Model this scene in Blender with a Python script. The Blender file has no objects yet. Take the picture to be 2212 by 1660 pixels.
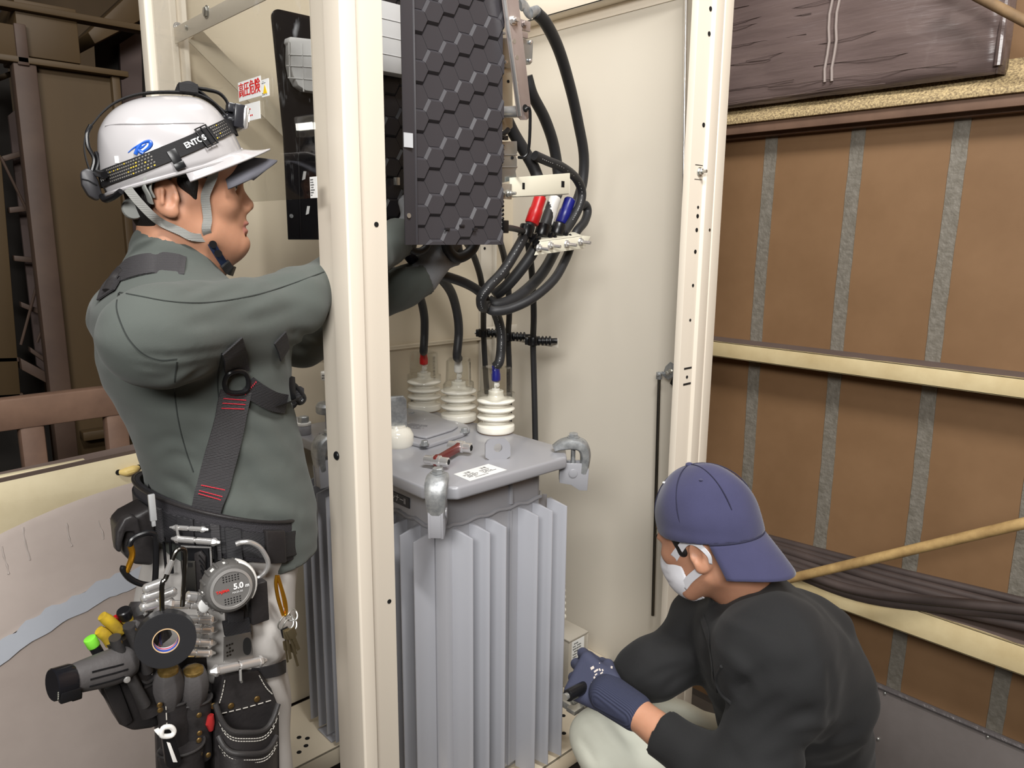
import bpy, bmesh, math, random
import numpy as np
from mathutils import Vector, Matrix
from mathutils.bvhtree import BVHTree

# ---------------------------------------------------------------- camera, world, light, exposure
SC = bpy.context.scene
F, CX, CY, CZ = 1620.0, 1106.0, 830.0, 1.55        # focal length and centre in pixels of the 2212x1660 frame; eye height


def nrm(v):
    v = np.array(v, float)
    return v / np.linalg.norm(v)


_p = math.radians(11.2)
_down = nrm([-70, F / math.tan(_p), F])
_L = np.array([-1546, -330, F], float)
_L -= _down * _L.dot(_down)
_L = nrm(_L)
_R = np.cross(_L, -_down)
M = np.array([_R, _L, -_down])                      # world axes (X right-back, Y left-back, Z up) in camera coordinates
CAM = np.array([0, 0, CZ])
cam_d = bpy.data.cameras.new('camera')
cam_d.sensor_width = 36.0
cam_d.lens = 36.0 * F / 2212
cam_d.clip_start = 0.05
cam = bpy.data.objects.new('camera', cam_d)
SC.collection.objects.link(cam)
_r, _u, _f = M @ np.array([1, 0, 0]), M @ np.array([0, -1, 0]), M @ np.array([0, 0, 1])
cam.matrix_world = Matrix(((_r[0], _u[0], -_f[0], 0), (_r[1], _u[1], -_f[1], 0), (_r[2], _u[2], -_f[2], CZ), (0, 0, 0, 1)))
SC.camera = cam

SC.view_settings.view_transform = 'Standard'
SC.view_settings.look = 'None'
SC.view_settings.gamma = 1.0
SC.view_settings.use_curve_mapping = False
SC.view_settings.exposure = -0.17
world = bpy.data.worlds.new('hall_air')
SC.world = world
world.use_nodes = True
world.node_tree.nodes['Background'].inputs[0].default_value = (1.0, 0.97, 0.93, 1)
world.node_tree.nodes['Background'].inputs[1].default_value = 0.2


def area(name, loc, target, sx, sy, power, col=(1, 0.985, 0.958)):
    l = bpy.data.lights.new(name, 'AREA')
    l.shape = 'RECTANGLE'
    l.size, l.size_y, l.energy, l.color = sx, sy, power, col
    o = bpy.data.objects.new(name, l)
    SC.collection.objects.link(o)
    o.location = loc
    o.rotation_euler = (Vector(target) - Vector(loc)).to_track_quat('-Z', 'Y').to_euler()
    return o


# hall lamps and added fill lights (all above the frame)
area('hall_or_fill_light', (-1.75, -1.3, 2.9), (0.8, 1.3, 0.8), 1.8, 0.7, 165)  # unseen lamp, set well below the ceiling as frontal fill from the left
area('hall_or_fill_light', (0.3, -0.6, 4.1), (1.9, 0.9, 0.7), 1.2, 0.25, 138)
area('hall_or_fill_light', (-0.9, 1.1, 3.6), (0.9, 1.5, 0.9), 1.0, 0.4, 14)
area('hall_or_fill_light', (1.2, 1.65, 3.6), (1.3, 1.5, 0.5), 0.7, 0.3, 12)  # added fill over the cubicle, brightens its inside


# ---------------------------------------------------------------- pixels to points of the place
def ray(px, py):
    return M @ np.array([(px - CX) / F, (py - CY) / F, 1.0])


def on_x(px, py, X):
    d = ray(px, py); return CAM + d * (X / d[0])


def on_y(px, py, Y):
    d = ray(px, py); return CAM + d * (Y / d[1])


def on_z(px, py, Z):
    d = ray(px, py); return CAM + d * ((Z - CZ) / d[2])


def at_d(px, py, D):
    return CAM + ray(px, py) * D


def proj(P):
    v = M.T @ (np.array(P, float) - CAM)
    return CX + F * v[0] / v[2], CY + F * v[1] / v[2], v[2]


# ---------------------------------------------------------------- materials
def lin(c):
    return tuple(((x / 12.92) if x <= 0.04045 else ((x + 0.055) / 1.055) ** 2.4) for x in (c[0] / 255, c[1] / 255, c[2] / 255)) + (1,)


MATS = {}


def mat(name, rgb, rough=0.5, metal=0.0, vary=None, bump=None, coat=0.0, rgb2=None, emit=None, spec=0.5, alpha=None, trans=0.0, ior=1.45, wave=None, stretch=None, sheen=0.0, sss=0.0):
    """vary=(scale, amount): noise between rgb and rgb2; bump=(scale, strength, distance); wave=(scale, strength, axis)"""
    if name in MATS:
        return MATS[name]
    m = bpy.data.materials.new(name)
    m.use_nodes = True
    nt = m.node_tree
    b = nt.nodes['Principled BSDF']
    b.inputs['Base Color'].default_value = lin(rgb)
    b.inputs['Roughness'].default_value = rough
    b.inputs['Metallic'].default_value = metal
    b.inputs['Coat Weight'].default_value = coat
    b.inputs['Specular IOR Level'].default_value = spec
    b.inputs['Transmission Weight'].default_value = trans
    b.inputs['IOR'].default_value = ior
    b.inputs['Sheen Weight'].default_value = sheen
    if sss:
        b.inputs['Subsurface Weight'].default_value = sss
        b.inputs['Subsurface Radius'].default_value = (0.01, 0.004, 0.002)
    if alpha is not None:
        b.inputs['Alpha'].default_value = alpha
    if emit:
        b.inputs['Emission Color'].default_value = lin(emit[0])
        b.inputs['Emission Strength'].default_value = emit[1]
    tc = None
    if vary or bump or wave:
        tc = nt.nodes.new('ShaderNodeTexCoord')
        src = tc.outputs['Object']
        if stretch:
            mp = nt.nodes.new('ShaderNodeMapping')
            mp.inputs['Scale'].default_value = stretch
            nt.links.new(src, mp.inputs['Vector'])
            src = mp.outputs['Vector']
    if vary:
        n = nt.nodes.new('ShaderNodeTexNoise')
        n.inputs['Scale'].default_value = vary[0]
        n.inputs['Detail'].default_value = 6
        n.inputs['Roughness'].default_value = 0.6
        nt.links.new(src, n.inputs['Vector'])
        rp = nt.nodes.new('ShaderNodeMapRange')
        rp.inputs['From Min'].default_value = 0.5 - 0.25 / max(vary[1], 0.05) * 0.5
        rp.inputs['From Max'].default_value = 0.5 + 0.25 / max(vary[1], 0.05) * 0.5
        nt.links.new(n.outputs['Fac'], rp.inputs['Value'])
        mx = nt.nodes.new('ShaderNodeMix')
        mx.data_type = 'RGBA'
        mx.inputs[6].default_value = lin(rgb)
        mx.inputs[7].default_value = lin(rgb2 or tuple(c * 0.82 for c in rgb))
        nt.links.new(rp.outputs['Result'], mx.inputs[0])
        nt.links.new(mx.outputs[2], b.inputs['Base Color'])
    last = None
    if bump:
        n2 = nt.nodes.new('ShaderNodeTexNoise')
        n2.inputs['Scale'].default_value = bump[0]
        n2.inputs['Detail'].default_value = 4
        nt.links.new(src, n2.inputs['Vector'])
        bp = nt.nodes.new('ShaderNodeBump')
        bp.inputs['Strength'].default_value = bump[1]
        bp.inputs['Distance'].default_value = bump[2] if len(bump) > 2 else 0.002
        nt.links.new(n2.outputs['Fac'], bp.inputs['Height'])
        nt.links.new(bp.outputs['Normal'], b.inputs['Normal'])
        last = bp
    if wave:
        w = nt.nodes.new('ShaderNodeTexWave')
        w.wave_type = 'BANDS'
        w.bands_direction = wave[2]
        w.inputs['Scale'].default_value = wave[0]
        w.inputs['Distortion'].default_value = 0.0
        nt.links.new(src, w.inputs['Vector'])
        bp = nt.nodes.new('ShaderNodeBump')
        bp.inputs['Strength'].default_value = wave[1]
        bp.inputs['Distance'].default_value = 0.001
        nt.links.new(w.outputs['Fac'], bp.inputs['Height'])
        if last:
            nt.links.new(last.outputs['Normal'], bp.inputs['Normal'])
        nt.links.new(bp.outputs['Normal'], b.inputs['Normal'])
    MATS[name] = m
    return m


BEIGE = mat('beige paint', (232, 222, 206), 0.42, vary=(3, 0.2), rgb2=(226, 215, 199), bump=(260, 0.04))
BEIGE_PANEL = mat('pale beige sheet', (212, 205, 192), 0.5, vary=(2, 0.2), rgb2=(206, 198, 184))
BEIGE_BACK = mat('beige back sheet', (208, 196, 175), 0.5, vary=(2, 0.2), rgb2=(200, 188, 166))
GREY = mat('grey transformer enamel', (158, 158, 163), 0.28, vary=(4, 0.2), rgb2=(152, 152, 157), bump=(60, 0.03), coat=0.3)
GREY_FIN = mat('grey fin enamel', (174, 175, 181), 0.36, vary=(4, 0.2), rgb2=(165, 166, 173), bump=(30, 0.04))
GALV = mat('galvanised casting', (190, 192, 192), 0.42, 0.6, vary=(60, 0.6), rgb2=(140, 143, 146), bump=(180, 0.25, 0.001))
STEEL = mat('bright zinc steel', (206, 206, 202), 0.28, 0.75, vary=(30, 0.4), rgb2=(170, 168, 160))
ZINC = mat('yellowish zinc plate', (196, 190, 174), 0.32, 0.5, vary=(12, 0.4), rgb2=(176, 170, 156))
CHROME = mat('chrome', (222, 220, 218), 0.2, 0.72)
DARKSTEEL = mat('dark steel rod', (110, 108, 104), 0.25, 1.0)
PORC = mat('white porcelain', (236, 232, 220), 0.12, coat=0.6)
PORC_GREY = mat('porcelain cap', (205, 202, 192), 0.3)
RUBBER = mat('black cable rubber', (40, 40, 42), 0.5, bump=(400, 0.06))
BLACKP = mat('black moulded plastic', (22, 22, 24), 0.3)
BARRIER = mat('charcoal barrier plastic', (62, 60, 64), 0.42, bump=(300, 0.03))
BARRIER_DK = mat('dark barrier plastic', (36, 35, 38), 0.3, bump=(300, 0.03))
HOLE = mat('unlit hole', (12, 11, 10), 0.9)
RED = mat('red sleeve', (205, 30, 34), 0.35)
WHITE = mat('white plastic', (232, 230, 226), 0.35)
BLUE = mat('blue sleeve', (28, 32, 120), 0.35)
COPPER = mat('copper lug', (180, 110, 70), 0.3, 1.0)
PAPER = mat('white sticker', (238, 238, 236), 0.45)
INK = mat('black print', (24, 24, 26), 0.6)
INKRED = mat('red print', (214, 44, 40), 0.5)
INKW = mat('white print', (225, 225, 225), 0.5)
MATS['INKY'] = mat('yellow print', (240, 200, 40), 0.5)

# ---------------------------------------------------------------- mesh building
ORG = {}


class MB:
    def __init__(self):
        self.v, self.f, self.m = [], [], []

    def add(self, verts, faces, mi=0):
        o = len(self.v)
        self.v += [tuple(map(float, p)) for p in verts]
        self.f += [tuple(i + o for i in f) for f in faces]
        self.m += [mi] * len(faces)
        return self

    def box(self, c, s, R=None, mi=0):
        c = np.array(c, float); s = np.array(s, float) / 2
        pts = np.array([[x, y, z] for x in (-1, 1) for y in (-1, 1) for z in (-1, 1)]) * s
        if R is not None:
            pts = pts @ np.array(R).T
        return self.add(pts + c, [(0, 1, 3, 2), (4, 6, 7, 5), (0, 4, 5, 1), (2, 3, 7, 6), (0, 2, 6, 4), (1, 5, 7, 3)], mi)

    def bb(self, a, b, mi=0):
        a = np.array(a, float); b = np.array(b, float)
        return self.box((a + b) / 2, np.abs(b - a), None, mi)

    def prism(self, poly, d, mi=0):
        """polygon of 3-D points pushed along vector d"""
        P = [np.array(p, float) for p in poly]; n = len(P); d = np.array(d, float)
        nn = sum((np.cross(P[i] - P[0], P[(i + 1) % n] - P[0]) for i in range(1, n - 1)), np.zeros(3))
        if nn.dot(d) > 0:
            P = P[::-1]
        fs = [tuple(range(n)), tuple(range(2 * n - 1, n - 1, -1))] + [((i + 1) % n, i, n + i, n + (i + 1) % n) for i in range(n)]
        return self.add(P + [p + d for p in P], fs, mi)

    def lathe(self, prof, base, axis=(0, 0, 1), n=28, mi=0, a0=0.0):
        """prof: (radius, height) list along axis from base"""
        ax = nrm(axis); t = nrm(np.cross(ax, (0.3, 0.9, 0.1) if abs(ax[2]) > 0.9 else (0, 0, 1))); b = np.cross(ax, t)
        vs, fs = [], []
        for r, h in prof:
            for k in range(n):
                a = 2 * math.pi * k / n + a0
                vs.append(np.array(base, float) + ax * h + (t * math.cos(a) + b * math.sin(a)) * max(r, 1e-5))
        for i in range(len(prof) - 1):
            for k in range(n):
                k2 = (k + 1) % n
                fs.append((i * n + k, i * n + k2, (i + 1) * n + k2, (i + 1) * n + k))
        fs.append(tuple(range(n))[::-1])
        fs.append(tuple((len(prof) - 1) * n + k for k in range(n)))
        return self.add(vs, fs, mi)

    def cyl(self, p0, p1, r0, r1=None, n=20, mi=0, a0=0.0):
        p0 = np.array(p0, float); p1 = np.array(p1, float)
        return self.lathe([(r0, 0), (r0 if r1 is None else r1, np.linalg.norm(p1 - p0))], p0, p1 - p0, n, mi, a0)

    def hexbolt(self, p, axis, r=0.008, h=0.006, washer=True, stud=0.0, mi=0):
        ax = nrm(axis); p = np.array(p, float)
        if washer:
            self.cyl(p, p + ax * h * 0.25, r * 1.3, n=18, mi=mi)
        self.lathe([(r, h * 0.2), (r, h * 1.05), (r * 0.86, h * 1.2)], p, ax, 6, mi)
        if stud:
            self.cyl(p, p + ax * stud, r * 0.5, n=12, mi=mi)
        return self

    def tube(self, pts, r, n=12, closed=False, mi=0, smooth=None, flat=None, up=None):
        """tube along points; r number or list; flat=(a,b) makes an elliptic section"""
        P = [np.array(p, float) for p in pts]
        if smooth:
            P, r = catmull(P, smooth, closed, r)
        N = len(P)
        rs = [r] * N if np.isscalar(r) else list(r)
        T = []
        for i in range(N):
            if closed:
                d = P[(i + 1) % N] - P[i - 1]
            else:
                d = P[min(i + 1, N - 1)] - P[max(i - 1, 0)]
            T.append(nrm(d + 1e-9))
        u = np.array(up, float) if up is not None else (np.array([0, 0, 1.0]) if abs(T[0][2]) < 0.9 else np.array([1.0, 0, 0]))
        vs, fs = [], []
        for i in range(N):
            u = u - T[i] * u.dot(T[i])
            u = nrm(u)
            w = np.cross(T[i], u)
            for k in range(n):
                a = 2 * math.pi * k / n
                fa, fb = flat if flat else (1, 1)
                vs.append(P[i] + (u * math.cos(a) * fa + w * math.sin(a) * fb) * rs[i])
            if up is not None:
                u = np.array(up, float)
        M_ = N if closed else N - 1
        for i in range(M_):
            j = (i + 1) % N
            for k in range(n):
                k2 = (k + 1) % n
                fs.append((i * n + k, i * n + k2, j * n + k2, j * n + k))
        if not closed:
            fs.append(tuple(range(n))[::-1])
            fs.append(tuple((N - 1) * n + k for k in range(n)))
        return self.add(vs, fs, mi)

    def sphere(self, c, r, n=16, mi=0):
        r = np.array([r, r, r] if np.isscalar(r) else r, float)
        vs, fs = [], []
        m = n // 2
        for i in range(m + 1):
            t = math.pi * i / m
            for k in range(n):
                a = 2 * math.pi * k / n
                vs.append(np.array(c) + r * np.array([max(math.sin(t), 1e-4) * math.cos(a), max(math.sin(t), 1e-4) * math.sin(a), math.cos(t)]))
        for i in range(m):
            for k in range(n):
                k2 = (k + 1) % n
                fs.append((i * n + k, (i + 1) * n + k, (i + 1) * n + k2, i * n + k2))
        return self.add(vs, fs, mi)

    def band(self, centre, across, normal, width, thick, mi=0):
        """strap: centre points, across directions, outward normals"""
        vs, fs = [], []
        N = len(centre)
        ws = [width] * N if np.isscalar(width) else width
        for c, a, nn, w in zip(centre, across, normal, ws):
            c = np.array(c, float); a = nrm(a); nn = nrm(nn)
            for s, t in ((-1, 0), (1, 0), (1, 1), (-1, 1)):
                vs.append(c + a * s * w / 2 + nn * t * thick)
        for i in range(N - 1):
            for k in range(4):
                k2 = (k + 1) % 4
                fs.append((i * 4 + k, i * 4 + k2, i * 4 + 4 + k2, i * 4 + 4 + k))
        fs.append((3, 2, 1, 0)); fs.append(tuple((N - 1) * 4 + k for k in range(4)))
        return self.add(vs, fs, mi)

    def sheet(self, grid, thick, nvec=None, mi=0):
        """grid[i][j] of points made into a sheet of the given thickness"""
        G = np.array(grid, float); a, b = G.shape[:2]
        du = np.gradient(G, axis=0); dv = np.gradient(G, axis=1)
        nn = np.cross(du, dv); nn /= np.linalg.norm(nn, axis=2, keepdims=True) + 1e-12
        B = G + nn * thick
        vs = list(G.reshape(-1, 3)) + list(B.reshape(-1, 3)); o = a * b
        fs = []
        for i in range(a - 1):
            for j in range(b - 1):
                q = (i * b + j, (i + 1) * b + j, (i + 1) * b + j + 1, i * b + j + 1)
                fs.append(q[::-1]); fs.append(tuple(o + k for k in q))
        rim = [(0, j) for j in range(b)] + [(i, b - 1) for i in range(1, a)] + [(a - 1, j) for j in range(b - 2, -1, -1)] + [(i, 0) for i in range(a - 2, 0, -1)]
        ids = [i * b + j for i, j in rim]
        for k in range(len(ids)):
            p, q = ids[k], ids[(k + 1) % len(ids)]
            fs.append((p, q, o + q, o + p))
        return self.add(vs, fs, mi)


def catmull(P, n, closed=False, r=None):
    N = len(P); out = []; ro = []
    rs = None if r is None or np.isscalar(r) else list(r)
    segs = N if closed else N - 1
    for i in range(segs):
        if closed:
            a, b, c, d = P[i - 1], P[i], P[(i + 1) % N], P[(i + 2) % N]
        else:
            b, c = P[i], P[i + 1]
            a = P[i - 1] if i > 0 else 2 * b - c
            d = P[i + 2] if i + 2 < N else 2 * c - b
        for k in range(n):
            t = k / n
            out.append(0.5 * ((2 * b) + (c - a) * t + (2 * a - 5 * b + 4 * c - d) * t * t + (3 * b - a - 3 * c + d) * t ** 3))
            if rs:
                ro.append(rs[i] * (1 - t) + rs[(i + 1) % N] * t)
    if not closed:
        out.append(P[-1])
        if rs:
            ro.append(rs[-1])
    return out, (ro if rs else r)


def link(o):
    SC.collection.objects.link(o)
    return o


def tag(o, label=None, cat=None, group=None, kind=None):
    if label: o['label'] = label
    if cat: o['category'] = cat
    if group: o['group'] = group
    if kind: o['kind'] = kind
    return o


def thing(name, label, cat, loc=(0, 0, 0), group=None):
    o = link(bpy.data.objects.new(name, None))
    o.location = loc
    o.empty_display_size = 0.05
    ORG[o] = np.array(loc, float)
    return tag(o, label, cat, group)


def obj(name, mb, m, parent=None, bevel=0.0, seg=2, sharp=35, flat=False, label=None, cat=None, group=None, kind=None):
    """link the collected shapes as ONE mesh object"""
    me = bpy.data.meshes.new(name)
    V = np.array(mb.v, float)
    if parent is not None:
        org = ORG[parent]
    else:
        org = (V.min(0) + V.max(0)) / 2
        org[2] = V[:, 2].min()
    me.from_pydata([tuple(p) for p in (V - org)], [], mb.f)
    for mm in (m if isinstance(m, (list, tuple)) else [m]):
        me.materials.append(mm)
    if any(mb.m):
        me.polygons.foreach_set('material_index', mb.m)
    bm = bmesh.new(); bm.from_mesh(me)
    bmesh.ops.recalc_face_normals(bm, faces=bm.faces)
    if bevel:
        ed = [e for e in bm.edges if len(e.link_faces) == 2 and e.calc_face_angle(0) > math.radians(30)]
        bmesh.ops.bevel(bm, geom=ed, offset=bevel, segments=seg, affect='EDGES', profile=0.5, clamp_overlap=True)
    bm.to_mesh(me); bm.free()
    if not flat:
        me.shade_smooth()
        me.set_sharp_from_angle(angle=math.radians(sharp))
    o = link(bpy.data.objects.new(name, me))
    if parent is not None:
        o.parent = parent
    else:
        o.location = org
    ORG[o] = org
    return tag(o, label, cat, group, kind)


def copy_thing(src, delta, label=None, rotz=None, group=None):
    """a thing with copies of its parts and sub-parts, moved by delta"""
    def rec(o, par):
        c = o.copy(); link(c)
        if par is not None:
            c.parent = par
        for ch in o.children:
            rec(ch, c)
        return c
    c = rec(src, None)
    c.location = Vector(src.location) + Vector(delta)
    ORG[c] = ORG[src] + np.array(delta)
    if label: c['label'] = label
    if group: c['group'] = group
    if rotz is not None: c.rotation_euler.z = rotz
    return c


def text(name, s, m, parent, origin, xdir, ydir, size, lift=0.0004, align='CENTER', squeeze=1.0, bold=0.0, spacing=1.0):
    """flat lettering lying on a surface; origin = middle of the line"""
    cu = bpy.data.curves.new(name, 'FONT')
    cu.body = s; cu.size = size; cu.align_x = align; cu.align_y = 'CENTER'
    cu.offset = bold; cu.space_character = spacing
    t = link(bpy.data.objects.new(name, cu))
    dg = bpy.context.evaluated_depsgraph_get()
    ev = t.evaluated_get(dg)
    me = ev.to_mesh()
    vs = [tuple(v.co) for v in me.vertices]; fs = [tuple(p.vertices) for p in me.polygons]
    ev.to_mesh_clear()
    bpy.data.objects.remove(t); bpy.data.curves.remove(cu)
    x = nrm(xdir); y = np.array(ydir, float); y = nrm(y - x * y.dot(x)); z = np.cross(x, y)
    mb = MB()
    mb.add([np.array(origin) + x * v[0] * squeeze + y * v[1] + z * lift for v in vs], fs)
    return obj(name, mb, m, parent, flat=True)


def stripes(mb, origin, xdir, ydir, w, h, rows, seed=1, fill=0.9, lift=0.0004, chars=14, mi=0):
    """rows of small print too fine to read: little blocks, one per character"""
    rnd = random.Random(seed)
    x = nrm(xdir); y = nrm(ydir); z = np.cross(x, y)
    for r in range(rows):
        n = int(chars * (0.55 + 0.45 * rnd.random()))
        for c in range(n):
            if rnd.random() < 0.12:
                continue
            cw = w / chars
            x0 = -w / 2 + c * cw
            y0 = h / 2 - (r + 0.5) * h / rows
            hh = h / rows * 0.55 * (0.6 + 0.4 * rnd.random())
            ps = [np.array(origin) + x * (x0 + a * cw * 0.72) + y * (y0 + b * hh) + z * lift for a, b in ((0, -0.5), (1, -0.5), (1, 0.5), (0, 0.5))]
            mb.add(ps, [(0, 1, 2, 3)], mi)
    return mb


UP = np.array([0, 0, 1.0]); XD = np.array([1.0, 0, 0]); YD = np.array([0, 1.0, 0])
# ---------------------------------------------------------------- the hall: floor, walls, ceiling
def brown_wall_material():
    m = mat('brown painted sheet', (142, 110, 79), 0.55, vary=(2.2, 0.5), rgb2=(120, 90, 61), bump=(90, 0.05))
    return m


BROWN = brown_wall_material()
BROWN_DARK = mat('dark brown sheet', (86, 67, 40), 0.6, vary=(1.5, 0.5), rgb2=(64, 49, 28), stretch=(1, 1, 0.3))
BROWN_FAR = mat('dim brown steel', (84, 66, 54), 0.6, vary=(5, 0.5), rgb2=(66, 50, 42), bump=(40, 0.1))  # post paint darkened, the dimness of the far side put into the colour
BROWN_POST = mat('brown painted steel', (128, 100, 82), 0.6, vary=(5, 0.5), rgb2=(92, 70, 58), bump=(40, 0.1))
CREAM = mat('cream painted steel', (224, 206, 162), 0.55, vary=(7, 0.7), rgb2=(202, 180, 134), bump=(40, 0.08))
DUST = mat('grey brown dust', (112, 96, 88), 0.85, vary=(6, 0.4), rgb2=(96, 82, 76))
TAPE = mat('grey sealing tape', (134, 128, 118), 0.5, vary=(40, 0.6), rgb2=(112, 106, 95), bump=(70, 0.9, 0.004))
GREYTANK = mat('taupe tank paint', (172, 160, 153), 0.6, vary=(3, 0.5), rgb2=(152, 140, 133), bump=(30, 0.06))
GREYBARE = mat('bare blue grey band', (150, 154, 160), 0.5, vary=(5, 0.4), rgb2=(136, 139, 146))
FLOORM = mat('dark floor', (70, 62, 54), 0.8, vary=(3, 0.5), rgb2=(50, 44, 38))

WX = 2.70       # right-hand hall wall
ZL = -.45       # the hall floor beyond the deck that carries the cubicle
obj('floor', MB().bb((-4, -3.5, -0.5), (2.06, 5.3, 0)), FLOORM, kind='structure')
obj('floor', MB().bb((2.06, -3.5, ZL - .1), (WX + .1, 5.3, ZL)), FLOORM, kind='structure')
obj('wall_right', MB().bb((WX, -3.5, ZL), (WX + 0.1, 5.3, 4.6)), BROWN, kind='structure')
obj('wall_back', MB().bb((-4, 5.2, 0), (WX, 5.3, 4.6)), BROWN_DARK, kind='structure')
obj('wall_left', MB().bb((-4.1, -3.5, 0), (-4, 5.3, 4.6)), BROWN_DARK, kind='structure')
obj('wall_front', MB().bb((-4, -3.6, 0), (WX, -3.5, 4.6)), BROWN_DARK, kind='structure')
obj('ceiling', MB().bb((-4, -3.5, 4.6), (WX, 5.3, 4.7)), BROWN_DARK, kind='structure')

# tape strips sealing the wall joints
tapes = [(1652, 500), (1829, 500), (2050, 500), (2290, 500)]
cols = []
for i, (px, py) in enumerate(tapes):
    y = on_x(px, py, WX)[1]
    cols.append(y)
step = (cols[0] - cols[2]) / 2
for i in range(6):
    y = cols[0] - step * i if i else cols[0]
    b = MB()
    n = 60
    rnd = random.Random(i + 3)
    w = 0.046
    g = [[(WX - 0.0008, y + s * (w / 2 + 0.002 * rnd.random()) + 0.003 * math.sin(k * 0.21), ZL + .01 + 2.8 * k / n) for k in range(n + 1)] for s in (1, -1)]
    b.sheet(g, 0.0025)
    side = ['first tape strip, nearest the beige frame post', 'second tape strip from the beige frame post', 'third tape strip from the beige frame post',
            'fourth from the beige frame post', 'fifth tape strip from the beige frame post', 'sixth tape strip from the beige frame post'][i]
    if i < 4:
        obj('sealing_tape', b, TAPE, label='grey wrinkled sealing tape on brown wall, ' + side, cat='tape strip', group='tape strips on the brown wall')

# rails: upper shelf angle, mid rail, low rail
mid = [on_x(1540, 738, WX - 0.14), on_x(2212, 812, WX - 0.14)]
zm = on_x(1800, 790, WX - 0.13)[2]


def rail(name, label, z0, z1, dep, y0=-2.6, y1=4.4, dusty=True):
    t = thing(name, label, 'rail', (WX - dep / 2, 1.0, z0))
    b = MB()
    # a C-channel: front web and two flanges to the wall
    b.bb((WX - dep, y0, z0), (WX - dep + 0.006, y1, z1))
    b.bb((WX - dep, y0, z1 - 0.006), (WX, y1, z1))
    b.bb((WX - dep, y0, z0), (WX, y1, z0 + 0.006))
    obj('channel', b, CREAM, t, bevel=0.002)
    if dusty:
        rnd = random.Random(5)
        n = 160
        d = MB()
        d.sheet([[(WX - 0.002, y0 + (y1 - y0) * k / n, z1 + 0.001) for k in range(n + 1)],
                 [(WX - dep + 0.003 + 0.006 * rnd.random(), y0 + (y1 - y0) * k / n, z1 + 0.001) for k in range(n + 1)]], 0.002)
        obj('dust_layer', d, DUST, t, label='grey dust lying on the rail')
    return t


def zx(px, py, dep):
    return on_x(px, py, WX - dep)[2]


rail('wall_rail', 'cream steel rail across middle of brown wall, dust on top', zx(1900, 820, .12), zx(1900, 780, .12), 0.12)
rail('wall_rail', 'scuffed cream steel rail low on brown wall carrying black cables', zx(2000, 1385, .2), zx(2000, 1325, .2), 0.2)
SPECK = mat('speckled cream ledge', (214, 190, 142), 0.7, vary=(150, 0.9), rgb2=(120, 102, 78), bump=(150, 0.4, 0.002))
zt = zx(1900, 233, .10)
t = thing('wall_ledge', 'speckled cream steel ledge under wrapped pallet at top of brown wall', 'ledge', (WX - .2, 1.0, zt))
b = MB()
b.prism([(WX - .10, -2.6, zt), (WX - .10, -2.6, zt + .018), (WX - .085, -2.6, zt + .03), (WX, -2.6, zt + .115), (WX, -2.6, zt)], (0, 7, 0))
obj('ledge_plate', b, SPECK, t, bevel=0.004)
obj('lip', MB().bb((WX - .085, -2.6, zt - .035), (WX - .07, 4.4, zt)).bb((WX - .04, -2.6, zt - .045), (WX, 4.4, zt)), BROWN_POST, t, bevel=0.002)
# ---------------------------------------------------------------- the beige switchgear cubicle
X0, Y0, X1, Y1 = 0.695, 1.160, 1.885, 2.012          # outer near corner, inner far panels
ZT, ZB = 2.6, 0.10
cub = thing('switchgear_cubicle', 'open beige steel switchgear cubicle with corner posts around the grey transformer', 'cubicle', (X0, Y0, 0))


def solid(points, z0, z1):
    mb = MB()
    mb.prism([(p[0], p[1], z0) for p in points], (0, 0, z1 - z0))
    return mb


def disc_marks(parent, spots, r, axis, m=HOLE, name='bolt_hole'):
    """drilled holes: a dark bore with a worn rim, one part each"""
    for p in spots:
        mb = MB()
        mb.cyl(np.array(p) - nrm(axis) * 0.001, np.array(p) + nrm(axis) * 0.0006, r, n=18)
        obj(name, mb, m, parent)


# near post: closed L section with stepped door rebates
npp = [(.020, .126), (.014, .126), (.014, .060), (.001, .056), (0, .003), (.003, 0), (.030, 0), (.035, .009), (.088, .009), (.089, .02), (.035, .03), (.03, .09), (.022, .1)]
post1 = obj('corner_post', solid([(X0 + a, Y0 + b) for a, b in npp], 0, ZT), BEIGE, cub, bevel=0.0015)
disc_marks(post1, [on_y(813, 485, Y0 + .0085), on_y(841, 1300, Y0 + .0085)], 0.0045, (0, -1, 0))
b = MB(); q = on_x(727, 985, X0 + .013)
b.sphere(q, (0.005, 0.009, 0.009), 16)
obj('plug', b, BLACKP, post1, label='black round plug')
# right post: the same section mirrored
rpp = [(-.150, .03), (-.150, .009), (-.089, .009), (-.084, 0), (-.046, 0), (-.043, .006), (-.040, 0), (-.001, 0), (0, .003), (0, .05), (-.03, .05), (-.09, .03)]
post2 = obj('corner_post', solid([(X1 - .005 + a, Y0 + b) for a, b in rpp], 0, ZT), BEIGE, cub, bevel=0.0015)
for (px, py, r) in ((1535, 19, .006), (1532, 73, .006), (1520, 270, .006), (1508, 448, .004), (1507, 467, .0055), (1505, 497, .0055), (1502, 544, .0055), (1497, 617, .0045), (1491, 692, .004), (1484, 815, .0045)):
    disc_marks(post2, [on_y(px, py, Y0 + .0085)], r, (0, -1, 0))
disc_marks(post2, [on_y(1533, 497, Y0 - .0005)], .004, (0, -1, 0), DARKSTEEL)
p = on_y(1511, 371, Y0 + .008)
b = MB(); b.hexbolt(p, (0, -1, 0), .009, .008, stud=.022)
obj('bolt', b, STEEL, post2)
for y_ in (356, 387, 795, 829):
    x_ = 1509 - (y_ - 356) * .055
    a_, c_ = on_y(x_ - 7, y_, Y0 + .0084), on_y(x_ + 9, y_ + 1.5, Y0 + .0084)
    obj('scribe_line', MB().bb(a_ - [0, 0.0004, .0005], c_ + [0, 0, .0005]), INK, post2)
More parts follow.
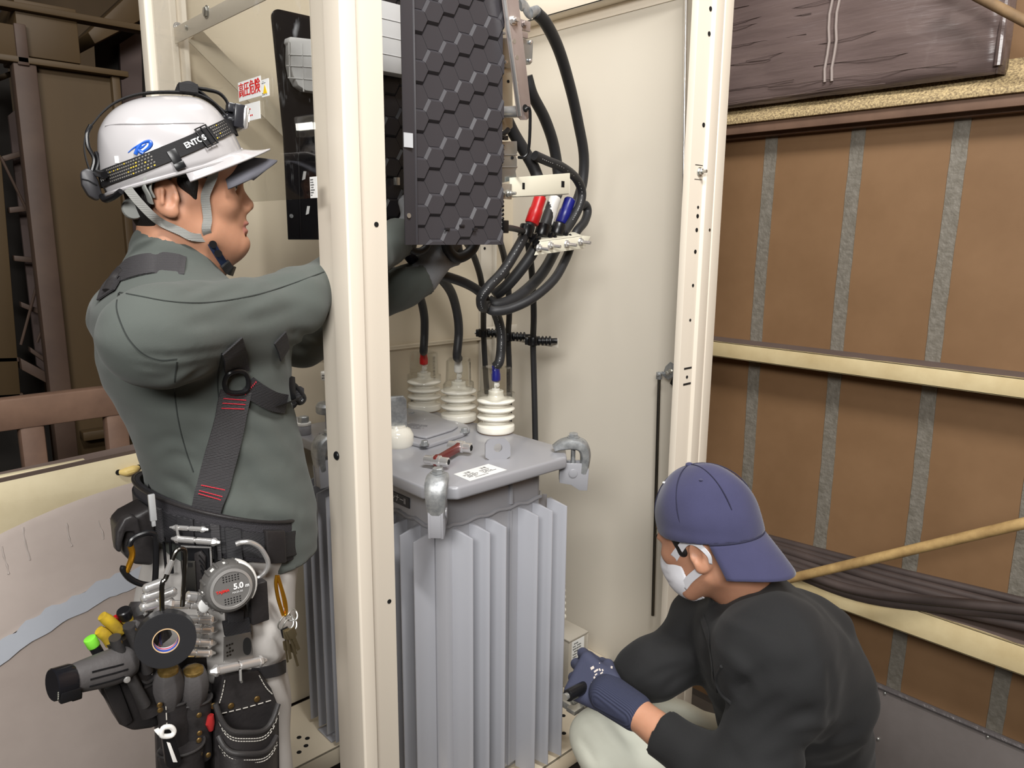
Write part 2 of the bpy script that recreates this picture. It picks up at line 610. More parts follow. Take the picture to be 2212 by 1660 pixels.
# left post
lpp = [(0.0, .075), (-.018, .06), (-.018, .022), (-.014, .018), (.040, .018), (.044, .014), (.050, .006), (.056, .012), (.062, 0), (.072, -.004), (.076, .002), (.076, .03), (.06, .06)]
post3 = obj('corner_post', solid([(X0 + a, 2.0 + b) for a, b in lpp], 0, ZT), BEIGE, cub, bevel=0.0015)
p = on_y(384, 58, 2.0)
b = MB(); b.hexbolt(p, nrm((-.3, -1, 0)), .008, .009, stud=.02)
obj('bolt', b, CHROME, post3)
# far corner: panels and stiffeners
obj('side_panel', MB().bb((X1, Y0 + .01, ZB), (X1 + .0025, Y1, 2.232)), BEIGE_PANEL, cub)
b = MB().bb((X1 - .055, Y0 + .06, 2.235), (X1, Y1, 2.24)).bb((X1 - .055, Y0 + .06, 2.235), (X1 - .052, Y1, 2.30)).bb((X1 - .004, Y0 + .06, 2.203), (X1 - .0005, Y1 - .02, 2.235))
obj('top_rail', b, BEIGE, cub, bevel=0.001)
obj('upper_panel', MB().bb((X1, Y0 + .01, 2.30), (X1 + .0025, Y1, ZT)), BEIGE_PANEL, cub)
obj('back_panel', MB().bb((X0 + .05, Y1, ZB), (X1, Y1 + .0025, 1.19)).bb((X0 + .05, Y1, 1.192), (X1, Y1 + .0025, ZT)), BEIGE_BACK, cub)
b = MB().bb((X0 + .06, Y1 - .014, 1.186), (1.735, Y1 - .001, 1.192)).bb((X0 + .06, Y1 - .014, 1.192), (1.735, Y1 - .0125, 1.20))
obj('panel_lip', b, BEIGE_BACK, cub, bevel=0.001)
b = MB().bb((1.722, Y1 - .012, ZB), (1.782, Y1 - .010, ZT)).bb((1.722, Y1 - .012, ZB), (1.724, Y1, ZT)).bb((1.775, Y1 - .03, ZB), (1.782, Y1 - .012, ZT))
stf = obj('corner_angle', b, BEIGE_PANEL, cub, bevel=0.001)
disc_marks(stf, [on_y(1047, 537, Y1 - .0122)], .005, (0, -1, 0))
# header bar and brace of the near-left face
xh = .735
za, zb_ = on_x(450, 60, xh)[2], on_x(450, 20, xh)[2]
hb = obj('header_bar', MB().bb((xh, 1.2, za), (xh + .003, 2.0, zb_)), BEIGE, cub, bevel=0.0008)
b = MB(); b.hexbolt(on_x(447, 26, xh), (-1, 0, 0), .011, .006); obj('bolt', b, STEEL, hb)
b = MB(); b.hexbolt(on_x(404, 60, xh), (-1, 0, 0), .005, .004); obj('bolt', b, STEEL, hb)
# diagonal brace on the inside of the back panel
b = MB()
p0, p1 = on_y(420, 75, Y1 - .1), on_y(640, 300, Y1 - .1)
d = nrm(p1 - p0); w = nrm(np.cross(d, YD)) * .022
b.prism([p0 + w, p1 + d * .5 + w, p1 + d * .5 - w, p0 - w], (0, .003, 0))
obj('diagonal_brace', b, BEIGE_BACK, cub)
# floor frame: two cross channels and side sills
b = MB()
for ya, yb in ((1.272, 1.50), (1.735, 2.0)):
    b.bb((.80, ya, ZB - .004), (X1, yb, ZB)); b.bb((.80, ya, ZB - .055), (X1, ya + .004, ZB)); b.bb((.80, yb - .004, ZB - .055), (X1, yb, ZB))
cross = obj('floor_channel', b, BEIGE_BACK, cub, bevel=0.001)
disc_marks(cross, [on_z(px, py, ZB) for px, py in ((1217, 1547), (1218, 1585), (646, 1594), (646, 1626), (664, 1596), (661, 1612))], .007, (0, 0, 1))
b = MB().bb((X0 + .02, 1.25, 0), (X0 + .08, 2.0, .045)).bb((X1 - .06, Y0 + .05, 0), (X1, Y1, ZB)).bb((X0 + .1, Y0 + .03, 0), (X1, Y0 + .09, .045)).bb((X0 + .1, Y1 - .06, 0), (X1, Y1, .045))
obj('base_sill', b, BEIGE_BACK, cub, bevel=0.001)
# thing: bracket strip with cable clamps
zs = 1.215
br = thing('clamp_strip', 'narrow beige strip holding three black cable clamps behind the bushings', 'bracket', (1.72, 1.8, zs))
y0s, y1s = on_x(1205, 742, 1.72)[1], on_x(1042, 715, 1.72)[1]
b = MB().bb((1.72, y0s, zs - .014), (1.7225, y1s, zs + .016)).bb((1.72, y1s - .003, zs - .014), (X1, y1s, zs + .016))
obj('strip', b, BEIGE_PANEL, br, bevel=0.0008)
CLAMPS = []
for px, py, lbl in ((1047, 720, 0), (1100, 728, 1), (1154, 737, 2)):
    yc = on_x(px, py, 1.66)[1]; c = np.array([1.655, yc, on_x(px, py, 1.655)[2]])
    CLAMPS.append(c)
    t = thing('cable_clamp', ['first black ribbed cable clamp on the beige strip, beside the corner angle', 'second black ribbed cable clamp along the beige strip', 'third black ribbed cable clamp, at the free end of the beige strip'][lbl], 'clamp', c, 'cable clamps on the beige strip')
    b = MB()
    prof = [(.010, 0)]
    for k in range(4):
        h = .004 + k * .0115
        prof += [(.010, h), (.0155, h + .002), (.0155, h + .0065), (.010, h + .0085)]
    prof += [(.009, .05), (.009, .066)]
    dirv = nrm((.75, -.66, 0))
    b.lathe(prof, c + dirv * .010, dirv, 20)
    obj('ribbed_insulator', b, BLACKP, t)
    b = MB(); b.cyl(c - UP * .014, c + UP * .014, .0185, n=20); b.box(c - dirv * .016, (.02, .016, .024), [[dirv[0], -dirv[1], 0], [dirv[1], dirv[0], 0], [0, 0, 1]])
    obj('collar', b, BLACKP, t, bevel=0.002)
    b = MB(); b.hexbolt(c - dirv * .024, -dirv, .0045, .005); obj('bolt', b, STEEL, t)

# door rods and latch on the side panel
xr = 1.862
rodm = DARKSTEEL
t = thing('latch_rod', 'long upright steel latch rod beside the right frame post', 'rod', (xr, 1.26, 1.2))
a, c = on_x(1482, 0, xr), on_x(1471, 775, xr)
b = MB(); b.cyl(c, a + (a - c) * .08, .0052, n=14)
obj('rod', b, CHROME, t)
lt = thing('latch_mechanism', 'zinc latch plate with black handle wedge on the right frame post', 'latch', on_x(1445, 805, xr))
q = lambda px, py, x=xr - .01: on_x(px, py, x)
b = MB().prism([q(1431, 812), q(1437, 792), (q(1448, 782)), (q(1462, 793)), (q(1463, 806)), (q(1444, 822))], (.003, 0, 0))
obj('latch_plate', b, GALV, lt, bevel=0.0008)
b = MB().prism([q(1461, 795, xr - .016), q(1474, 795, xr - .016), q(1474, 842, xr - .016), q(1458, 839, xr - .016), q(1446, 829, xr - .016)], (.02, 0, 0))
obj('wedge', b, BLACKP, lt, bevel=0.002)
b = MB()
for k, (px, py) in enumerate(((1443, 806), (1449, 802))):
    b.hexbolt(q(px, py, xr - .012), (-1, 0, 0), .006, .005)
b.cyl(q(1462, 783), q(1462, 797), .004, n=10); b.tube([q(1460, 795), q(1466, 800), q(1474, 795)], .003, 8)
obj('screw', b, STEEL, lt)
b = MB(); b.box(q(1424, 812), (.012, .014, .022)); b.hexbolt(q(1423, 809, xr - .016), (-1, 0, 0), .006, .005); b.cyl(q(1424, 808), q(1432, 806), .005, n=10)
obj('clevis', b, GALV, lt, bevel=0.001)
t = thing('latch_rod', 'short lower steel latch rod hanging below the latch mechanism', 'rod', q(1410, 1320))
b = MB(); b.cyl(q(1410, 1330), q(1424, 815), .0052, n=14)
obj('rod', b, DARKSTEEL, t)

# acrylic guard sheet
XA = .677
ac = bpy.data.materials.new('clear acrylic'); ac.use_nodes = True
nt = ac.node_tree; nt.nodes.clear()
o_ = nt.nodes.new('ShaderNodeOutputMaterial'); tr = nt.nodes.new('ShaderNodeBsdfTransparent'); gl = nt.nodes.new('ShaderNodeBsdfGlossy'); df = nt.nodes.new('ShaderNodeBsdfDiffuse')
tr.inputs[0].default_value = (.97, .97, .96, 1); gl.inputs['Roughness'].default_value = 0.0; df.inputs[0].default_value = (.8, .82, .85, 1)
fr0 = nt.nodes.new('ShaderNodeLayerWeight'); fr0.inputs[0].default_value = .5
fr1 = nt.nodes.new('ShaderNodeMath'); fr1.operation = 'POWER'; fr1.inputs[1].default_value = 2.5
fr = nt.nodes.new('ShaderNodeMath'); fr.operation = 'MULTIPLY_ADD'; fr.inputs[1].default_value = .5; fr.inputs[2].default_value = .03
nt.links.new(fr0.outputs['Facing'], fr1.inputs[0]); nt.links.new(fr1.outputs[0], fr.inputs[0])
m1 = nt.nodes.new('ShaderNodeMixShader'); m2 = nt.nodes.new('ShaderNodeMixShader')
nt.links.new(fr.outputs[0], m1.inputs[0]); nt.links.new(tr.outputs[0], m1.inputs[1]); nt.links.new(gl.outputs[0], m1.inputs[2])
tc = nt.nodes.new('ShaderNodeTexCoord'); mp = nt.nodes.new('ShaderNodeMapping'); mp.inputs['Scale'].default_value = (1, 1.0, .45)
ns = nt.nodes.new('ShaderNodeTexNoise'); ns.inputs['Scale'].default_value = 38; ns.inputs['Detail'].default_value = 3; ns.inputs['Distortion'].default_value = .8
ns2 = nt.nodes.new('ShaderNodeTexNoise'); ns2.inputs['Scale'].default_value = 6
r1 = nt.nodes.new('ShaderNodeMapRange'); r1.inputs['From Min'].default_value = .6; r1.inputs['From Max'].default_value = .78; r1.inputs['To Max'].default_value = .22
r2 = nt.nodes.new('ShaderNodeMapRange'); r2.inputs['From Min'].default_value = .42; r2.inputs['From Max'].default_value = .62
mu = nt.nodes.new('ShaderNodeMath'); mu.operation = 'MULTIPLY'
nt.links.new(tc.outputs['Object'], mp.inputs[0]); nt.links.new(mp.outputs[0], ns.inputs['Vector']); nt.links.new(tc.outputs['Object'], ns2.inputs['Vector'])
nt.links.new(ns.outputs[0], r1.inputs[0]); nt.links.new(ns2.outputs[0], r2.inputs[0]); nt.links.new(r1.outputs[0], mu.inputs[0]); nt.links.new(r2.outputs[0], mu.inputs[1])
nt.links.new(mu.outputs[0], m2.inputs[0]); nt.links.new(m1.outputs[0], m2.inputs[1]); nt.links.new(df.outputs[0], m2.inputs[2]); nt.links.new(m2.outputs[0], o_.inputs[0])
zac = on_x(600, 433, XA)[2]
acr = thing('acrylic_guard', 'clear smudged acrylic guard sheet with warning stickers in front of worker face', 'guard sheet', (XA, 1.6, zac))
obj('sheet', MB().bb((XA, on_x(671, 100, XA)[1], zac), (XA + .003, 1.97, 2.55)), ac, acr)


def wall_sticker(name, parent, corners_px, X, label, off=-.0012):
    (xa, xb, yt, yb) = corners_px
    ya, yb_ = on_x(xa, (yt + yb) / 2, X)[1], on_x(xb, (yt + yb) / 2, X)[1]
    zt_, zb2 = on_x((xa + xb) / 2, yt, X)[2], on_x((xa + xb) / 2, yb, X)[2]
    s = obj(name, MB().bb((X + off, yb_, zb2), (X + off + .0006, ya, zt_)), PAPER, parent, label=label)
    return s, np.array([X + off, (ya + yb_) / 2, (zt_ + zb2) / 2]), ya - yb_, zt_ - zb2


s, c, w, h = wall_sticker('warning_sticker', acr, (516, 565, 171, 214), XA, 'white sticker with large red danger lettering')
for k_ in (-1, 0, 1): text('lettering', '高圧危険', INKRED, s, c + YD * .0009 * k_, -YD, UP, h * .80, align='CENTER', squeeze=w / h * .30, lift=.0004 + .0001 * k_)
s, c, w, h = wall_sticker('caution_sticker', acr, (566, 582, 171, 209), XA, 'small white sticker with yellow caution triangle')
b = MB(); b.prism([c + [-.0008, w * .28, -.01], c + [-.0008, -w * .28, -.01], c + [-.0008, 0, .006]], (.0003, 0, 0)); obj('symbol', b, MATS['INKY'], s)
b = MB(); stripes(b, c + [0, 0, h * .34], -YD, UP, w * .8, h * .18, 2, 4, chars=6); stripes(b, c - [0, 0, h * .34], -YD, UP, w * .8, h * .18, 2, 5, chars=6); obj('lettering', b, INK, s)
s, c, w, h = wall_sticker('notice_sticker', acr, (530, 563, 222, 260), XA, 'white sticker with two lines of small red print')
b = MB(); stripes(b, c + [0, 0, h * .17], -YD, UP, w * .85, h * .16, 1, 7, chars=7); stripes(b, c - [0, 0, h * .2], -YD, UP, w * .85, h * .16, 1, 8, chars=7); obj('lettering', b, INKRED, s)
# ---------------------------------------------------------------- the grey transformer
tf = thing('transformer', 'grey finned oil transformer with three white bushings inside the beige cubicle', 'transformer', (1.2, 1.6, ZB))
LX0, LX1, LY0, LY1, LZ = .945, 1.415, 1.24, 1.975, 1.0
TX0, TX1, TY0, TY1 = 1.002, 1.365, 1.315, 1.915
ch = .058


def octo(x0, x1, y0, y1, c):
    return [(x0 + c, y0), (x1 - c, y0), (x1, y0 + c), (x1, y1 - c), (x1 - c, y1), (x0 + c, y1), (x0, y1 - c), (x0, y0 + c)]


b = MB(); b.prism([(x, y, LZ - .031) for x, y in octo(LX0, LX1, LY0, LY1, ch)], (0, 0, .031))
lid = obj('lid', b, GREY, tf, bevel=0.006, seg=3)
b = MB(); b.prism([(x, y, .13) for x, y in octo(TX0, TX1, TY0, TY1, .03)], (0, 0, LZ - .031 - .13))
tank = obj('tank', b, GREY, tf, bevel=0.008, seg=3)
b = MB()   # wavy weld bead round the top of the fins
ring = []
base = octo(TX0 - .002, TX1 + .002, TY0 - .002, TY1 + .002, .03)
rnd = random.Random(2)
for i in range(8):
    p, q = np.array(base[i]), np.array(base[(i + 1) % 8]); n = max(2, int(np.linalg.norm(q - p) / .012))
    for k in range(n):
        s = p + (q - p) * k / n
        ring.append((s[0], s[1], .876 + .0026 * math.sin(len(ring) * 1.1) + .002 * rnd.random()))
b.tube(ring, .005, 8, closed=True)
obj('weld_bead', b, GREY, tank)
FB, FT = .118, .872
fins_r = [1.059, 1.112, 1.165, 1.275, 1.327, 1.381]
fins_l = [1.88, 1.832, 1.783, 1.735, 1.685, 1.637, 1.589, 1.541, 1.493, 1.445, 1.390, 1.336]


def fin(p, out, along, l0=.058, bulge=.006):
    """one hollow cooling fin: thin tapering plate, a bit fuller at its root, angled at its foot"""
    p = np.array(p, float); o = nrm(out); a = nrm(along)
    mb = MB()
    prof = [(0, .007), (l0 * .35, .0042), (l0 * .8, .0028), (l0, .0018)]
    plan = [p + o * r + a * w for r, w in prof] + [p + o * r - a * w for r, w in prof[::-1]]
    n = len(plan)
    vs = [np.array([q[0], q[1], FB + .035 * (1 - min(1, np.dot(q - p, o) / l0)) if True else FB]) for q in plan] + \
         [np.array([q[0], q[1], FT - .004 - .012 * max(0, np.dot(q - p, o) / l0)]) for q in plan]
    vs = [np.array([v[0], v[1], (FB if i < n else v[2])]) for i, v in enumerate(vs)]
    fs = [tuple(range(n))[::-1], tuple(range(n, 2 * n))] + [(i, (i + 1) % n, n + (i + 1) % n, n + i) for i in range(n)]
    mb.add(vs, fs)
    return mb


for x in fins_r:
    obj('cooling_fin', fin((x - .01, TY0, 0), (.18, -1, 0), XD), GREY_FIN, tf, bevel=.0008, sharp=25)
for y in fins_l:
    obj('cooling_fin', fin((TX0, y, 0), (-1, -.05, 0), YD), GREY_FIN, tf, bevel=.0008, sharp=25)
for y in (1.36, 1.42, 1.48, 1.54, 1.6, 1.66, 1.72, 1.78, 1.84):
    obj('cooling_fin', fin((TX1, y, 0), (1, 0, 0), YD, .045), GREY_FIN, tf, bevel=.0008, sharp=25)
b = MB().bb((1.226, TY0 - .006, .14), (1.232, TY0, .868)); b.cyl((1.232, TY0 - .002, .885), (1.232, TY0 - .002, .972), .006, n=10)
obj('seam_pipe', b, GREY, tank)
b = MB().bb((1.0, 1.34, ZB), (1.365, 1.38, .135)).bb((1.0, 1.83, ZB), (1.365, 1.87, .135)).bb((.945, 1.76, ZB), (1.0, 1.84, ZB + .006)).bb((.96, 1.795, ZB), (1.0, 1.801, .15))
ft = obj('foot', b, GREY, tf, bevel=.002)
b = MB(); b.hexbolt((.968, 1.775, ZB + .006), (0, 0, 1), .009, .008); obj('bolt', b, GREY, ft)
# name plate
s_pl = on_x(872, 1083, TX0 - .002)
b = MB().bb((TX0 - .003, s_pl[1] - .024, s_pl[2] - .013), (TX0 - .001, s_pl[1] + .11, s_pl[2] + .013))
pl = obj('name_plate', b, mat('black plate', (26, 25, 27), .35), tf, label='black plate with white lettering')
text('lettering', 'ランナーII', INKW, pl, (TX0 - .003, s_pl[1] + .030, s_pl[2]), -YD, UP, .021, squeeze=.85)


# clamps on the lid corners
def lid_clamp(name_lbl, c, out):
    o = nrm(out); s = np.cross(UP, o)
    t = thing('lid_clamp', name_lbl, 'clamp', c, 'galvanised clamps on the lid corners')
    R = np.array([o, s, UP]).T
    b = MB()
    path = [(-.050, .004), (-.03, .014), (.0, .019), (.022, .012), (.031, -.008), (.031, -.034), (.027, -.060)]
    wid = [.013, .021, .025, .026, .024, .021, .018]
    thk = [.009, .013, .016, .016, .014, .012, .011]
    P = [np.array(c) + o * x + UP * z for x, z in path]
    vs = []; fs = []
    PP, ww = catmull(P, 5, False, wid); _, tt = catmull(P, 5, False, thk)
    N = len(PP); K = 14
    for i in range(N):
        d = nrm(PP[min(i + 1, N - 1)] - PP[max(i - 1, 0)]); nn = np.cross(s, d)
        for k in range(K):
            a_ = 2 * math.pi * k / K
            ca, sa = math.cos(a_), math.sin(a_)
            e = lambda v: math.copysign(abs(v) ** .6, v)
            vs.append(PP[i] + s * e(ca) * ww[i] + nn * e(sa) * tt[i])
    for i in range(N - 1):
        for k in range(K):
            k2 = (k + 1) % K
            fs.append((i * K + k, i * K + k2, (i + 1) * K + k2, (i + 1) * K + k))
    fs.append(tuple(range(K))[::-1]); fs.append(tuple((N - 1) * K + k for k in range(K)))
    b.add(vs, fs)
    obj('claw', b, GALV, t)
    b = MB(); b.hexbolt(np.array(c) + UP * .033 + o * .0, (0, 0, 1), .0125, .010); b.cyl(np.array(c) + UP * .03 - UP * .09, np.array(c) + UP * .034, .006, n=14)
    obj('bolt', b, GALV, t)
    # welded lug under the claw
    b = MB()
    for sg in (-1, 1):
        P = [(-.035, -.032), (.036, -.032), (.041, -.05), (.038, -.105), (.018, -.105), (-.005, -.09), (-.035, -.085)]
        b.prism([np.array(c) + o * x + UP * z + s * (sg * .014 - .003) for x, z in P], s * .006)
    b.prism([np.array(c) + o * x + UP * z - s * .014 for x, z in ((.034, -.036), (.040, -.05), (.037, -.104), (.031, -.104))], s * .028)
    b.cyl(np.array(c) + UP * -.058 - s * .02, np.array(c) + UP * -.058 + s * .02, .0115, n=20)
    obj('lug', b, GREY, t, bevel=.0012)
    return t


lid_clamp('galvanised lid clamp at the near corner of the transformer', (.958, 1.256, LZ + .006), (-.72, -.69, 0))
lid_clamp('galvanised lid clamp at the right corner of the transformer', (1.400, 1.258, LZ + .006), (.72, -.69, 0))
lid_clamp('galvanised lid clamp half hidden behind the near beige post', (.946, 1.705, LZ + .006), (-1, 0, 0))
lid_clamp('galvanised lid clamp behind the third bushing, far corner', (1.405, 1.94, LZ + .006), (.72, .69, 0))
lid_clamp('galvanised lid clamp on the far edge behind the round sight glass', (.955, 1.955, LZ + .006), (-.7, .7, 0))

# bushings: one built with its parts, the others copied
BR = .0535


def bushing(c, label, tall=.108, turn=0.0, sleeve=RED):
    t = thing('bushing', label, 'bushing', c, 'white bushings on the transformer lid')
    c = np.array(c, float)
    pr = [(BR * .9, 0), (BR, .004), (BR * 1.0, .018), (BR * .95, .022), (BR * .70, .0275)]
    for k in range(3):
        h = .030 + k * .0238
        pr += [(BR * .68, h), (BR * .68, h + .006), (BR * .90, h + .0085), (BR * 1.0, h + .0125), (BR * 1.0, h + .0155), (BR * .90, h + .0192), (BR * .69, h + .0222)]
    h = .030 + 3 * .0238
    pr += [(BR * .45, h + .001), (BR * .4, h + .01), (BR * .4, h + .018), (BR * .3, h + .019)]
    # smooth the profile
    P2, _ = catmull([np.array([r, z, 0]) for r, z in pr], 3)
    b = MB(); b.lathe([(max(p[0], .002), p[1]) for p in P2], c, UP, 36)
    obj('insulator', b, PORC, t, sharp=60)
    b = MB(); b.cyl(c - UP * .0, c + UP * .003, BR * .96, n=30)
    obj('gasket', b, mat('cork gasket', (120, 96, 70), .8), t)
    top = c + UP * (h + .018)
    b = MB()
    b.box(top + UP * .012, (.012, .004, .026)); b.box(top + UP * .028 + [.004, 0, 0], (.018, .004, .016)); b.cyl(top, top + UP * .006, .012, n=6)
    b.hexbolt(top + UP * .016 + [0, -.002, 0], (0, -1, 0), .007, .006)
    obj('terminal', b, mat('white painted lug', (228, 226, 220), .35), t, bevel=.001)
    lean = nrm((-.02, .0, 1))
    b = MB()
    s0 = top + UP * .027
    b.lathe([(.0105, 0), (.0130, .003), (.0130, .020), (.0112, .026), (.0115, .042), (.0105, .045)], s0, lean, 20)
    obj('phase_sleeve', b, sleeve, t)
    # clear cover: four-sided shell with rounded corners, slipped over the top shed
    z0, z1 = c[2] + .088, c[2] + .088 + tall
    def shell(w, d, z, rc, n=5):
        pts = []
        for cx_, cy_, a0 in ((w - rc, d - rc, 0), (-w + rc, d - rc, 90), (-w + rc, -d + rc, 180), (w - rc, -d + rc, 270)):
            for k in range(n):
                a = math.radians(a0 + 90 * k / (n - 1) + turn)
                x, y = cx_, cy_
                tr_ = math.radians(turn)
                bx, by = x * math.cos(tr_) - y * math.sin(tr_), x * math.sin(tr_) + y * math.cos(tr_)
                pts.append((c[0] + bx + rc * math.cos(a), c[1] + by + rc * math.sin(a), z))
        return pts
    def wallring(k):
        return [shell(.044 - k, .044 - k, z0, .02), shell(.044 - k, .044 - k, z0 + .026, .02), shell(.036 - k, .036 - k, z0 + .03, .012), shell(.034 - k, .034 - k, z1 - .004 - k, .010), shell(.031 - k, .031 - k, z1 - k, .010)]
    b = MB(); outer, inner = wallring(0), wallring(.0016)
    n = len(outer[0]); vs = [p for r_ in outer + inner for p in r_]; fs = []
    L_ = len(outer)
    for i in range(L_ - 1):
        for k in range(n):
            k2 = (k + 1) % n
            fs.append((i * n + k, i * n + k2, (i + 1) * n + k2, (i + 1) * n + k))
            o2 = L_ * n
            fs.append((o2 + i * n + k2, o2 + i * n + k, o2 + (i + 1) * n + k, o2 + (i + 1) * n + k2))
    for k in range(n):
        k2 = (k + 1) % n
        fs.append((k2, k, L_ * n + k, L_ * n + k2))
    fs.append(tuple((L_ - 1) * n + k for k in range(n))); fs.append(tuple(L_ * n + (L_ - 1) * n + k for k in range(n))[::-1])
    b.add(vs, fs)
    cv = obj('clear_cover', b, CLEAR, t)
    q = c + np.array([.0125, -.0352, .045 + .088]);
    if turn: q = c + np.array([.035, -.012, .045 + .088])
    text('lettering', '指定以外使用不可', INK, cv, q, -UP, (XD if not turn else nrm((.3, 1, 0))), .0105, align='CENTER')
    return t, top + UP * .07


CLEAR = bpy.data.materials.new('clear cover plastic'); CLEAR.use_nodes = True
nt = CLEAR.node_tree; nt.nodes.clear()
o_ = nt.nodes.new('ShaderNodeOutputMaterial'); tr = nt.nodes.new('ShaderNodeBsdfTransparent'); gl = nt.nodes.new('ShaderNodeBsdfGlossy')
tr.inputs[0].default_value = (.96, .96, .95, 1); gl.inputs['Roughness'].default_value = .08
lw = nt.nodes.new('ShaderNodeLayerWeight'); lw.inputs[0].default_value = .18
mm = nt.nodes.new('ShaderNodeMixShader'); ml = nt.nodes.new('ShaderNodeMath'); ml.operation = 'MULTIPLY'; ml.inputs[1].default_value = .6; nt.links.new(lw.outputs['Facing'], ml.inputs[0]); nt.links.new(ml.outputs[0], mm.inputs[0]); nt.links.new(tr.outputs[0], mm.inputs[1]); nt.links.new(gl.outputs[0], mm.inputs[2]); nt.links.new(mm.outputs[0], o_.inputs[0])
BX = 1.373
bz = []
for (px, py, lbl, sl, tn) in ((917, 885, 'far white bushing with red sleeve under its clear cover', RED, 0), (991, 908, 'middle white bushing with white sleeve under its clear cover', WHITE, 45), (1071, 932, 'near white bushing with blue sleeve under its clear cover', BLUE, 0)):
    c = on_z(px, py, LZ + .001)
    bz.append(bushing(c, lbl, .100, tn, sl)[1])

# inspection cover, lifting ear, low-voltage post, gauge, filler cap
icov = thing('inspection_cover', 'grey bolted inspection cover plate on the transformer lid', 'cover plate', on_z(930, 940, LZ))
P = [on_z(px, py, LZ) for px, py in ((905, 968), (924, 971), (1000, 946), (1016, 935), (1010, 926), (918, 896), (880, 890), (840, 905), (820, 935), (850, 955))]
b = MB(); b.prism(P, (0, 0, .012)); obj('plate', b, GREY, icov, bevel=.004, seg=3)
cx_ = sum(P) / len(P)
b = MB(); b.prism([cx_ + (p - cx_) * .74 + [0, 0, .012] for p in P], (0, 0, .008)); rs = obj('raised_panel', b, GREY, icov, bevel=.006, seg=3)
for px, py in ((917, 962), (1003, 934), (889, 898)):
    b = MB(); b.hexbolt(on_z(px, py, LZ + .012), UP, .0095, .010); obj('bolt', b, GALV, icov)
b = MB(); stripes(b, on_z(905, 922, LZ + .0205), nrm((.45, -.9, 0)), nrm((.9, .45, 0)), .11, .05, 5, 3, chars=26, lift=.0003); obj('lettering', b, mat('engraved print', (120, 120, 124), .5), icov)
ear = on_z(1075, 992, LZ)
b = MB()
P = [(-.032, 0), (.032, 0), (.032, .036), (.018, .054), (-.022, .054), (-.032, .044)]
d = nrm((1, -.35, 0)) if False else nrm((.98, -.55, 0))
nn = np.cross(d, UP)
hole = [(.011 * math.cos(a) , .03 + .011 * math.sin(a)) for a in np.linspace(0, 2 * math.pi, 21)[:-1]]
# plate with a real hole: ring of quads between outline and hole
out = []
for (hx, hz) in hole:
    a = math.atan2(hz - .03, hx)
    best = None
    for i in range(len(P)):
        (x1, z1), (x2, z2) = P[i], P[(i + 1) % len(P)]
        dx, dz = math.cos(a), math.sin(a)
        den = dx * (z2 - z1) - dz * (x2 - x1)
        if abs(den) < 1e-9: continue
        tt_ = (x1 * (z2 - z1) - (z1 - .03) * (x2 - x1)) / den
        uu = (x1 * dz - (z1 - .03) * dx) / den
        if tt_ > 0 and -1e-6 <= uu <= 1 + 1e-6 and (best is None or tt_ < best): best = tt_
    out.append((best * math.cos(a), .03 + best * math.sin(a)))
vs = []
for th in (-.004, .004):
    vs += [ear + d * x + UP * z + nn * th for x, z in out] + [ear + d * x + UP * z + nn * th for x, z in hole]
n = 20; fs = []
for k in range(n):
    k2 = (k + 1) % n
    fs += [(k, k2, n + k2, n + k), (2 * n + k2, 2 * n + k, 3 * n + k, 3 * n + k2), (k2, k, 2 * n + k, 2 * n + k2), (n + k, n + k2, 3 * n + k2, 3 * n + k)]
b.add(vs, fs); obj('lifting_ear', b, GREY, tf)
t = thing('terminal_post', 'grey drilled terminal blade on white porcelain foot beside the beige post', 'terminal', on_z(868, 970, LZ))
c = on_z(858, 962, LZ)
b = MB(); b.lathe([(.042, 0), (.045, .006), (.044, .03), (.036, .044), (.026, .05), (.024, .056)], c, UP, 30); obj('porcelain_foot', b, PORC, t)
b = MB(); d = nrm((1, -.5, 0))
b.prism([c + d * .026 + UP * .05, c + d * .026 + UP * .125, c + d * .018 + UP * .135, c - d * .018 + UP * .135, c - d * .026 + UP * .125, c - d * .026 + UP * .05], np.cross(d, UP) * .012); bl = obj('blade', b, GALV, t, bevel=.002)
for z in (.075, .11):
    b = MB(); b.hexbolt(c + UP * z - np.cross(d, UP) * .001 + d * .006, -np.cross(d, UP) if np.cross(d, UP)[1] > 0 else np.cross(d, UP), .010, .008); obj('bolt', b, STEEL, bl)
gz = thing('sight_glass', 'round steel oil level gauge standing behind the near beige post', 'gauge', on_z(712, 935, LZ))
c = on_z(713, 938, LZ)
b = MB(); b.lathe([(.03, 0), (.03, .006), (.012, .01), (.012, .062)], c, UP, 24); obj('stem', b, GREY, gz)
b = MB(); b.lathe([(.034, .062), (.036, .065), (.036, .082), (.030, .09), (.014, .092)], c, UP, 28); obj('flange', b, GALV, gz)
b = MB(); b.cyl(c + UP * .09, c + UP * .16, .014, n=20); obj('glass_tube', b, CLEAR, gz)
b = MB(); b.cyl(c + UP * .092, c + UP * .155, .008, n=14); obj('inner_rod', b, DARKSTEEL, gz)
b = MB(); b.cyl(c + UP * .155, c + UP * .178, .019, n=24); cp = obj('cap', b, WHITE, gz, bevel=.002)
b = MB(); stripes(b, c + UP * .167 + [-.0105, -.0165, 0], nrm((.9, -.55, 0)), UP, .028, .016, 2, 5, chars=8); obj('lettering', b, INK, cp)
t = thing('filler_cap', 'grey hexagonal filler plug with white ring on the left of the lid', 'plug', on_z(657, 940, LZ))
c = on_z(657, 938, LZ)
b = MB(); b.cyl(c, c + UP * .026, .020, n=24); obj('neck', b, GREY, t, bevel=.002)
b = MB(); b.cyl(c + UP * .026, c + UP * .034, .0205, n=24); obj('washer', b, WHITE, t, bevel=.001)
b = MB(); b.lathe([(.015, .034), (.015, .049), (.012, .051)], c, UP, 6); obj('plug', b, GALV, t)
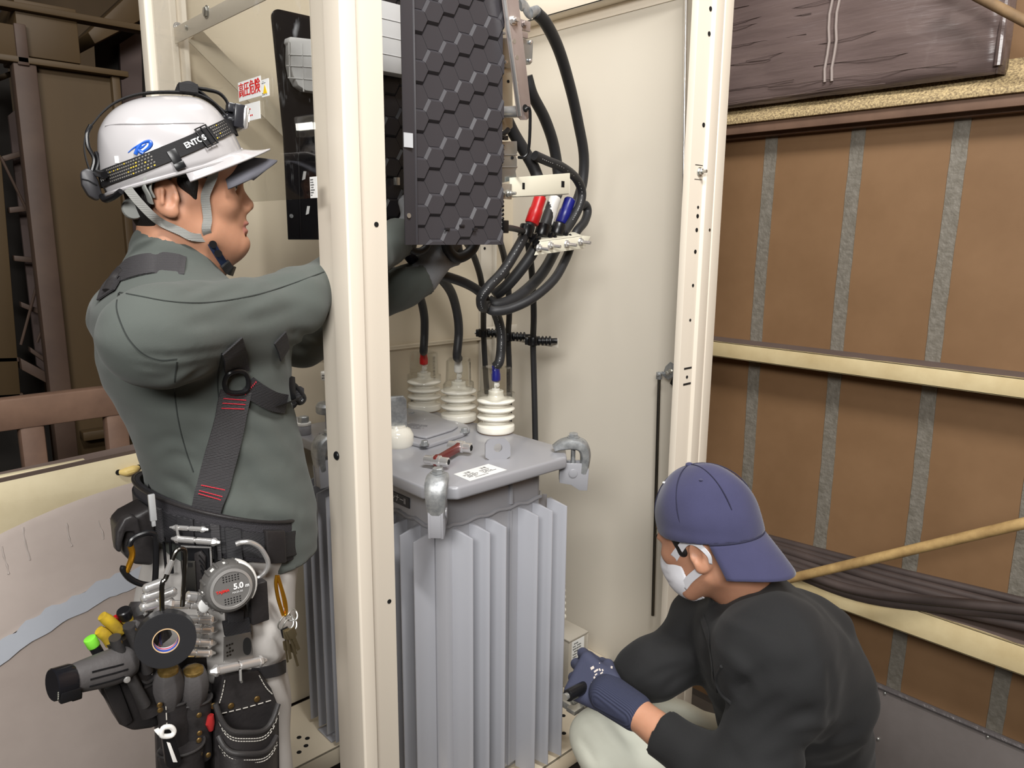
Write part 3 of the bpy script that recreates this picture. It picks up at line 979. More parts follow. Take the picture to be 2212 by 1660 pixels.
# lid sticker and wrench lying on the lid
P = [on_z(px, py, LZ + .0004) for px, py in ((980, 1025), (1055, 1003), (1095, 1016), (1015, 1040))]
b = MB(); b.prism(P, (0, 0, .0005)); st = obj('lid_sticker', b, PAPER, tf, label='white sticker with black caution print')
c = sum(P) / 4 + [0, 0, .0006]; xd = nrm(P[1] - P[0]); yd = nrm(np.cross(UP, xd))
wl, hl = np.linalg.norm(P[1] - P[0]), np.linalg.norm(P[3] - P[0]) * .8
b = MB()
for sg in (-1, 1):
    stripes(b, c + xd * wl * .23 * sg - yd * hl * .05, xd, yd, wl * .40, hl * .45, 4, 11 + sg, chars=16)
stripes(b, c - yd * hl * .40, xd, yd, wl * .6, hl * .1, 1, 13, chars=16)
obj('lettering', b, INK, st)
for sg in (-1, 1):
    text('heading', '注意', INK, st, c + xd * wl * .23 * sg + yd * hl * .32, xd, yd, hl * .2)
wr = thing('socket_wrench', 'red brown double ended ratchet wrench lying on transformer lid', 'wrench', on_z(975, 985, LZ))
A, B2 = on_z(948, 996, LZ + .022), on_z(998, 966, LZ + .022)
d = nrm(B2 - A); s = nrm(np.cross(UP, d))
WR = mat('red brown enamel', (120, 52, 48), .3, .3)
b = MB()
g = [(-.005, .013), (.012, .015), (.03, .0085), (.075, .0085)]
Ln = np.linalg.norm(B2 - A)
prof = [(-.012, .006), (-.008, .0125), (.004, .014), (.018, .0105), (Ln - .018, .0105), (Ln - .004, .014), (Ln + .008, .0125), (Ln + .012, .006)]
b.prism([A + d * x + UP * y for x, y in prof] + [A + d * x - UP * y for x, y in prof[::-1]], s * .012)
wrh = obj('handle', b, WR, wr, bevel=.003)
for p, r in ((A, .0105), (B2, .0125)):
    b = MB(); m0 = p + s * .006
    b.lathe([(r * .8, -.032), (r, -.03), (r, -.012), (r * 1.25, -.010), (r * 1.25, .010), (r, .012), (r, .03), (r * .8, .032)], m0, s, 18); 
    so = obj('socket', b, CHROME, wr)
    for sg in (-1, 1):
        b = MB(); b.cyl(m0 + s * sg * .0315, m0 + s * sg * .0325, r * .68, n=6); obj('socket_opening', b, HOLE, so)
# ---------------------------------------------------------------- load break switch: barriers, arms, brackets
YB1 = 1.30


def hex_barrier(label, Yp, x0, x1, z0, z1, m, flange=True, relief=True, rcorner=0.0, seed=1, group='hexagon pattern barriers'):
    t = thing('phase_barrier', label, 'barrier', ((x0 + x1) / 2, Yp, z0), group)
    b = MB()
    b.bb((x0 + (.03 if flange else 0), Yp, z0), (x1, Yp + .004, z1))
    a = .0272
    H = a * math.sqrt(3)
    xs = x0 + (.034 if flange else .006)
    n = int((x1 - xs) / (1.5 * a)) + 2
    mrows = int((z1 - z0) / H) + 2

    def lev_of(c, z): return int(math.floor((z - z0) / H - c / 2 + .25)) % 2
    for c in range(-1, n):
        for r in range(-1, mrows):
            cx_ = xs + c * 1.5 * a + .01
            cz_ = z0 + r * H + (H / 2 if c % 2 else 0) + .012
            lev = lev_of(c, cz_ - .012)
            h = .0012 + .0052 * lev
            A6 = [math.radians(60 * k) for k in range(6)]
            lines = []
            for k in range(6):          # edge k lies between corners k and k+1
                am = math.radians(60 * k + 30)
                dc = {0: 1, 1: 0, 2: -1, 3: -1, 4: 0, 5: 1}[k]
                dz = {0: .5, 1: 1, 2: .5, 3: -.5, 4: -1, 5: -.5}[k] * H
                nl = lev_of(c + dc, cz_ - .012 + dz)
                ins = .0055 if (lev == 1 and nl == 0) else .0005
                lines.append((math.cos(am), math.sin(am), H / 2 - ins))
            top = []
            for k in range(6):
                (a1, b1, c1), (a2, b2, c2) = lines[k - 1], lines[k]
                det = a1 * b2 - a2 * b1
                top.append((cx_ + (c1 * b2 - c2 * b1) / det, cz_ + (a1 * c2 - a2 * c1) / det))
            pts = [(cx_ + a * math.cos(t_), cz_ + a * math.sin(t_)) for t_ in A6]
            cl = lambda q: (min(max(q[0], xs - .002), x1), min(max(q[1], z0), z1))
            pts = [cl(q) for q in pts]; top = [cl(q) for q in top]
            area_ = abs(sum(pts[i][0] * pts[(i + 1) % 6][1] - pts[(i + 1) % 6][0] * pts[i][1] for i in range(6)))
            if area_ < a * a * .15: continue
            vs = [(q[0], Yp, q[1]) for q in pts] + [(q[0], Yp - h, q[1]) for q in top]
            fs = [(6, 7, 8, 9, 10, 11)] + [(i, (i + 1) % 6, 6 + (i + 1) % 6, 6 + i) for i in range(6)]
            b.add(vs, fs)
    obj('hexagon_plate', b, m, t, sharp=20)
    if flange:
        b = MB(); b.prism([(x0, Yp - .012, z0), (x0 + .032, Yp - .006, z0), (x0 + .034, Yp - .009, z0), (x0 + .037, Yp - .006, z0), (x0 + .037, Yp + .002, z0), (x0, Yp - .009, z0)], (0, 0, z1 - z0))
        obj('edge_flange', b, m, t, bevel=.0008)
    return t


zb = on_y(975, 529, YB1)[2]
xa, xb = on_y(872, 528, YB1)[0], on_y(1083, 528, YB1)[0]
bar1 = hex_barrier('big charcoal hexagon patterned barrier hanging in front of the worker hands', YB1, xa - .004, xb, zb, 2.13, BARRIER)
b = MB(); p = on_y(882, 303, YB1 - .013); b.box(p, (.022, .0015, .028)); obj('tab', b, mat('pale label', (205, 208, 212), .35), bar1, label='pale metal tab')
b = MB(); p = on_y(883, 466, YB1 - .012); b.cyl(p, p - YD * .0012, .005, n=16); obj('rivet', b, STEEL, bar1)
b = MB()
for px, py in ((966, 495), (998, 488), (1026, 495)):
    b.box(on_y(px, py, YB1 - .008), (.013, .004, .005))
obj('foot_slots', b, BARRIER_DK, bar1, bevel=.0008)
YB2, YB3 = 1.56, 1.80
bar2 = hex_barrier('dark hexagon patterned barrier showing between beige post and charcoal barrier', YB2, on_y(800, 300, YB2)[0], on_y(800, 300, YB2)[0] + .30, zb, 2.13, BARRIER_DK, flange=False)
b = MB(); p0, p1 = on_y(815, 157, YB2 - .02), on_y(868, 20, YB2 - .02)
b.bb((p0[0] - .03, YB2 - .045, p0[2]), (p1[0] + .02, YB2 - .008, p1[2]))
for k in range(1, 4):
    z = p0[2] + (p1[2] - p0[2]) * k / 4
    b.bb((p0[0] - .03, YB2 - .0465, z - .001), (p1[0] + .02, YB2 - .045, z + .001))
obj('chute', b, mat('pale grey moulding', (200, 200, 200), .45), bar2, bevel=.003, label='pale grey ribbed arc chute')
b = MB(); b.box(on_y(857, 392, YB2 - .02), (.012, .01, .018)); obj('clip', b, STEEL, bar2, bevel=.001)
x3 = on_y(597, 250, YB3)[0]
zt3 = on_y(640, 28, YB3)[2]
t = bar3 = thing('phase_barrier', 'black glossy barrier with pale ribbed chute behind the acrylic guard', 'barrier', (x3 + .1, YB3, zb), 'hexagon pattern barriers')
P = []
rc = .022
for cx_, cz_, a0 in ((x3 + .31 - rc, zt3 - rc, 0), (x3 + rc, zt3 - rc, 90)):
    for k in range(7):
        a = math.radians(a0 + 15 * k); P.append((cx_ + rc * math.cos(a), YB3, cz_ + rc * math.sin(a)))
zb3 = on_y(650, 518, YB3)[2]
P += [(x3 + .016, YB3, zb3 + .25), (x3 + .016, YB3, zb3), (x3 + .31, YB3, zb3)]
b = MB(); b.prism(P, (0, .004, 0)); obj('plate', b, mat('glossy black plastic', (24, 23, 25), .18), t, bevel=.001)
P = [on_y(px, py, YB3 - .004) for px, py in ((614, 84), (612, 95), (616, 99), (615, 140), (620, 165), (632, 188), (648, 199), (692, 205), (740, 208), (740, 95), (690, 92))]
b = MB(); b.prism(P, (0, -.03, 0))
chm = MATS['pale grey moulding']; cht = obj('chute', b, chm, t, bevel=.004, label='pale grey ribbed arc chute')
b = MB()
for (q0, q1) in (((622, 118), (720, 122)), ((618, 142), (720, 148)), ((622, 168), (720, 176)), ((652, 94), (656, 198)), ((624, 92), (626, 170)), ((684, 96), (688, 202))):
    b.tube([on_y(*q0, YB3 - .0345), on_y(*q1, YB3 - .0345)], .0016, 6)
obj('ribs', b, chm, cht)
for px, py in ((655, 379), (663, 454)):
    b = MB(); a_ = on_y(px, py, YB3 - .002); b.prism([a_ + [-.004, 0, -.012], a_ + [.004, 0, -.009], a_ + [.008, 0, .010], a_ + [.001, 0, .010]], (0, -.002, 0)); obj('slot', b, chm, t)
b = MB(); p = on_y(629, 467, YB3); b.cyl(p, p - YD * .002, .005, n=14); obj('rivet', b, GALV, t)
b = MB(); b.cyl(on_y(645, 330, YB3 - .003), on_y(650, 516, YB3 - .003), .002, n=8); obj('ridge', b, MATS['glossy black plastic'], t)
# label hanging on the acrylic near post
s, c, w, h = wall_sticker('instruction_label', acr, (671, 686, 382, 428), XA, 'white instruction label with black print', off=-.0012)
b = MB(); stripes(b, c, -YD, UP, w * .8, h * .85, 7, 21, chars=9); obj('lettering', b, INK, s)

# operating mechanism right of the barrier
YM = 1.34
q = lambda px, py, Y=YM: on_y(px, py, Y)
mech = thing('switch_mechanism', 'zinc plated switch mechanism beside the charcoal barrier, with lever arm and plates', 'mechanism', q(1090, 200))
b = MB()
P = [q(1074, -20, YM + .02), q(1106, -20, YM + .02), q(1108, 275, YM + .02), q(1098, 284, YM + .02), q(1084, 280, YM + .02), q(1076, 262, YM + .02)]
b.prism(P, (0, .004, 0)); b.prism([P[0], P[5], P[5] + [0, .03, 0], P[0] + [0, .03, 0]], (.003, 0, 0))
obj('back_bar', b, ZINC, mech, bevel=.001)
for px, py in ((1082, 174), (1082, 205), (1098, 176)):
    b = MB(); a_ = q(px, py, YM + .0195); b.cyl(a_, a_ - YD * .0008, .0035, n=14); obj('bore', b, HOLE, mech)
LEV = mat('brownish steel lever', (186, 174, 170), .32, .5, vary=(10, .4), rgb2=(160, 146, 142))
b = MB(); yl = YM - .055
P = [q(1083, -20, yl), q(1118, -20, yl), q(1148, 238, yl), q(1148, 250, yl), q(1139, 259, yl), q(1126, 259, yl), q(1119, 252, yl)]
b.prism(P, (0, .0035, 0)); lever = obj('lever_arm', b, LEV, mech, bevel=.001)
b = MB(); b.prism([P[0], P[6], P[6] + [.003, 0, 0], P[0] + [.003, 0, 0]], (0, -.010, 0)); obj('edge', b, CHROME, lever, bevel=.0006)
for px, py in ((1111, 89), (1117, 124), (1118, 179), (1121, 208)):
    b = MB(); a_ = q(px, py, yl - .0004); b.cyl(a_, a_ + YD * .0006, .0052 if py < 140 else .003, n=16); obj('bore', b, STEEL, lever)
b = MB(); a_ = q(1135, 234, yl - .0004); b.cyl(a_, a_ + YD * .0006, .0085, n=18); obj('bore', b, HOLE, lever)
b = MB(); b.hexbolt(q(1107, 44, yl), (0, -1, 0), .008, .007, stud=.016); b.hexbolt(q(1112, 44, yl), (0, -1, 0), .005, .01); obj('bolt', b, CHROME, lever)
b = MB(); b.cyl(q(1077, 243, YM + .01), q(1127, 241, yl + .002), .013, n=22); obj('cross_shaft', b, CHROME, mech)
b = MB(); b.bb(q(1066, 212, YM - .0), q(1060, 263, YM + .02)); obj('stop_plate', b, CHROME, mech, bevel=.001)
b = MB(); b.prism([q(1085, 82, YM + .01), q(1136, 82, YM + .01), q(1138, 87, YM + .01), q(1150, 86, YM + .01), q(1152, 90, YM + .01), q(1150, 134, YM + .01), q(1146, 139, YM + .01), q(1098, 147, YM + .01), q(1086, 144, YM + .01)], (0, .003, 0))
pt = obj('mounting_plate', b, mat('blue white zinc', (178, 186, 192), .3, .9), mech, bevel=.001)
for px, py in ((1146, 91), (1145, 131), (1093, 134)):
    b = MB(); b.hexbolt(q(px, py, YM + .009), (0, -1, 0), .0035, .003); obj('bolt', b, CHROME, pt)
b = MB(); b.bb(q(1122, 40, YM), q(1142, 70, YM + .006)); b.bb(q(1126, 66, YM), q(1138, 84, YM + .004)); b.hexbolt(q(1131, 51, YM - .001), (0, -1, 0), .006, .006); obj('hinge_block', b, LEV, mech, bevel=.001)
b = MB(); b.tube([q(1075, -10, YM - .02), q(1073, 90, YM - .02), q(1070, 200, YM - .02), q(1068, 265, YM - .02), q(1074, 288, YM - .015), q(1088, 296, YM - .01)], .006, 10, smooth=5); obj('spring_wire', b, BLACKP, mech)
b = MB(); b.box(q(1075, 71, YM - .03), (.03, .02, .005)); obj('lug', b, CHROME, mech, bevel=.001)
b = MB(); b.prism([q(1080, 306, YM), q(1117, 305, YM), q(1118, 330, YM), q(1114, 336, YM), q(1117, 345, YM), q(1117, 362, YM), q(1114, 370, YM), q(1117, 388, YM), q(1082, 396, YM)], (0, .003, 0)); lp = obj('lower_plate', b, MATS['blue white zinc'], mech, bevel=.001)
b = MB()
for py in (335, 361): b.tube([q(1082, py, YM - .001), q(1117, py, YM - .001)], .0016, 8)
obj('rib', b, MATS['blue white zinc'], lp)
b = MB(); a_ = q(1107, 341, YM - .0008); b.cyl(a_, a_ - YD * .0006, .004, n=14); obj('bore', b, HOLE, lp)
b = MB()
for py in (313, 322, 332, 343): b.bb(q(1054, py - 1.2, YM - .012), q(1082, py + 1.2, YM))
obj('comb', b, BLACKP, mech)
b = MB(); b.tube([q(1068, 290, YM - .01), q(1078, 292, YM - .012), q(1092, 286, YM - .012), q(1098, 280, YM - .01)], .006, 8, smooth=4); b.box(q(1090, 298, YM - .01), (.014, .01, .010)); obj('cable_tie', b, BLACKP, mech)
b = MB(); b.tube([q(1134, 236, yl - .006), q(1140, 233, yl - .01), q(1145, 243, yl - .012), q(1144, 300, yl - .006), q(1140, 330, yl), q(1130, 340, yl + .008), q(1120, 340, yl + .02)], .0036, 10, smooth=5)
hk = obj('hook_rod', b, BLACKP, mech)
b = MB()
for k in range(7):
    b.lathe([(.004, 0), (.006, .004), (.004, .008)], q(1084, 440 + k * 9, YM + .0), UP, 12)
obj('rubber_bellows', b, BLACKP, mech)
b = MB(); b.box(q(1088, 490, YM), (.018, .018, .03)); obj('end_block', b, BLACKP, mech, bevel=.002)
b = MB(); b.box(q(1077, 368, YM - .004), (.011, .006, .04)); obj('spacer', b, WHITE, mech)

# beige arm bracket
ab = thing('arm_bracket', 'beige slotted channel bracket sticking out right of the zinc mechanism', 'bracket', q(1160, 400))
Yb = YM - .01
b = MB()
P = [q(1102, 384, Yb), q(1230, 374, Yb), q(1229, 420, Yb), q(1102, 427, Yb)]
b.prism(P, (0, .003, 0)); b.prism([P[3], P[2], P[2] + [.02, .05, .0], P[3] + [0, .05, 0]], (0, 0, .0025))
b.prism([P[1], P[2], P[2] + [0.003, .004, 0], P[1] + [0.003, .004, 0]], (0.001, -.001, 0))
abp = obj('channel', b, mat('pale cream bracket', (224, 219, 200), .4), ab, bevel=.001)
for px, py, w in ((1131, 402, .008), (1216, 398, .011)):
    b = MB(); a_ = q(px, py, Yb - .0005); b.box(a_, (w, .0008, .015)); obj('slot', b, HOLE, abp, bevel=.0003)
b = MB(); b.bb(q(1082, 396, Yb - .006), q(1103, 431, Yb - .002)); b.hexbolt(q(1098, 418, Yb - .006), (.4, -1, 0), .007, .008, stud=.02); b.hexbolt(q(1086, 418, Yb - .006), (-.2, -1, 0), .006, .007, stud=.012); obj('end_bolt', b, STEEL, ab, bevel=.0006)

# cable clamp bracket with studs
yc = 1.40
cb = thing('stud_bracket', 'beige angle bracket with zinc studs, clamping the cable sleeves', 'bracket', on_y(1210, 530, yc))
q2 = lambda px, py, Y=yc: on_y(px, py, Y)
b = MB()
P = [q2(1168, 521), q2(1258, 509), q2(1276, 511), q2(1262, 537), q2(1155, 552)]
b.prism(P, (0, .003, 0)); b.prism([P[0], P[1], P[1] + [.02, .05, .01], P[0] + [.02, .05, .01]], (0, 0, -.0025))
obj('angle', b, MATS['pale cream bracket'], cb, bevel=.0008)
for px, py in ((1163, 536), (1188, 530), (1223, 527), (1253, 522)):
    b = MB(); b.hexbolt(q2(px, py) , (.15, -1, -.1), .0085, .007, stud=.034); obj('stud', b, CHROME, cb)
for k, (px, py) in enumerate(((1137, 500), (1172, 498), (1205, 496))):
    t = thing('sleeve_clamp', ['black insulated clamp holding the red sleeve', 'black insulated clamp holding the white sleeve', 'black insulated clamp holding the blue sleeve'][k], 'clamp', q2(px, py, 1.44), 'black clamps on the stud bracket')
    c = q2(px, py, 1.44); d = nrm((.55, -.25, -.55))
    b = MB(); b.cyl(c - nrm((.35, 0, 1)) * .016, c + nrm((.35, 0, 1)) * .016, .020, n=20); obj('collar', b, BLACKP, t, bevel=.002)
    b = MB(); prof = [(.010, 0)]
    for j in range(3):
        h = .012 + j * .012; prof += [(.010, h), (.017, h + .003), (.017, h + .007), (.010, h + .009)]
    prof += [(.009, .05)]
    b.lathe(prof, c + d * .008, d, 18); obj('ribbed_insulator', b, BLACKP, t)


def sleeve(label, a, c, Y, m, group='coloured phase sleeves'):
    a, c = on_y(*a, Y), on_y(*c, Y); L = np.linalg.norm(c - a)
    b = MB(); b.lathe([(.0165, 0), (.0185, .003), (.0185, L * .48), (.0165, L * .55), (.0165, L - .004), (.0135, L)], a, c - a, 24)
    return obj('phase_sleeve', b, m, label=label, cat='sleeve', group=group)


sr = sleeve('red phase sleeve on cable under the beige arm bracket', (1148, 484), (1168, 424), 1.44, RED)
sleeve('white phase sleeve on cable under the beige arm bracket', (1180, 484), (1200, 426), 1.46, WHITE)
sleeve('blue phase sleeve on cable, half hidden at the right of the white one', (1212, 484), (1232, 430), 1.49, BLUE)

# cable lug at top
lg = thing('cable_lug', 'silver crimp lug at the top end of the longest black cable', 'lug', q(1140, 25, 1.42))
b = MB(); b.tube([on_y(1124, 12, 1.42), on_y(1132, 12, 1.42), on_y(1141, 27, 1.42), on_y(1148, 32, 1.42)], .013, 14, smooth=5, flat=(1, .45)); b.cyl(on_y(1144, 28, 1.42), on_y(1160, 24, 1.42), .0125, .0135, n=18)
obj('lug', b, GALV, lg, sharp=50)


def cable(label, path, r, m=RUBBER, n=14, group='black power cables', print_seed=None):
    """path: (px, py, Y) points at real depths"""
    P = [on_y(*p) if not isinstance(p, np.ndarray) else p for p in path]
    b = MB(); b.tube(P, r, n, smooth=8)
    o = obj('power_cable', b, m, label=label, cat='cable', group=group)
    if print_seed:
        PP, _ = catmull(P, 14)
        rnd = random.Random(print_seed)
        b = MB()
        for i in range(6, len(PP) - 6):
            if i % 2 or rnd.random() < .4: continue
            d = nrm(PP[i + 1] - PP[i - 1]); v = nrm(np.array([PP[i][0], PP[i][1], PP[i][2] - CZ])); s = nrm(np.cross(d, v)); nn_ = nrm(np.cross(s, d))
            if nn_.dot(v) > 0: nn_ = -nn_
            c = PP[i] + nn_ * (r + .0002); L = .0018
            b.add([c - d * L - s * .0008, c + d * L - s * .0008, c + d * L + s * .0008, c - d * L + s * .0008], [(0, 1, 2, 3)])
        obj('lettering', b, mat('cable print', (165, 165, 165), .5), o)
    return o


R1 = .0155
cable('longest black cable sweeping down from the silver lug', [(1158, 27, 1.42), (1180, 52, 1.43), (1208, 110, 1.46), (1232, 190, 1.5), (1249, 265, 1.53), (1261, 335, 1.55), (1258, 395, 1.56), (1243, 445, 1.56), (1224, 490, 1.55), (1200, 540, 1.53), (1168, 595, 1.5), (1120, 640, 1.48), (1078, 658, 1.48), (1056, 650, 1.5)], R1)
cable('black cable coming out from behind the lever arm', [(1138, 165, 1.5), (1150, 205, 1.5), (1176, 255, 1.52), (1195, 310, 1.54), (1205, 370, 1.55), (1206, 410, 1.54), (1198, 430, 1.47), (1188, 455, 1.46), (1172, 500, 1.45), (1145, 555, 1.46), (1100, 612, 1.49), (1068, 640, 1.51)], R1)
cable('black cable running from the zinc bar to the red sleeve', [(1085, 235, 1.48), (1108, 285, 1.47), (1132, 325, 1.46), (1153, 362, 1.45), (1166, 400, 1.44), (1167, 425, 1.44)], R1)
cable('black cable with white print leaving the red sleeve clamp and curling to the near bushing', [(1146, 486, 1.44), (1135, 503, 1.44), (1122, 530, 1.43), (1088, 585, 1.43), (1056, 620, 1.43), (1040, 643, 1.44), (1043, 664, 1.46), (1058, 660, 1.50), (1072, 680, 1.53), (1082, 715, 1.545), (1083, 745, 1.545), (1079, 780, 1.535), bz[2]], .0135, print_seed=3)
cable('short black cable with white print and a free cut end above the arm bracket', [(1155, 336, 1.42), (1182, 348, 1.42), (1215, 362, 1.43), (1244, 385, 1.45), (1257, 415, 1.46), (1252, 445, 1.46), (1237, 475, 1.46), (1215, 508, 1.45)], .0125, print_seed=5)
cable('short looped black cable at the right end of the stud bracket', [(1236, 472, 1.47), (1250, 450, 1.47), (1264, 443, 1.47), (1269, 458, 1.47), (1262, 480, 1.46), (1246, 500, 1.45), (1235, 525, 1.45), (1222, 560, 1.44), (1196, 605, 1.42), (1150, 645, 1.42), (1100, 668, 1.44), (1066, 672, 1.46), (1052, 664, 1.49)], .0125)
cable('black cable bending up from the loop toward the glove', [(1052, 652, 1.50), (1035, 630, 1.50), (1005, 612, 1.49), (965, 598, 1.49), (930, 590, 1.49)], .0125)
cable('black cable dropping to the middle white bushing', [(905, 560, 1.5), (928, 585, 1.52), (955, 605, 1.55), (976, 635, 1.60), (988, 680, 1.64), (991, 720, 1.66), (987, 768, 1.66), bz[1]], .0125)
cable('black cable dropping to the far white bushing', [(800, 560, 1.7), (848, 585, 1.72), (885, 612, 1.75), (906, 640, 1.79), (916, 680, 1.82), (917, 720, 1.83), (915, 757, 1.83), bz[0]], .0125)
cable('thin black cable passing the first clamp of the strip', [(1005, 520, 1.6), (1022, 550, 1.68), (1038, 600, 1.76), (1044, 650, 1.80), tuple(proj(CLAMPS[0])[:2]) + (CLAMPS[0][1],), (1048, 790, CLAMPS[0][1] + .02), (1052, 850, CLAMPS[0][1] + .03)], .0095)
cable('thin black cable passing the second clamp of the strip', [(1078, 515, 1.62), (1090, 560, 1.70), (1098, 620, 1.72), (1100, 680, 1.735), tuple(proj(CLAMPS[1])[:2]) + (CLAMPS[1][1],), (1100, 800, CLAMPS[1][1] + .01), (1100, 940, CLAMPS[1][1] + .03)], .0095)
cable('thin black cable passing the third clamp of the strip, down the beige panel', [(1140, 520, 1.55), (1148, 580, 1.58), (1152, 640, 1.615), (1153, 690, 1.625), tuple(proj(CLAMPS[2])[:2]) + (CLAMPS[2][1],), (1153, 800, CLAMPS[2][1] + .01), (1155, 880, CLAMPS[2][1] + .01), (1157, 980, CLAMPS[2][1] + .01)], .0095)
cable('thick black cable loop under the barrier beside the glove', [(960, 505, 1.42), (968, 540, 1.42), (985, 557, 1.42), (1005, 552, 1.42), (1022, 536, 1.42), (1032, 510, 1.42)], .013)
cable('small dark cable loop under the left end of the barrier', [(876, 520, 1.40), (886, 538, 1.40), (904, 544, 1.40), (920, 535, 1.40), (928, 515, 1.40)], .0085)
cable('navy sleeved cable end under the left edge of the barrier', [(876, 542, 1.44), (890, 560, 1.46), (908, 580, 1.49)], .0135, mat('navy sleeve', (26, 28, 48), .4))
cable('short black cable from the end block to the red sleeve clamp', [(1092, 492, 1.36), (1110, 494, 1.39), (1130, 500, 1.43)], .0075)
# ---------------------------------------------------------------- things along the brown wall
FILM = mat('dusty stretch film', (120, 104, 100), .3, vary=(5, .5), rgb2=(92, 78, 76), bump=(14, .55, .01), stretch=(1, .25, 2.2), coat=.3)
pal = thing('wrapped_pallet', 'dark film wrapped pallet load standing on the speckled ledge', 'pallet', (WX - .06, 1.0, zt + .1))
xw = WX - .11
zbx = on_x(1800, 203, xw)[2]
yc0 = on_x(2152, 160, xw)[1]
rnd = random.Random(8)
g = []
for i in range(25):
    row = []
    for k in range(61):
        y = yc0 + 2.6 * k / 60
        z = zbx + .9 * i / 24
        row.append((xw + .008 * math.sin(k * .9 + i * .35) * math.sin(i * .8 + k * .11) + .004 * rnd.random() + .02 * math.exp(-i / 1.2), y, z))
    g.append(row)
b = MB(); b.sheet(g, .004)
obj('film', b, FILM, pal, sharp=180)
g = [[(xw + .01 + .09 * k / 12 + .004 * rnd.random(), yc0 + .004 * rnd.random() - .012 * math.sin(k * .26), zbx + .9 * i / 16) for k in range(13)] for i in range(17)]
b = MB(); b.sheet(g, .004)
obj('end_wrap', b, FILM, pal, sharp=180)
b = MB(); b.tube([(xw + .008, yc0, zbx + .02), (xw + .006, yc0, zbx + .3), (xw + .008, yc0 - .004, zbx + .9)], .012, 10)
obj('corner_fold', b, FILM, pal)
b = MB()
for k in range(26):
    z = zbx + .01 + .9 * (k / 26) ** 1.3
    y0 = yc0 + .05 + rnd.random() * .9
    L = .3 + rnd.random() * .9
    P = [(xw - .004 - .003 * math.sin(j * 1.1 + k), y0 + L * j / 8, z - .02 * j / 8 * (1 if k % 2 else -.4) + .004 * rnd.random()) for j in range(9)]
    b.tube(P, .0013, 6)
obj('film_wrinkles', b, FILM, pal)
b = MB(); ys = on_x(1805, 100, xw)[1]
for s in (0, .024):
    b.tube([(xw - .006, ys + s + .004 * math.sin(i * 1.7), zbx + .04 + .85 * i / 20) for i in range(21)], .005, 8)
obj('film_seam', b, mat('pale film seam', (150, 136, 130), .4), pal)
t = thing('brace_pipe', 'dusty brace pipe crossing the wrapped pallet at the upper right', 'pipe', on_x(2170, 20, WX-.25))
b = MB(); b.cyl(on_x(2050, -40, WX-.2), on_x(2260, 70, WX-.2), .014, n=16); obj('pipe', b, mat('dusty pipe', (150, 122, 88), .7, vary=(14, .6), rgb2=(112, 90, 66)), t)
pole = thing('slanted_pole', 'long tan painted pole leaning across the brown wall beside the crouching worker', 'pole', on_x(1960, 1190, (WX-.40)))
a_, c_ = on_x(1700, 1252, (WX-.40)), on_x(2212, 1131, (WX-.40))
b = MB(); b.cyl(a_, c_ + (c_ - a_) * .9, .0155, n=18); obj('tube', b, mat('tan chipped paint', (198, 166, 112), .5, vary=(16, .7), rgb2=(150, 120, 78), bump=(60, .15)), pole)
# black cables lying along the low rail
LOWC = mat('dusty black cable', (62, 54, 52), .5, vary=(8, .4), rgb2=(84, 72, 68))
zl = zx(2000, 1325, .2)
lines = [((1660, 1162), (1900, 1225), (2212, 1300), WX-0.09, .013), ((1660, 1172), (1900, 1238), (2212, 1318), WX-0.12, .013), ((1670, 1182), (1900, 1252), (2212, 1335), WX-0.15, .016), ((1680, 1198), (1900, 1268), (2212, 1345), WX-0.16, .014),
         ((1690, 1215), (1880, 1278), (2212, 1352), WX-0.18, .018), ((1700, 1232), (1880, 1295), (2212, 1330), WX-0.19, .018), ((1735, 1240), (1880, 1282), (2212, 1318), WX-0.21, .016)]
who = ['uppermost against the wall', 'second from the top', 'third from the top', 'fourth from the top', 'fifth from the top', 'sixth from the top', 'lowest, nearest the pole']
for i, (a, c, d, X, r) in enumerate(lines):
    P0, P1, P2 = on_x(*a, X), on_x(*c, X), on_x(*d, X)
    P = [P0 + (P0 - P1) * .6, P0, P1, P2, P2 + (P2 - P1) * 2.2]
    b = MB(); b.tube(P, r, 12, smooth=8)
    obj('draped_cable', b, LOWC, label='dusty black cable draped along the low rail, ' + who[i], cat='cable', group='cables draped along the low rail')
# dark patch plate low on the wall
X = WX - .012
P = [on_x(1888, 1478, X), on_x(2500, 1738, X), np.array([X, on_x(2500, 1738, X)[1], -.44]), np.array([X, on_x(1885, 1500, X)[1], -.44])]
b = MB(); b.prism(P, (.008, 0, 0))
pp = thing('patch_plate', 'dark grey riveted patch plate at the foot of the brown wall', 'plate', (X, P[0][1] - .3, -.44))
PLM = mat('dark grey plate', (140, 132, 129), .45, .2, vary=(3, .5), rgb2=(118, 110, 106))
obj('plate', b, PLM, pp, bevel=.002)
SEAL = mat('shiny silver sealant', (128, 122, 122), .32, .5, bump=(50, .8, .004))
b = MB(); b.tube([P[0] + (P[3] - P[0]) * t_ for t_ in (1, .6, .3, 0)], .012, 8); b.tube([P[0] + (P[1] - P[0]) * t_ for t_ in (0, .2, .4, .6, .8, 1)], .011, 8)
obj('sealant', b, SEAL, pp)
for px, py in ((1912, 1498), (1950, 1510), (1897, 1597), (2134, 1592)):
    b = MB(); b.sphere(on_x(px, py, X - .002), .006, 12); obj('rivet', b, STEEL, pp)

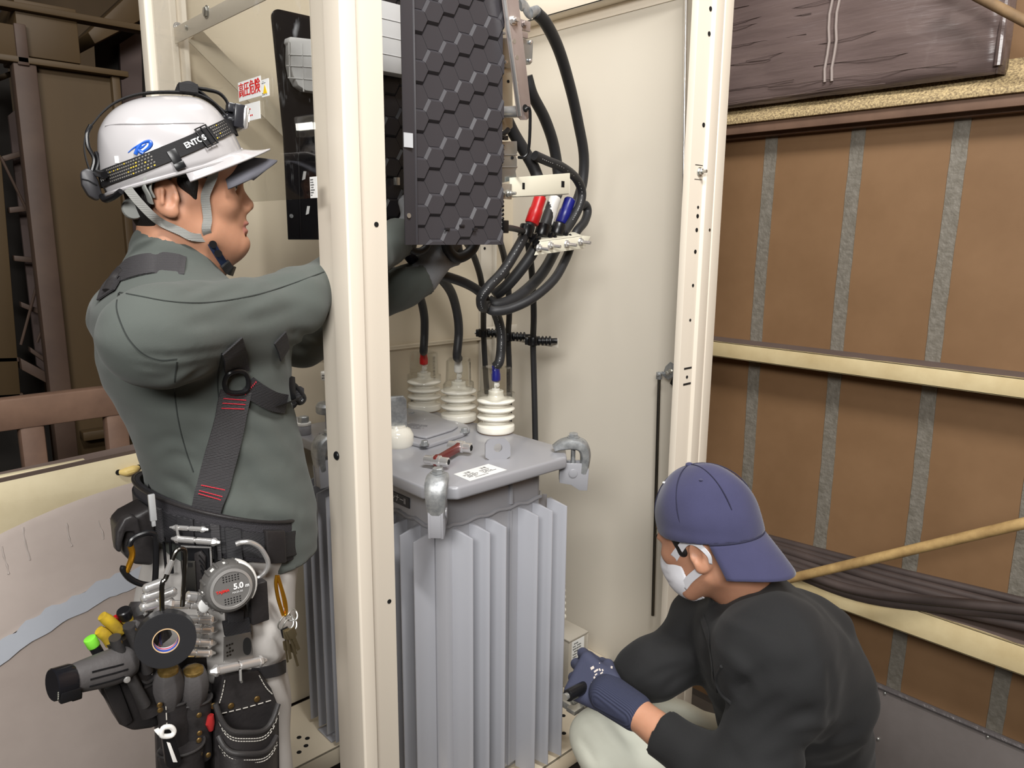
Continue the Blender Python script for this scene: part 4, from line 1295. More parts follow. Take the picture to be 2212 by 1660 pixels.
# small meter box on the floor channel beside the fins
mb_ = thing('meter_box', 'small beige steel box with white labels beside the transformer foot', 'box', on_z(1240, 1520, ZB))
Xb = 1.46
BOXM = mat('grey beige box', (196, 188, 174), .45, vary=(4, .2))
q = lambda px, py, Y=1.475: on_y(px, py, Y)
zt_, zb2 = on_y(1238, 1381, 1.475)[2], ZB
xl, xr_ = on_y(1229, 1400, 1.475)[0], on_y(1268, 1400, 1.475)[0]
Yb = 1.475
b = MB(); b.bb((xl, Yb, zb2), (xr_, Yb + .17, zt_)); obj('shell', b, BOXM, mb_, bevel=.004)
b = MB(); b.bb((xl - .002, Yb - .003, zt_ - .004), (xr_ + .002, Yb + .172, zt_ + .001)); b.bb((xr_ - .002, Yb - .003, zb2), (xr_ + .002, Yb + .01, zt_)); obj('cover', b, BOXM, mb_, bevel=.001)
w = xr_ - xl
c = np.array([xl + w * .48, Yb - .0008, on_y(1248, 1407, Yb)[2]])
b = MB(); b.box(c, (w * .66, .0008, .085)); lb = obj('data_label', b, PAPER, mb_, label='white label with small print')
b = MB(); stripes(b, c - YD * .0005, XD, UP, w * .56, .075, 8, 31, chars=10); obj('lettering', b, INK, lb)
c = np.array([xl + w * .62, Yb - .0008, on_y(1252, 1434, Yb)[2]])
b = MB(); b.box(c, (w * .24, .0008, .034)); lb = obj('mark_label', b, PAPER, mb_, label='small white label with blue dot')
b = MB(); b.cyl(c - YD * .0004, c - YD * .0012, w * .075, n=20); obj('symbol', b, mat('blue dot', (40, 80, 170), .4), lb)
b = MB()
for k in range(6): b.sphere(on_y(1217 + k * .3, 1262 + k * 14, 1.55), (.008, .008, .009), 12)
obj('bead_wire', b, PORC, mb_, label='string of white insulating beads')
t = thing('jacking_bolt', 'two zinc bolts on a steel bracket at the foot of the meter box', 'bolt', on_z(1245, 1545, ZB))
YJ = 1.20
b = MB(); b.hexbolt(on_y(1240, 1512, YJ), (-.3, -1, .2), .011, .008, stud=.014); b.hexbolt(on_y(1262, 1520, YJ), (-.2, -1, .3), .011, .008, stud=.02); b.box(on_y(1248, 1528, YJ + .01), (.06, .03, .012)); b.bb(on_y(1240, 1530, YJ + .02), on_y(1256, 1534, YJ + .02) + [0, .10, 0]); obj('bracket', b, STEEL, t, bevel=.001)
# ---------------------------------------------------------------- brown steel structure and tank on the left
YT = 2.21
# round tank end with its cream collar board
tk = thing('round_tank', 'big round taupe tank end with a bare blue grey band behind the worker', 'tank', (on_y(330, 1600, YT)[0], YT, 0))
cc = on_y(430, 1850, YT)


def cut_floor(o):
    bm = bmesh.new(); bm.from_mesh(o.data)
    bmesh.ops.bisect_plane(bm, geom=bm.verts[:] + bm.edges[:] + bm.faces[:], plane_co=(0, 0, .002 - ORG[o][2]), plane_no=(0, 0, 1), clear_inner=True)
    bm.to_mesh(o.data); bm.free()
    return o


def rad(px, py): return np.linalg.norm(on_y(px, py, YT) - cc)
Ro = rad(160, 1078)
R1_, R2_ = rad(205, 1246), rad(205, 1283)
prof = [(Ro, 0), (Ro, .02), (Ro * .985, .03), (R1_ + .012, .055), (R1_, .062), (R1_, .056), (R2_, .058), (R2_, .066), (R2_ * .8, .09), (R2_ * .4, .115), (.01, .12)]
b = MB()
b.lathe(prof[:4] + [(R1_, .0615)], cc, (0, -1, 0), 120)
me_ = MB(); me_.lathe([(Ro, 0), (Ro, .02), (Ro * .985, .03), (R1_ + .012, .055), (R1_, .0615)], cc, (0, -1, 0), 140)
me_.f = me_.f[:-1]; me_.m = me_.m[:-1]
cut_floor(obj('outer_ring', me_, GREYTANK, tk, sharp=60))
n = 420
rnd = random.Random(4)
ro = [R1_ + .005 * math.sin(k * 1.7) + .004 * math.sin(k * .6) + .005 * rnd.random() for k in range(n)]; ri = [R2_ + .003 * math.sin(k * .9 + 2) + .003 * rnd.random() for k in range(n)]
vs = []
for k in range(n):
    a = 2 * math.pi * k / n
    d = np.array([math.cos(a), 0, math.sin(a)])
    vs += [cc + d * (ro[k] + .004) - YD * .0632, cc + d * ri[k] - YD * .0712]
b = MB(); b.add(vs, [(2 * k, 2 * ((k + 1) % n), 2 * ((k + 1) % n) + 1, 2 * k + 1) for k in range(n)])
cut_floor(obj('bare_band', b, mat('pale bare band', (176, 180, 188), .5, vary=(5, .4), rgb2=(160, 164, 172)), tk, label='bare blue grey ring where the paint has peeled'))
b = MB(); b.lathe([(R1_ - .005, .05), (R1_ - .005, .0605), (R2_ * .8, .09), (R2_ * .4, .115), (.01, .12)], cc, (0, -1, 0), 120); b.f = b.f[1:] if False else b.f
cut_floor(obj('dome', b, GREYTANK, tk, sharp=60))
rt_ = BVHTree.FromPolygons(me_.v, me_.f)


def hit_ring(px, py):
    l = rt_.ray_cast(Vector(CAM), Vector(nrm(ray(px, py))))[0]
    return np.array(l) if l is not None else on_y(px, py, YT - .03)


for x0, y0, L, s in ((142, 1130, 50, 1), (48, 1140, 70, 2), (4, 1180, 60, 3), (213, 1125, 40, 4), (236, 1120, 35, 5), (252, 1115, 26, 6)):
    r2 = random.Random(s)
    P = [hit_ring(x0 + .15 * L / 10 * j + 1.2 * math.sin(j * .6 + s) + j * .5, y0 + L * j / 10) for j in range(11)]
    b = MB(); b.tube(P, [.0012 + .0022 * r2.random() for _ in P], 6); obj('drip_streak', b, mat('pale drip', (170, 160, 154), .6), tk, label='pale dried drip')

# cream board above
cb_ = thing('cream_board', 'cream steel board with arched lower edge above the round tank', 'board', on_y(160, 1060, YT - .02))
top = [on_y(px, py, YT - .02) for px, py in ((-700, 1196), (0, 1030), (325, 966), (520, 930))]
low = []
for k in range(25):
    px = -700 + 1220 * k / 24
    z_ = cc[2] + math.sqrt(max(Ro ** 2 - (on_y(px, 1060, YT)[0] - cc[0]) ** 2, 0)) - .01
    low.append(np.array([on_y(px, 1060, YT - .02)[0], YT - .02, z_]))
b = MB(); P = [p for p in top[::-1]] + low; b.prism(P, (0, .02, 0)); obj('board', b, mat('pale cream board', (214, 202, 170), .55, vary=(7, .6), rgb2=(198, 184, 150), bump=(40, .08)), cb_, bevel=.002)
b = MB(); b.prism([top[0], top[-1], top[-1] + [0, -.006, .012], top[0] + [0, -.006, .012]], (0, .06, 0)); obj('top_flange', b, DUST, cb_, label='grey dusty top flange')
b = MB(); b.tube([on_y(258, 1021, YT - .024), on_y(272, 1020, YT - .032), on_y(288, 1015, YT - .032), on_y(299, 1010, YT - .024)], [.006, .012, .012, .006], 10, smooth=5); obj('wire_tie', b, mat('yellow wire', (216, 190, 120), .5), cb_)
for px, py in ((256, 1021), (299, 1010)):
    b = MB(); a_ = on_y(px, py, YT - .0205); b.cyl(a_, a_ - YD * .001, .008, n=14); obj('bore', b, HOLE, cb_)
# guard rail behind
YG = 2.7
gr = thing('guard_rail', 'brown steel guard rail with square posts behind the cream board', 'rail', on_y(100, 900, YG))
P = [on_y(px, py, YG) for px, py in ((-150, 900), (300, 825), (300, 868), (-150, 950))]
ztop = (P[0][2] + P[1][2]) / 2; zlow = (P[2][2] + P[3][2]) / 2
b = MB(); b.bb((-2.6, YG, on_y(100, 900, YG)[2] - .03), (.9, YG + .05, on_y(100, 853, YG)[2])); obj('top_bar', b, BROWN_POST, gr, bevel=.006)
ztb = on_y(100, 900, YG)[2] - .02
for px in (75, 260):
    x_ = on_y(px, 960, YG)[0]
    b = MB(); b.bb((x_ - .035, YG + .004, .0), (x_ + .035, YG + .06, ztb)); obj('post', b, BROWN_POST, gr, bevel=.012)
# dark steel frames further back
YC = 3.6
def col(name, label, pts, Y, dep, m, cat='column', bev=.004):
    b = MB(); b.prism([on_y(px, py, Y) for px, py in pts], (0, dep, 0))
    return obj(name, b, m, label=label, cat=cat)
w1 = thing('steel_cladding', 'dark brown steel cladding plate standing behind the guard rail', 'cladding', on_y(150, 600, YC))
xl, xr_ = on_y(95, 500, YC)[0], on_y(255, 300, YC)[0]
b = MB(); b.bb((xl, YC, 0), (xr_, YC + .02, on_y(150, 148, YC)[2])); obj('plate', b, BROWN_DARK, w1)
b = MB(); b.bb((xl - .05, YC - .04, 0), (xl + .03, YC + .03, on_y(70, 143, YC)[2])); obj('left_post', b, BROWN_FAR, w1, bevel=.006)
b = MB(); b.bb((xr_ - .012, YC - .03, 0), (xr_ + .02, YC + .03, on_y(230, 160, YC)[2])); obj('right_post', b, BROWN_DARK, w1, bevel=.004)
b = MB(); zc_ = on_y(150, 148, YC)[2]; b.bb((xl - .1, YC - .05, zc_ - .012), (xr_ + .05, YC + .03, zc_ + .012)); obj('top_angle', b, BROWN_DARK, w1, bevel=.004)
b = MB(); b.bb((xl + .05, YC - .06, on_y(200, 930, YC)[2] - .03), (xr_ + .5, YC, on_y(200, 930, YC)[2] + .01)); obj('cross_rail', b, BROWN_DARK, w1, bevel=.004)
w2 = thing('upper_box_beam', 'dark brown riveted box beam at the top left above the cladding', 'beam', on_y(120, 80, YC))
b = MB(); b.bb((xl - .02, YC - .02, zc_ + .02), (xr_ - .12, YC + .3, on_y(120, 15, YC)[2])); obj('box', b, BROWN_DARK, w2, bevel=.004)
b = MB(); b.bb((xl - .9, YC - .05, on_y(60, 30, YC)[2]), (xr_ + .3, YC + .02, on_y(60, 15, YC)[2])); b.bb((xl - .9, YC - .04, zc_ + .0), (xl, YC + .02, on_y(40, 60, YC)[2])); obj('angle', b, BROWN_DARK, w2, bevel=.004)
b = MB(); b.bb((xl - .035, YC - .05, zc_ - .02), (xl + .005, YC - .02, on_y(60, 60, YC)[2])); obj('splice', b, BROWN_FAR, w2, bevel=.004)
# lattice bay left of the cladding
YL = 3.95
lat = thing('lattice_bay', 'dark open lattice bay with slats and crossing rods at the far left', 'frame', on_y(50, 600, YL))
qx = lambda px, py=500: on_y(px, py, YL)[0]
DK = mat('opening shade black', (30, 26, 22), .8)  # black stands in for the shade inside the open bay and recess
b = MB(); b.bb((qx(-200), YL + .5, 0), (qx(110), YL + .52, 3.6)); obj('shade_sheet', b, DK, lat)
P = [on_y(px, py, YL + .1) for px, py in ((22, 250), (62, 220), (140, 830), (105, 820))]
b = MB(); b.prism([on_y(px, py, YL + .12) for px, py in ((18, 250), (72, 205), (142, 840), (80, 790))], (0, .02, 0)); obj('louvre_panel', b, mat('plum brown sheet', (84, 70, 66), .7), lat)
b = MB(); b.prism([on_y(px, py, YL) for px, py in ((-60, 335), (2, 335), (46, 870), (-60, 880))], (0, .03, 0)); obj('left_plate', b, BROWN_DARK, lat, bevel=.003)
for (x0, y0, x1, y1) in ((2, 338, 78, 316), (20, 448, 98, 440), (30, 552, 110, 560), (45, 652, 120, 682), (65, 750, 135, 800)):
    a_, c_ = on_y(x0, y0, YL + .02), on_y(x1, y1, YL + .02)
    d = nrm(c_ - a_); b = MB(); b.prism([a_, c_, c_ - UP * .025, a_ - UP * .025], (0, .05, 0)); obj('slat', b, BROWN_FAR, lat, bevel=.003)
b = MB(); b.prism([on_y(px, py, YL - .02) for px, py in ((44, 774), (140, 826), (142, 850), (48, 800))], (0, .2, 0)); obj('sill_plate', b, BROWN_FAR, lat, bevel=.003)
for (x0, y0, x1, y1) in ((2, 340, 100, 540), (98, 548, 45, 745), (100, 690, 80, 740)):
    b = MB(); b.cyl(on_y(x0, y0, YL - .01), on_y(x1, y1, YL - .01), .006, n=8); obj('rod', b, BROWN_FAR, lat)
b = MB(); b.prism([on_y(px, py, YL) for px, py in ((-80, 775), (40, 772), (42, 782), (-80, 786))], (0, .04, 0)); b.prism([on_y(px, py, YL) for px, py in ((-80, 858), (50, 850), (52, 862), (-80, 872))], (0, .04, 0)); obj('cross_bar', b, BROWN_FAR, lat, bevel=.003)
b = MB(); b.prism([on_y(px, py, YL - .03) for px, py in ((-80, 190), (60, 140), (62, 150), (-80, 205))], (0, .05, 0)); b.prism([on_y(px, py, YL - .03) for px, py in ((-80, 55), (60, 70), (60, 78), (-80, 66))], (0, .05, 0)); obj('diagonal_brace', b, BROWN_DARK, lat, bevel=.003)
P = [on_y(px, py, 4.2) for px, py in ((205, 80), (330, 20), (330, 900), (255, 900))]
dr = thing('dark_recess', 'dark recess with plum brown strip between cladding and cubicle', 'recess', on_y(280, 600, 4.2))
b = MB(); b.prism(P, (0, .02, 0)); obj('shade_sheet', b, DK, dr)
b = MB(); b.prism([on_y(px, py, 4.15) for px, py in ((258, 95), (305, 65), (320, 900), (300, 900))], (0, .02, 0)); obj('strip', b, MATS['plum brown sheet'], dr)
b = MB(); b.prism([on_y(px, py, 3.9) for px, py in ((190, 70), (330, -60), (330, 30), (205, 95))], (0, .3, 0)); obj('lintel', b, BROWN_DARK, dr, bevel=.004)
# ---------------------------------------------------------------- organic shapes: distance fields turned into one continuous surface
class Field:
    def __init__(self, lo, hi, h):
        self.lo = np.array(lo, float); self.h = h
        self.n = np.ceil((np.array(hi, float) - self.lo) / h).astype(int) + 1
        self.F = np.full(self.n, 1.0, np.float32)
        self.R0 = np.eye(3)

    def _blk(self, lo, hi):
        a = np.clip(np.floor((np.array(lo) - self.lo) / self.h).astype(int), 0, self.n)
        b = np.clip(np.ceil((np.array(hi) - self.lo) / self.h).astype(int) + 1, 0, self.n)
        if np.any(b <= a):
            return None, None
        sl = tuple(slice(i, j) for i, j in zip(a, b))
        g = np.meshgrid(*[self.lo[k] + self.h * np.arange(a[k], b[k]) for k in range(3)], indexing='ij')
        return sl, np.stack(g, -1)

    def _mix(self, sl, d, k, mode='add'):
        f = self.F[sl]
        d = d.astype(np.float32)
        if mode == 'add':
            if k <= 0: r = np.minimum(f, d)
            else:
                h = np.clip(.5 + .5 * (d - f) / k, 0, 1); r = d * (1 - h) + f * h - k * h * (1 - h)
        elif mode == 'sub':
            d = -d
            if k <= 0: r = np.maximum(f, d)
            else:
                h = np.clip(.5 - .5 * (d - f) / k, 0, 1); r = d * (1 - h) + f * h + k * h * (1 - h)
        else:
            r = np.maximum(f, d)
        self.F[sl] = r

    def cone(self, p0, p1, r0, r1=None, k=.02, mode='add', flat=None):
        p0 = np.array(p0, float); p1 = np.array(p1, float); r1 = r0 if r1 is None else r1
        m = max(r0, r1) + k + 3 * self.h + .01
        sl, P = self._blk(np.minimum(p0, p1) - m, np.maximum(p0, p1) + m)
        if sl is None: return self
        d = p1 - p0; L2 = max(d.dot(d), 1e-12)
        t = np.clip(((P - p0) @ d) / L2, 0, 1)
        q = P - p0 - t[..., None] * d
        if flat is not None:      # (axis, factor): squeeze distance along an axis
            ax = nrm(flat[0]); c = q @ ax
            q = q + (c * (flat[1] - 1))[..., None] * ax
        self._mix(sl, np.linalg.norm(q, axis=-1) - (r0 + (r1 - r0) * t), k, mode)
        return self

    def chain(self, pts, rs, k=.02, flat=None):
        for i in range(len(pts) - 1):
            self.cone(pts[i], pts[i + 1], rs[i], rs[i + 1], k, flat=flat)
        return self

    def ell(self, c, r, R=None, k=.02, mode='add'):
        """ellipsoid; R columns = its axes"""
        c = np.array(c, float); r = np.array(r, float); R = self.R0 if R is None else self.R0 @ np.array(R, float)
        m = max(r) + k + 3 * self.h + .01
        sl, P = self._blk(c - m, c + m)
        if sl is None: return self
        q = (P - c) @ R
        k0 = np.linalg.norm(q / r, axis=-1); k1 = np.linalg.norm(q / (r * r), axis=-1)
        self._mix(sl, k0 * (k0 - 1) / np.maximum(k1, 1e-6), k, mode)
        return self

    def boxr(self, c, s, R=None, rad=.005, k=.0, mode='add'):
        c = np.array(c, float); s = np.array(s, float) / 2 - rad; R = self.R0 if R is None else self.R0 @ np.array(R, float)
        m = np.linalg.norm(s) + rad + k + 3 * self.h + .005
        sl, P = self._blk(c - m, c + m)
        if sl is None: return self
        q = np.abs((P - c) @ R) - s
        d = np.linalg.norm(np.maximum(q, 0), axis=-1) + np.minimum(q.max(-1), 0) - rad
        self._mix(sl, d, k, mode)
        return self

    def stack(self, secs, k=.02, power=2.2, mode='add'):
        """upright body: sections (z, cx, cy, rx, ry, twist) blended along z"""
        S = np.array(sorted(secs), float)
        R = S[:, 3:5].max()
        m = k + .03
        sl, P = self._blk((S[:, 1].min() - R - m, S[:, 2].min() - R - m, S[0, 0] - m), (S[:, 1].max() + R + m, S[:, 2].max() + R + m, S[-1, 0] + m))
        z = P[..., 2]
        zz = np.linspace(S[0, 0], S[-1, 0], 200)
        # smooth interpolation of the sections
        pts, _ = catmull([s for s in S], 12)
        pts = np.array(pts)
        I = lambda c: np.interp(z, pts[:, 0], pts[:, c])
        cx_, cy_, rx, ry = I(1), I(2), I(3), I(4)
        tw = I(5) if S.shape[1] > 5 else 0
        dx, dy = P[..., 0] - cx_, P[..., 1] - cy_
        if S.shape[1] > 5:
            c_, s_ = np.cos(tw), np.sin(tw); dx, dy = dx * c_ + dy * s_, -dx * s_ + dy * c_
        q = (np.abs(dx / rx) ** power + np.abs(dy / ry) ** power) ** (1 / power)
        d = (q - 1) * np.minimum(rx, ry)
        d = np.maximum(d, np.maximum(S[0, 0] - z, z - S[-1, 0]))
        self._mix(sl, d, k, mode)
        return self

    def cut(self, p, n):
        """keep only the side the normal points away from"""
        sl, P = self._blk(self.lo, self.lo + self.h * self.n)
        d = (P - np.array(p)) @ nrm(n)
        self.F = np.maximum(self.F, d.astype(np.float32))
        return self

    def fold(self, pts, r, depth):
        """soft groove (depth>0) or ridge (depth<0) following points"""
        P_, _ = catmull([np.array(p, float) for p in pts], 4) if len(pts) > 2 else ([np.array(p, float) for p in pts], None)
        P_ = np.array(P_)
        m = r * 2.6
        sl, P = self._blk(P_.min(0) - m, P_.max(0) + m)
        if sl is None: return self
        best = np.full(P.shape[:3], 9.0)
        fade = np.ones(P.shape[:3])
        N = len(P_) - 1
        for i in range(N):
            d = P_[i + 1] - P_[i]
            t = np.clip(((P - P_[i]) @ d) / max(d.dot(d), 1e-12), 0, 1)
            dist = np.linalg.norm(P - P_[i] - t[..., None] * d, axis=-1)
            u = (i + t) / N
            up = dist < best
            best = np.where(up, dist, best); fade = np.where(up, np.sin(np.pi * np.clip(u, .04, .96)) ** .6, fade)
        self.F[sl] += (depth * np.exp(-(best / r) ** 2) * fade).astype(np.float32)
        return self

    def folds_on(self, items):
        """creases along pixel paths, laid on the surface as it stands: (pixels, radius, depth)"""
        V, Q = self.mesh(0)
        t = BVHTree.FromPolygons([tuple(v) for v in V], [tuple(int(i) for i in q) for q in Q])
        for pts, r, dp in items:
            PP, _ = catmull([np.array(p, float) for p in pts], 3)
            W = []
            for p in PP:
                l = t.ray_cast(Vector(CAM), Vector(nrm(ray(p[0], p[1]))))[0]
                if l is not None: W.append(np.array(l))
            if len(W) > 2: self.fold(W, r, dp)
        return self

    def ripple(self, amp, scale, seed=1, stretch=(1, 1, 1)):
        """gentle cloth unevenness"""
        rnd = np.random.RandomState(seed)
        sl, P = self._blk(self.lo, self.lo + self.h * self.n)
        P = P * np.array(stretch)
        f = np.zeros(P.shape[:3], np.float32)
        for i in range(5):
            kv = rnd.normal(size=3); kv = kv / np.linalg.norm(kv) * 2 * np.pi / scale * (0.7 + .6 * rnd.rand())
            f += np.sin(P @ kv + rnd.rand() * 6.28).astype(np.float32)
        self.F += amp * f / 2.2
        return self

    def mesh(self, relax=1):
        F = self.F; n = F.shape
        s = F < 0
        c = np.zeros((n[0] - 1, n[1] - 1, n[2] - 1), np.int8)
        for i in (0, 1):
            for j in (0, 1):
                for k in (0, 1):
                    c += s[i:n[0] - 1 + i, j:n[1] - 1 + j, k:n[2] - 1 + k]
        act = (c > 0) & (c < 8)
        idx = np.full(act.shape, -1, np.int64)
        I = np.argwhere(act)
        idx[act] = np.arange(len(I))
        acc = np.zeros((len(I), 3)); cnt = np.zeros(len(I))
        cor = [(i, j, k) for i in (0, 1) for j in (0, 1) for k in (0, 1)]
        for a in range(8):
            for b in range(a + 1, 8):
                A, B = np.array(cor[a]), np.array(cor[b])
                if np.abs(A - B).sum() != 1: continue
                fa = F[tuple((I + A).T)].astype(float); fb = F[tuple((I + B).T)].astype(float)
                mk = (fa < 0) != (fb < 0)
                t = np.where(mk, fa / np.where(mk, fa - fb, 1), 0)
                acc += np.where(mk[:, None], A + t[:, None] * (B - A), 0); cnt += mk
        V = (I + acc / np.maximum(cnt, 1)[:, None]) * self.h + self.lo
        quads = []
        for ax in range(3):
            o = [0, 1, 2]; u, v = [x for x in o if x != ax]
            s0 = np.take(s, range(n[ax] - 1), ax); s1 = np.take(s, range(1, n[ax]), ax)
            E = np.argwhere(s0 != s1)
            E = E[(E[:, u] > 0) & (E[:, v] > 0) & (E[:, u] < n[u] - 1) & (E[:, v] < n[v] - 1)]
            inside = s[tuple(E.T)]
            q = []
            for du, dv in ((-1, -1), (0, -1), (0, 0), (-1, 0)):
                e = E.copy(); e[:, u] += du; e[:, v] += dv
                q.append(idx[tuple(e.T)])
            q = np.stack(q, 1)
            flip = inside if ax != 1 else ~inside
            q = np.where(flip[:, None], q, q[:, ::-1])
            quads.append(q)
        Q = np.concatenate(quads)
        Q = Q[(Q >= 0).all(1)]
        for _ in range(relax):
            S = np.zeros_like(V); C = np.zeros(len(V))
            for a, b in ((0, 1), (1, 2), (2, 3), (3, 0)):
                np.add.at(S, Q[:, a], V[Q[:, b]]); np.add.at(S, Q[:, b], V[Q[:, a]])
                np.add.at(C, Q[:, a], 1); np.add.at(C, Q[:, b], 1)
            V = V * .5 + .5 * S / np.maximum(C, 1)[:, None]
        return V, Q


def organic(name, parts, m, parent=None, label=None, cat=None, group=None, region=None):
    """one mesh object from the surfaces of fields (or ready (V, Q) pairs); region(centres) -> material index per face"""
    Vs, Qs, o = [], [], 0
    for f in (parts if isinstance(parts, list) else [parts]):
        V, Q = f if isinstance(f, tuple) else f.mesh()
        Vs.append(V); Qs.append(Q + o); o += len(V)
    V = np.concatenate(Vs); Q = np.concatenate(Qs)
    org = ORG[parent] if parent is not None else np.array([(V[:, 0].min() + V[:, 0].max()) / 2, (V[:, 1].min() + V[:, 1].max()) / 2, V[:, 2].min()])
    me = bpy.data.meshes.new(name)
    me.vertices.add(len(V)); me.vertices.foreach_set('co', (V - org).astype(np.float32).ravel())
    me.loops.add(len(Q) * 4); me.loops.foreach_set('vertex_index', Q.astype(np.int32).ravel())
    me.polygons.add(len(Q)); me.polygons.foreach_set('loop_start', np.arange(0, len(Q) * 4, 4, dtype=np.int32)); me.polygons.foreach_set('loop_total', np.full(len(Q), 4, np.int32))
    me.update(calc_edges=True); me.validate()
    for mm in (m if isinstance(m, (list, tuple)) else [m]): me.materials.append(mm)
    if region is not None and len(me.polygons) == len(Q):
        me.polygons.foreach_set('material_index', region(V[Q].mean(1)).astype(np.int32))
    me.shade_smooth()
    ob = link(bpy.data.objects.new(name, me))
    if parent is not None: ob.parent = parent
    else: ob.location = org
    ORG[ob] = org
    ob_bvh[ob] = BVHTree.FromPolygons([tuple(v) for v in V], [tuple(int(i) for i in q) for q in Q])
    return tag(ob, label, cat, group)


ob_bvh = {}


def plane_pt(px, py, c, n):
    d = ray(px, py)
    return CAM + d * (np.dot(np.array(c) - CAM, n) / d.dot(n))


def hit(px, py, trees, lift=0.0, default=None):
    """where a sight line through that pixel meets a surface: point and normal"""
    d = nrm(ray(px, py)); best = None
    for t in trees if isinstance(trees, list) else [trees]:
        l, nn, i, ds = t.ray_cast(Vector(CAM), Vector(d))
        if l is not None and (best is None or ds < best[2]):
            nn = np.array(nn)
            if nn.dot(d) > 0: nn = -nn
            best = (np.array(l), nn, ds)
    if best is None:
        if default is None: return None
        return np.array(default), -d
    return best[0] + best[1] * lift, best[1]


def strap_on(px_path, trees, width, thick, lift=.001, n=8, across=None, smooth=2, default_d=None):
    """a webbing strap laid on a surface along a path"""
    PP, _ = catmull([np.array(p, float) for p in px_path], n)
    C, N = [], []
    for p in PP:
        h = hit(p[0], p[1], trees, lift, default=None if default_d is None else at_d(p[0], p[1], default_d))
        if h is None: continue
        C.append(h[0]); N.append(h[1])
    for _ in range(smooth):
        C2 = [C[0]] + [(C[i - 1] + C[i] * 2 + C[i + 1]) / 4 for i in range(1, len(C) - 1)] + [C[-1]]
        N2 = [N[0]] + [nrm(N[i - 1] + N[i] * 2 + N[i + 1]) for i in range(1, len(N) - 1)] + [N[-1]]
        C, N = C2, N2
    A = []
    for i in range(len(C)):
        t = nrm(C[min(i + 1, len(C) - 1)] - C[max(i - 1, 0)])
        A.append(nrm(np.cross(N[i], t)))
    b = MB(); b.band(C, A, N, width, thick)
    return b, C, A, N
# ---------------------------------------------------------------- standing worker reaching into the cubicle
MY = 1.33
SKIN = mat('skin', (192, 143, 115), .5, vary=(22, .3), rgb2=(178, 126, 100), bump=(220, .06), sss=.15)
LIP = mat('lips', (192, 128, 114), .45)
HAIR = mat('black hair', (24, 21, 20), .55, bump=(260, .7, .003), stretch=(1, 1, .15))
JACKET = mat('grey green fleece', (84, 89, 85), .92, vary=(9, .3), rgb2=(76, 81, 77), bump=(700, .12), sheen=.1)
SEAM = mat('dark seam', (46, 50, 48), .9)
PANTS = mat('off white work cloth', (190, 186, 182), .85, vary=(10, .3), rgb2=(172, 168, 164), bump=(90, .15))
GLOVE = mat('grey knit glove', (146, 148, 152), .85, bump=(420, .3), vary=(20, .3), rgb2=(112, 114, 118))
WEB = mat('black webbing', (38, 37, 40), .6, wave=(160, .8, 'Z'))
WEBG = mat('charcoal ribbed webbing', (62, 60, 62), .62, wave=(170, 1.0, 'Z'))
LEATHER = mat('black leather', (34, 32, 33), .45, bump=(120, .3), vary=(14, .4), rgb2=(48, 45, 45))
STITCH = mat('white stitching', (190, 186, 178), .7)
REDT = mat('red stitching', (190, 40, 56), .7)

HC = on_y(420, 420, 1.39)                        # head centre; the head faces across the view, a little away
HV = nrm([HC[0], HC[1], 0])                      # level direction from the eye to the head
_t = math.radians(8)
HN = np.array([HV[0] * math.cos(_t) - HV[1] * math.sin(_t), HV[0] * math.sin(_t) + HV[1] * math.cos(_t), 0])   # to the worker's left
HF = np.array([HN[1], -HN[0], 0])                # where the face points
HR = np.array([HF, HN, UP]).T
H = lambda px, py, dy=0.0: plane_pt(px, py, HC, HN) + HN * dy
man = thing('person', 'standing worker in grey green jacket, white helmet and loaded tool belt, reaching into the cubicle', 'person', (.52, MY, 0))

# --- body (skin) : head and neck fine, trunk and limbs inside the clothes
hd = Field(HC + [-.17, -.20, -.16], HC + [.20, .20, .22], .0024); hd.R0 = HR
hd.ell(H(392, 345), (.098, .078, .100), k=.03)
hd.ell(H(438, 415), (.060, .068, .078), k=.03)
hd.ell(H(466, 388), (.038, .056, .042), k=.02)
hd.ell(H(456, 480), (.052, .050, .060), k=.025)
for s in (-1, 1):
    hd.cone(H(385, 466, s * .050), H(437, 508, s * .043), .018, .018, k=.03)
    hd.cone(H(437, 508, s * .043), H(503, 527, s * .012), .016, .016, k=.03)
    hd.ell(H(472, 440, s * .040), (.022, .022, .022), k=.02)            # cheek
    hd.ell(H(486, 388, s * .028), (.021, .026, .008), k=.010)            # brow
    hd.ell(H(503, 408, s * .031), (.016, .018, .011), k=.012, mode='sub')  # socket
    hd.ell(H(526, 452, s * .0115), (.011, .0075, .008), k=.008)          # nostril wing
hd.cone(H(505, 396), H(534, 440), .0075, .0095, k=.008)
hd.ell(H(534, 445), (.0110, .0105, .0095), k=.006)
hd.ell(H(508, 472), (.0165, .026, .016), k=.014)
hd.ell(H(521, 483), (.013, .022, .0062), k=.006)
hd.ell(H(519, 499), (.0135, .019, .0072), k=.006)
hd.cone(H(532, 491, -.024), H(533, 491, .024), .0022, .0022, k=.004, mode='sub')
hd.ell(H(513, 526), (.0195, .021, .016), k=.014)
hd.cone(H(523, 512, -.012), H(523, 512, .012), .006, .006, k=.010, mode='sub')
hd.cone(H(378, 470), H(372, 590), .060, .062, k=.03)
hd.cone(H(470, 540), H(420, 600), .030, .045, k=.04)
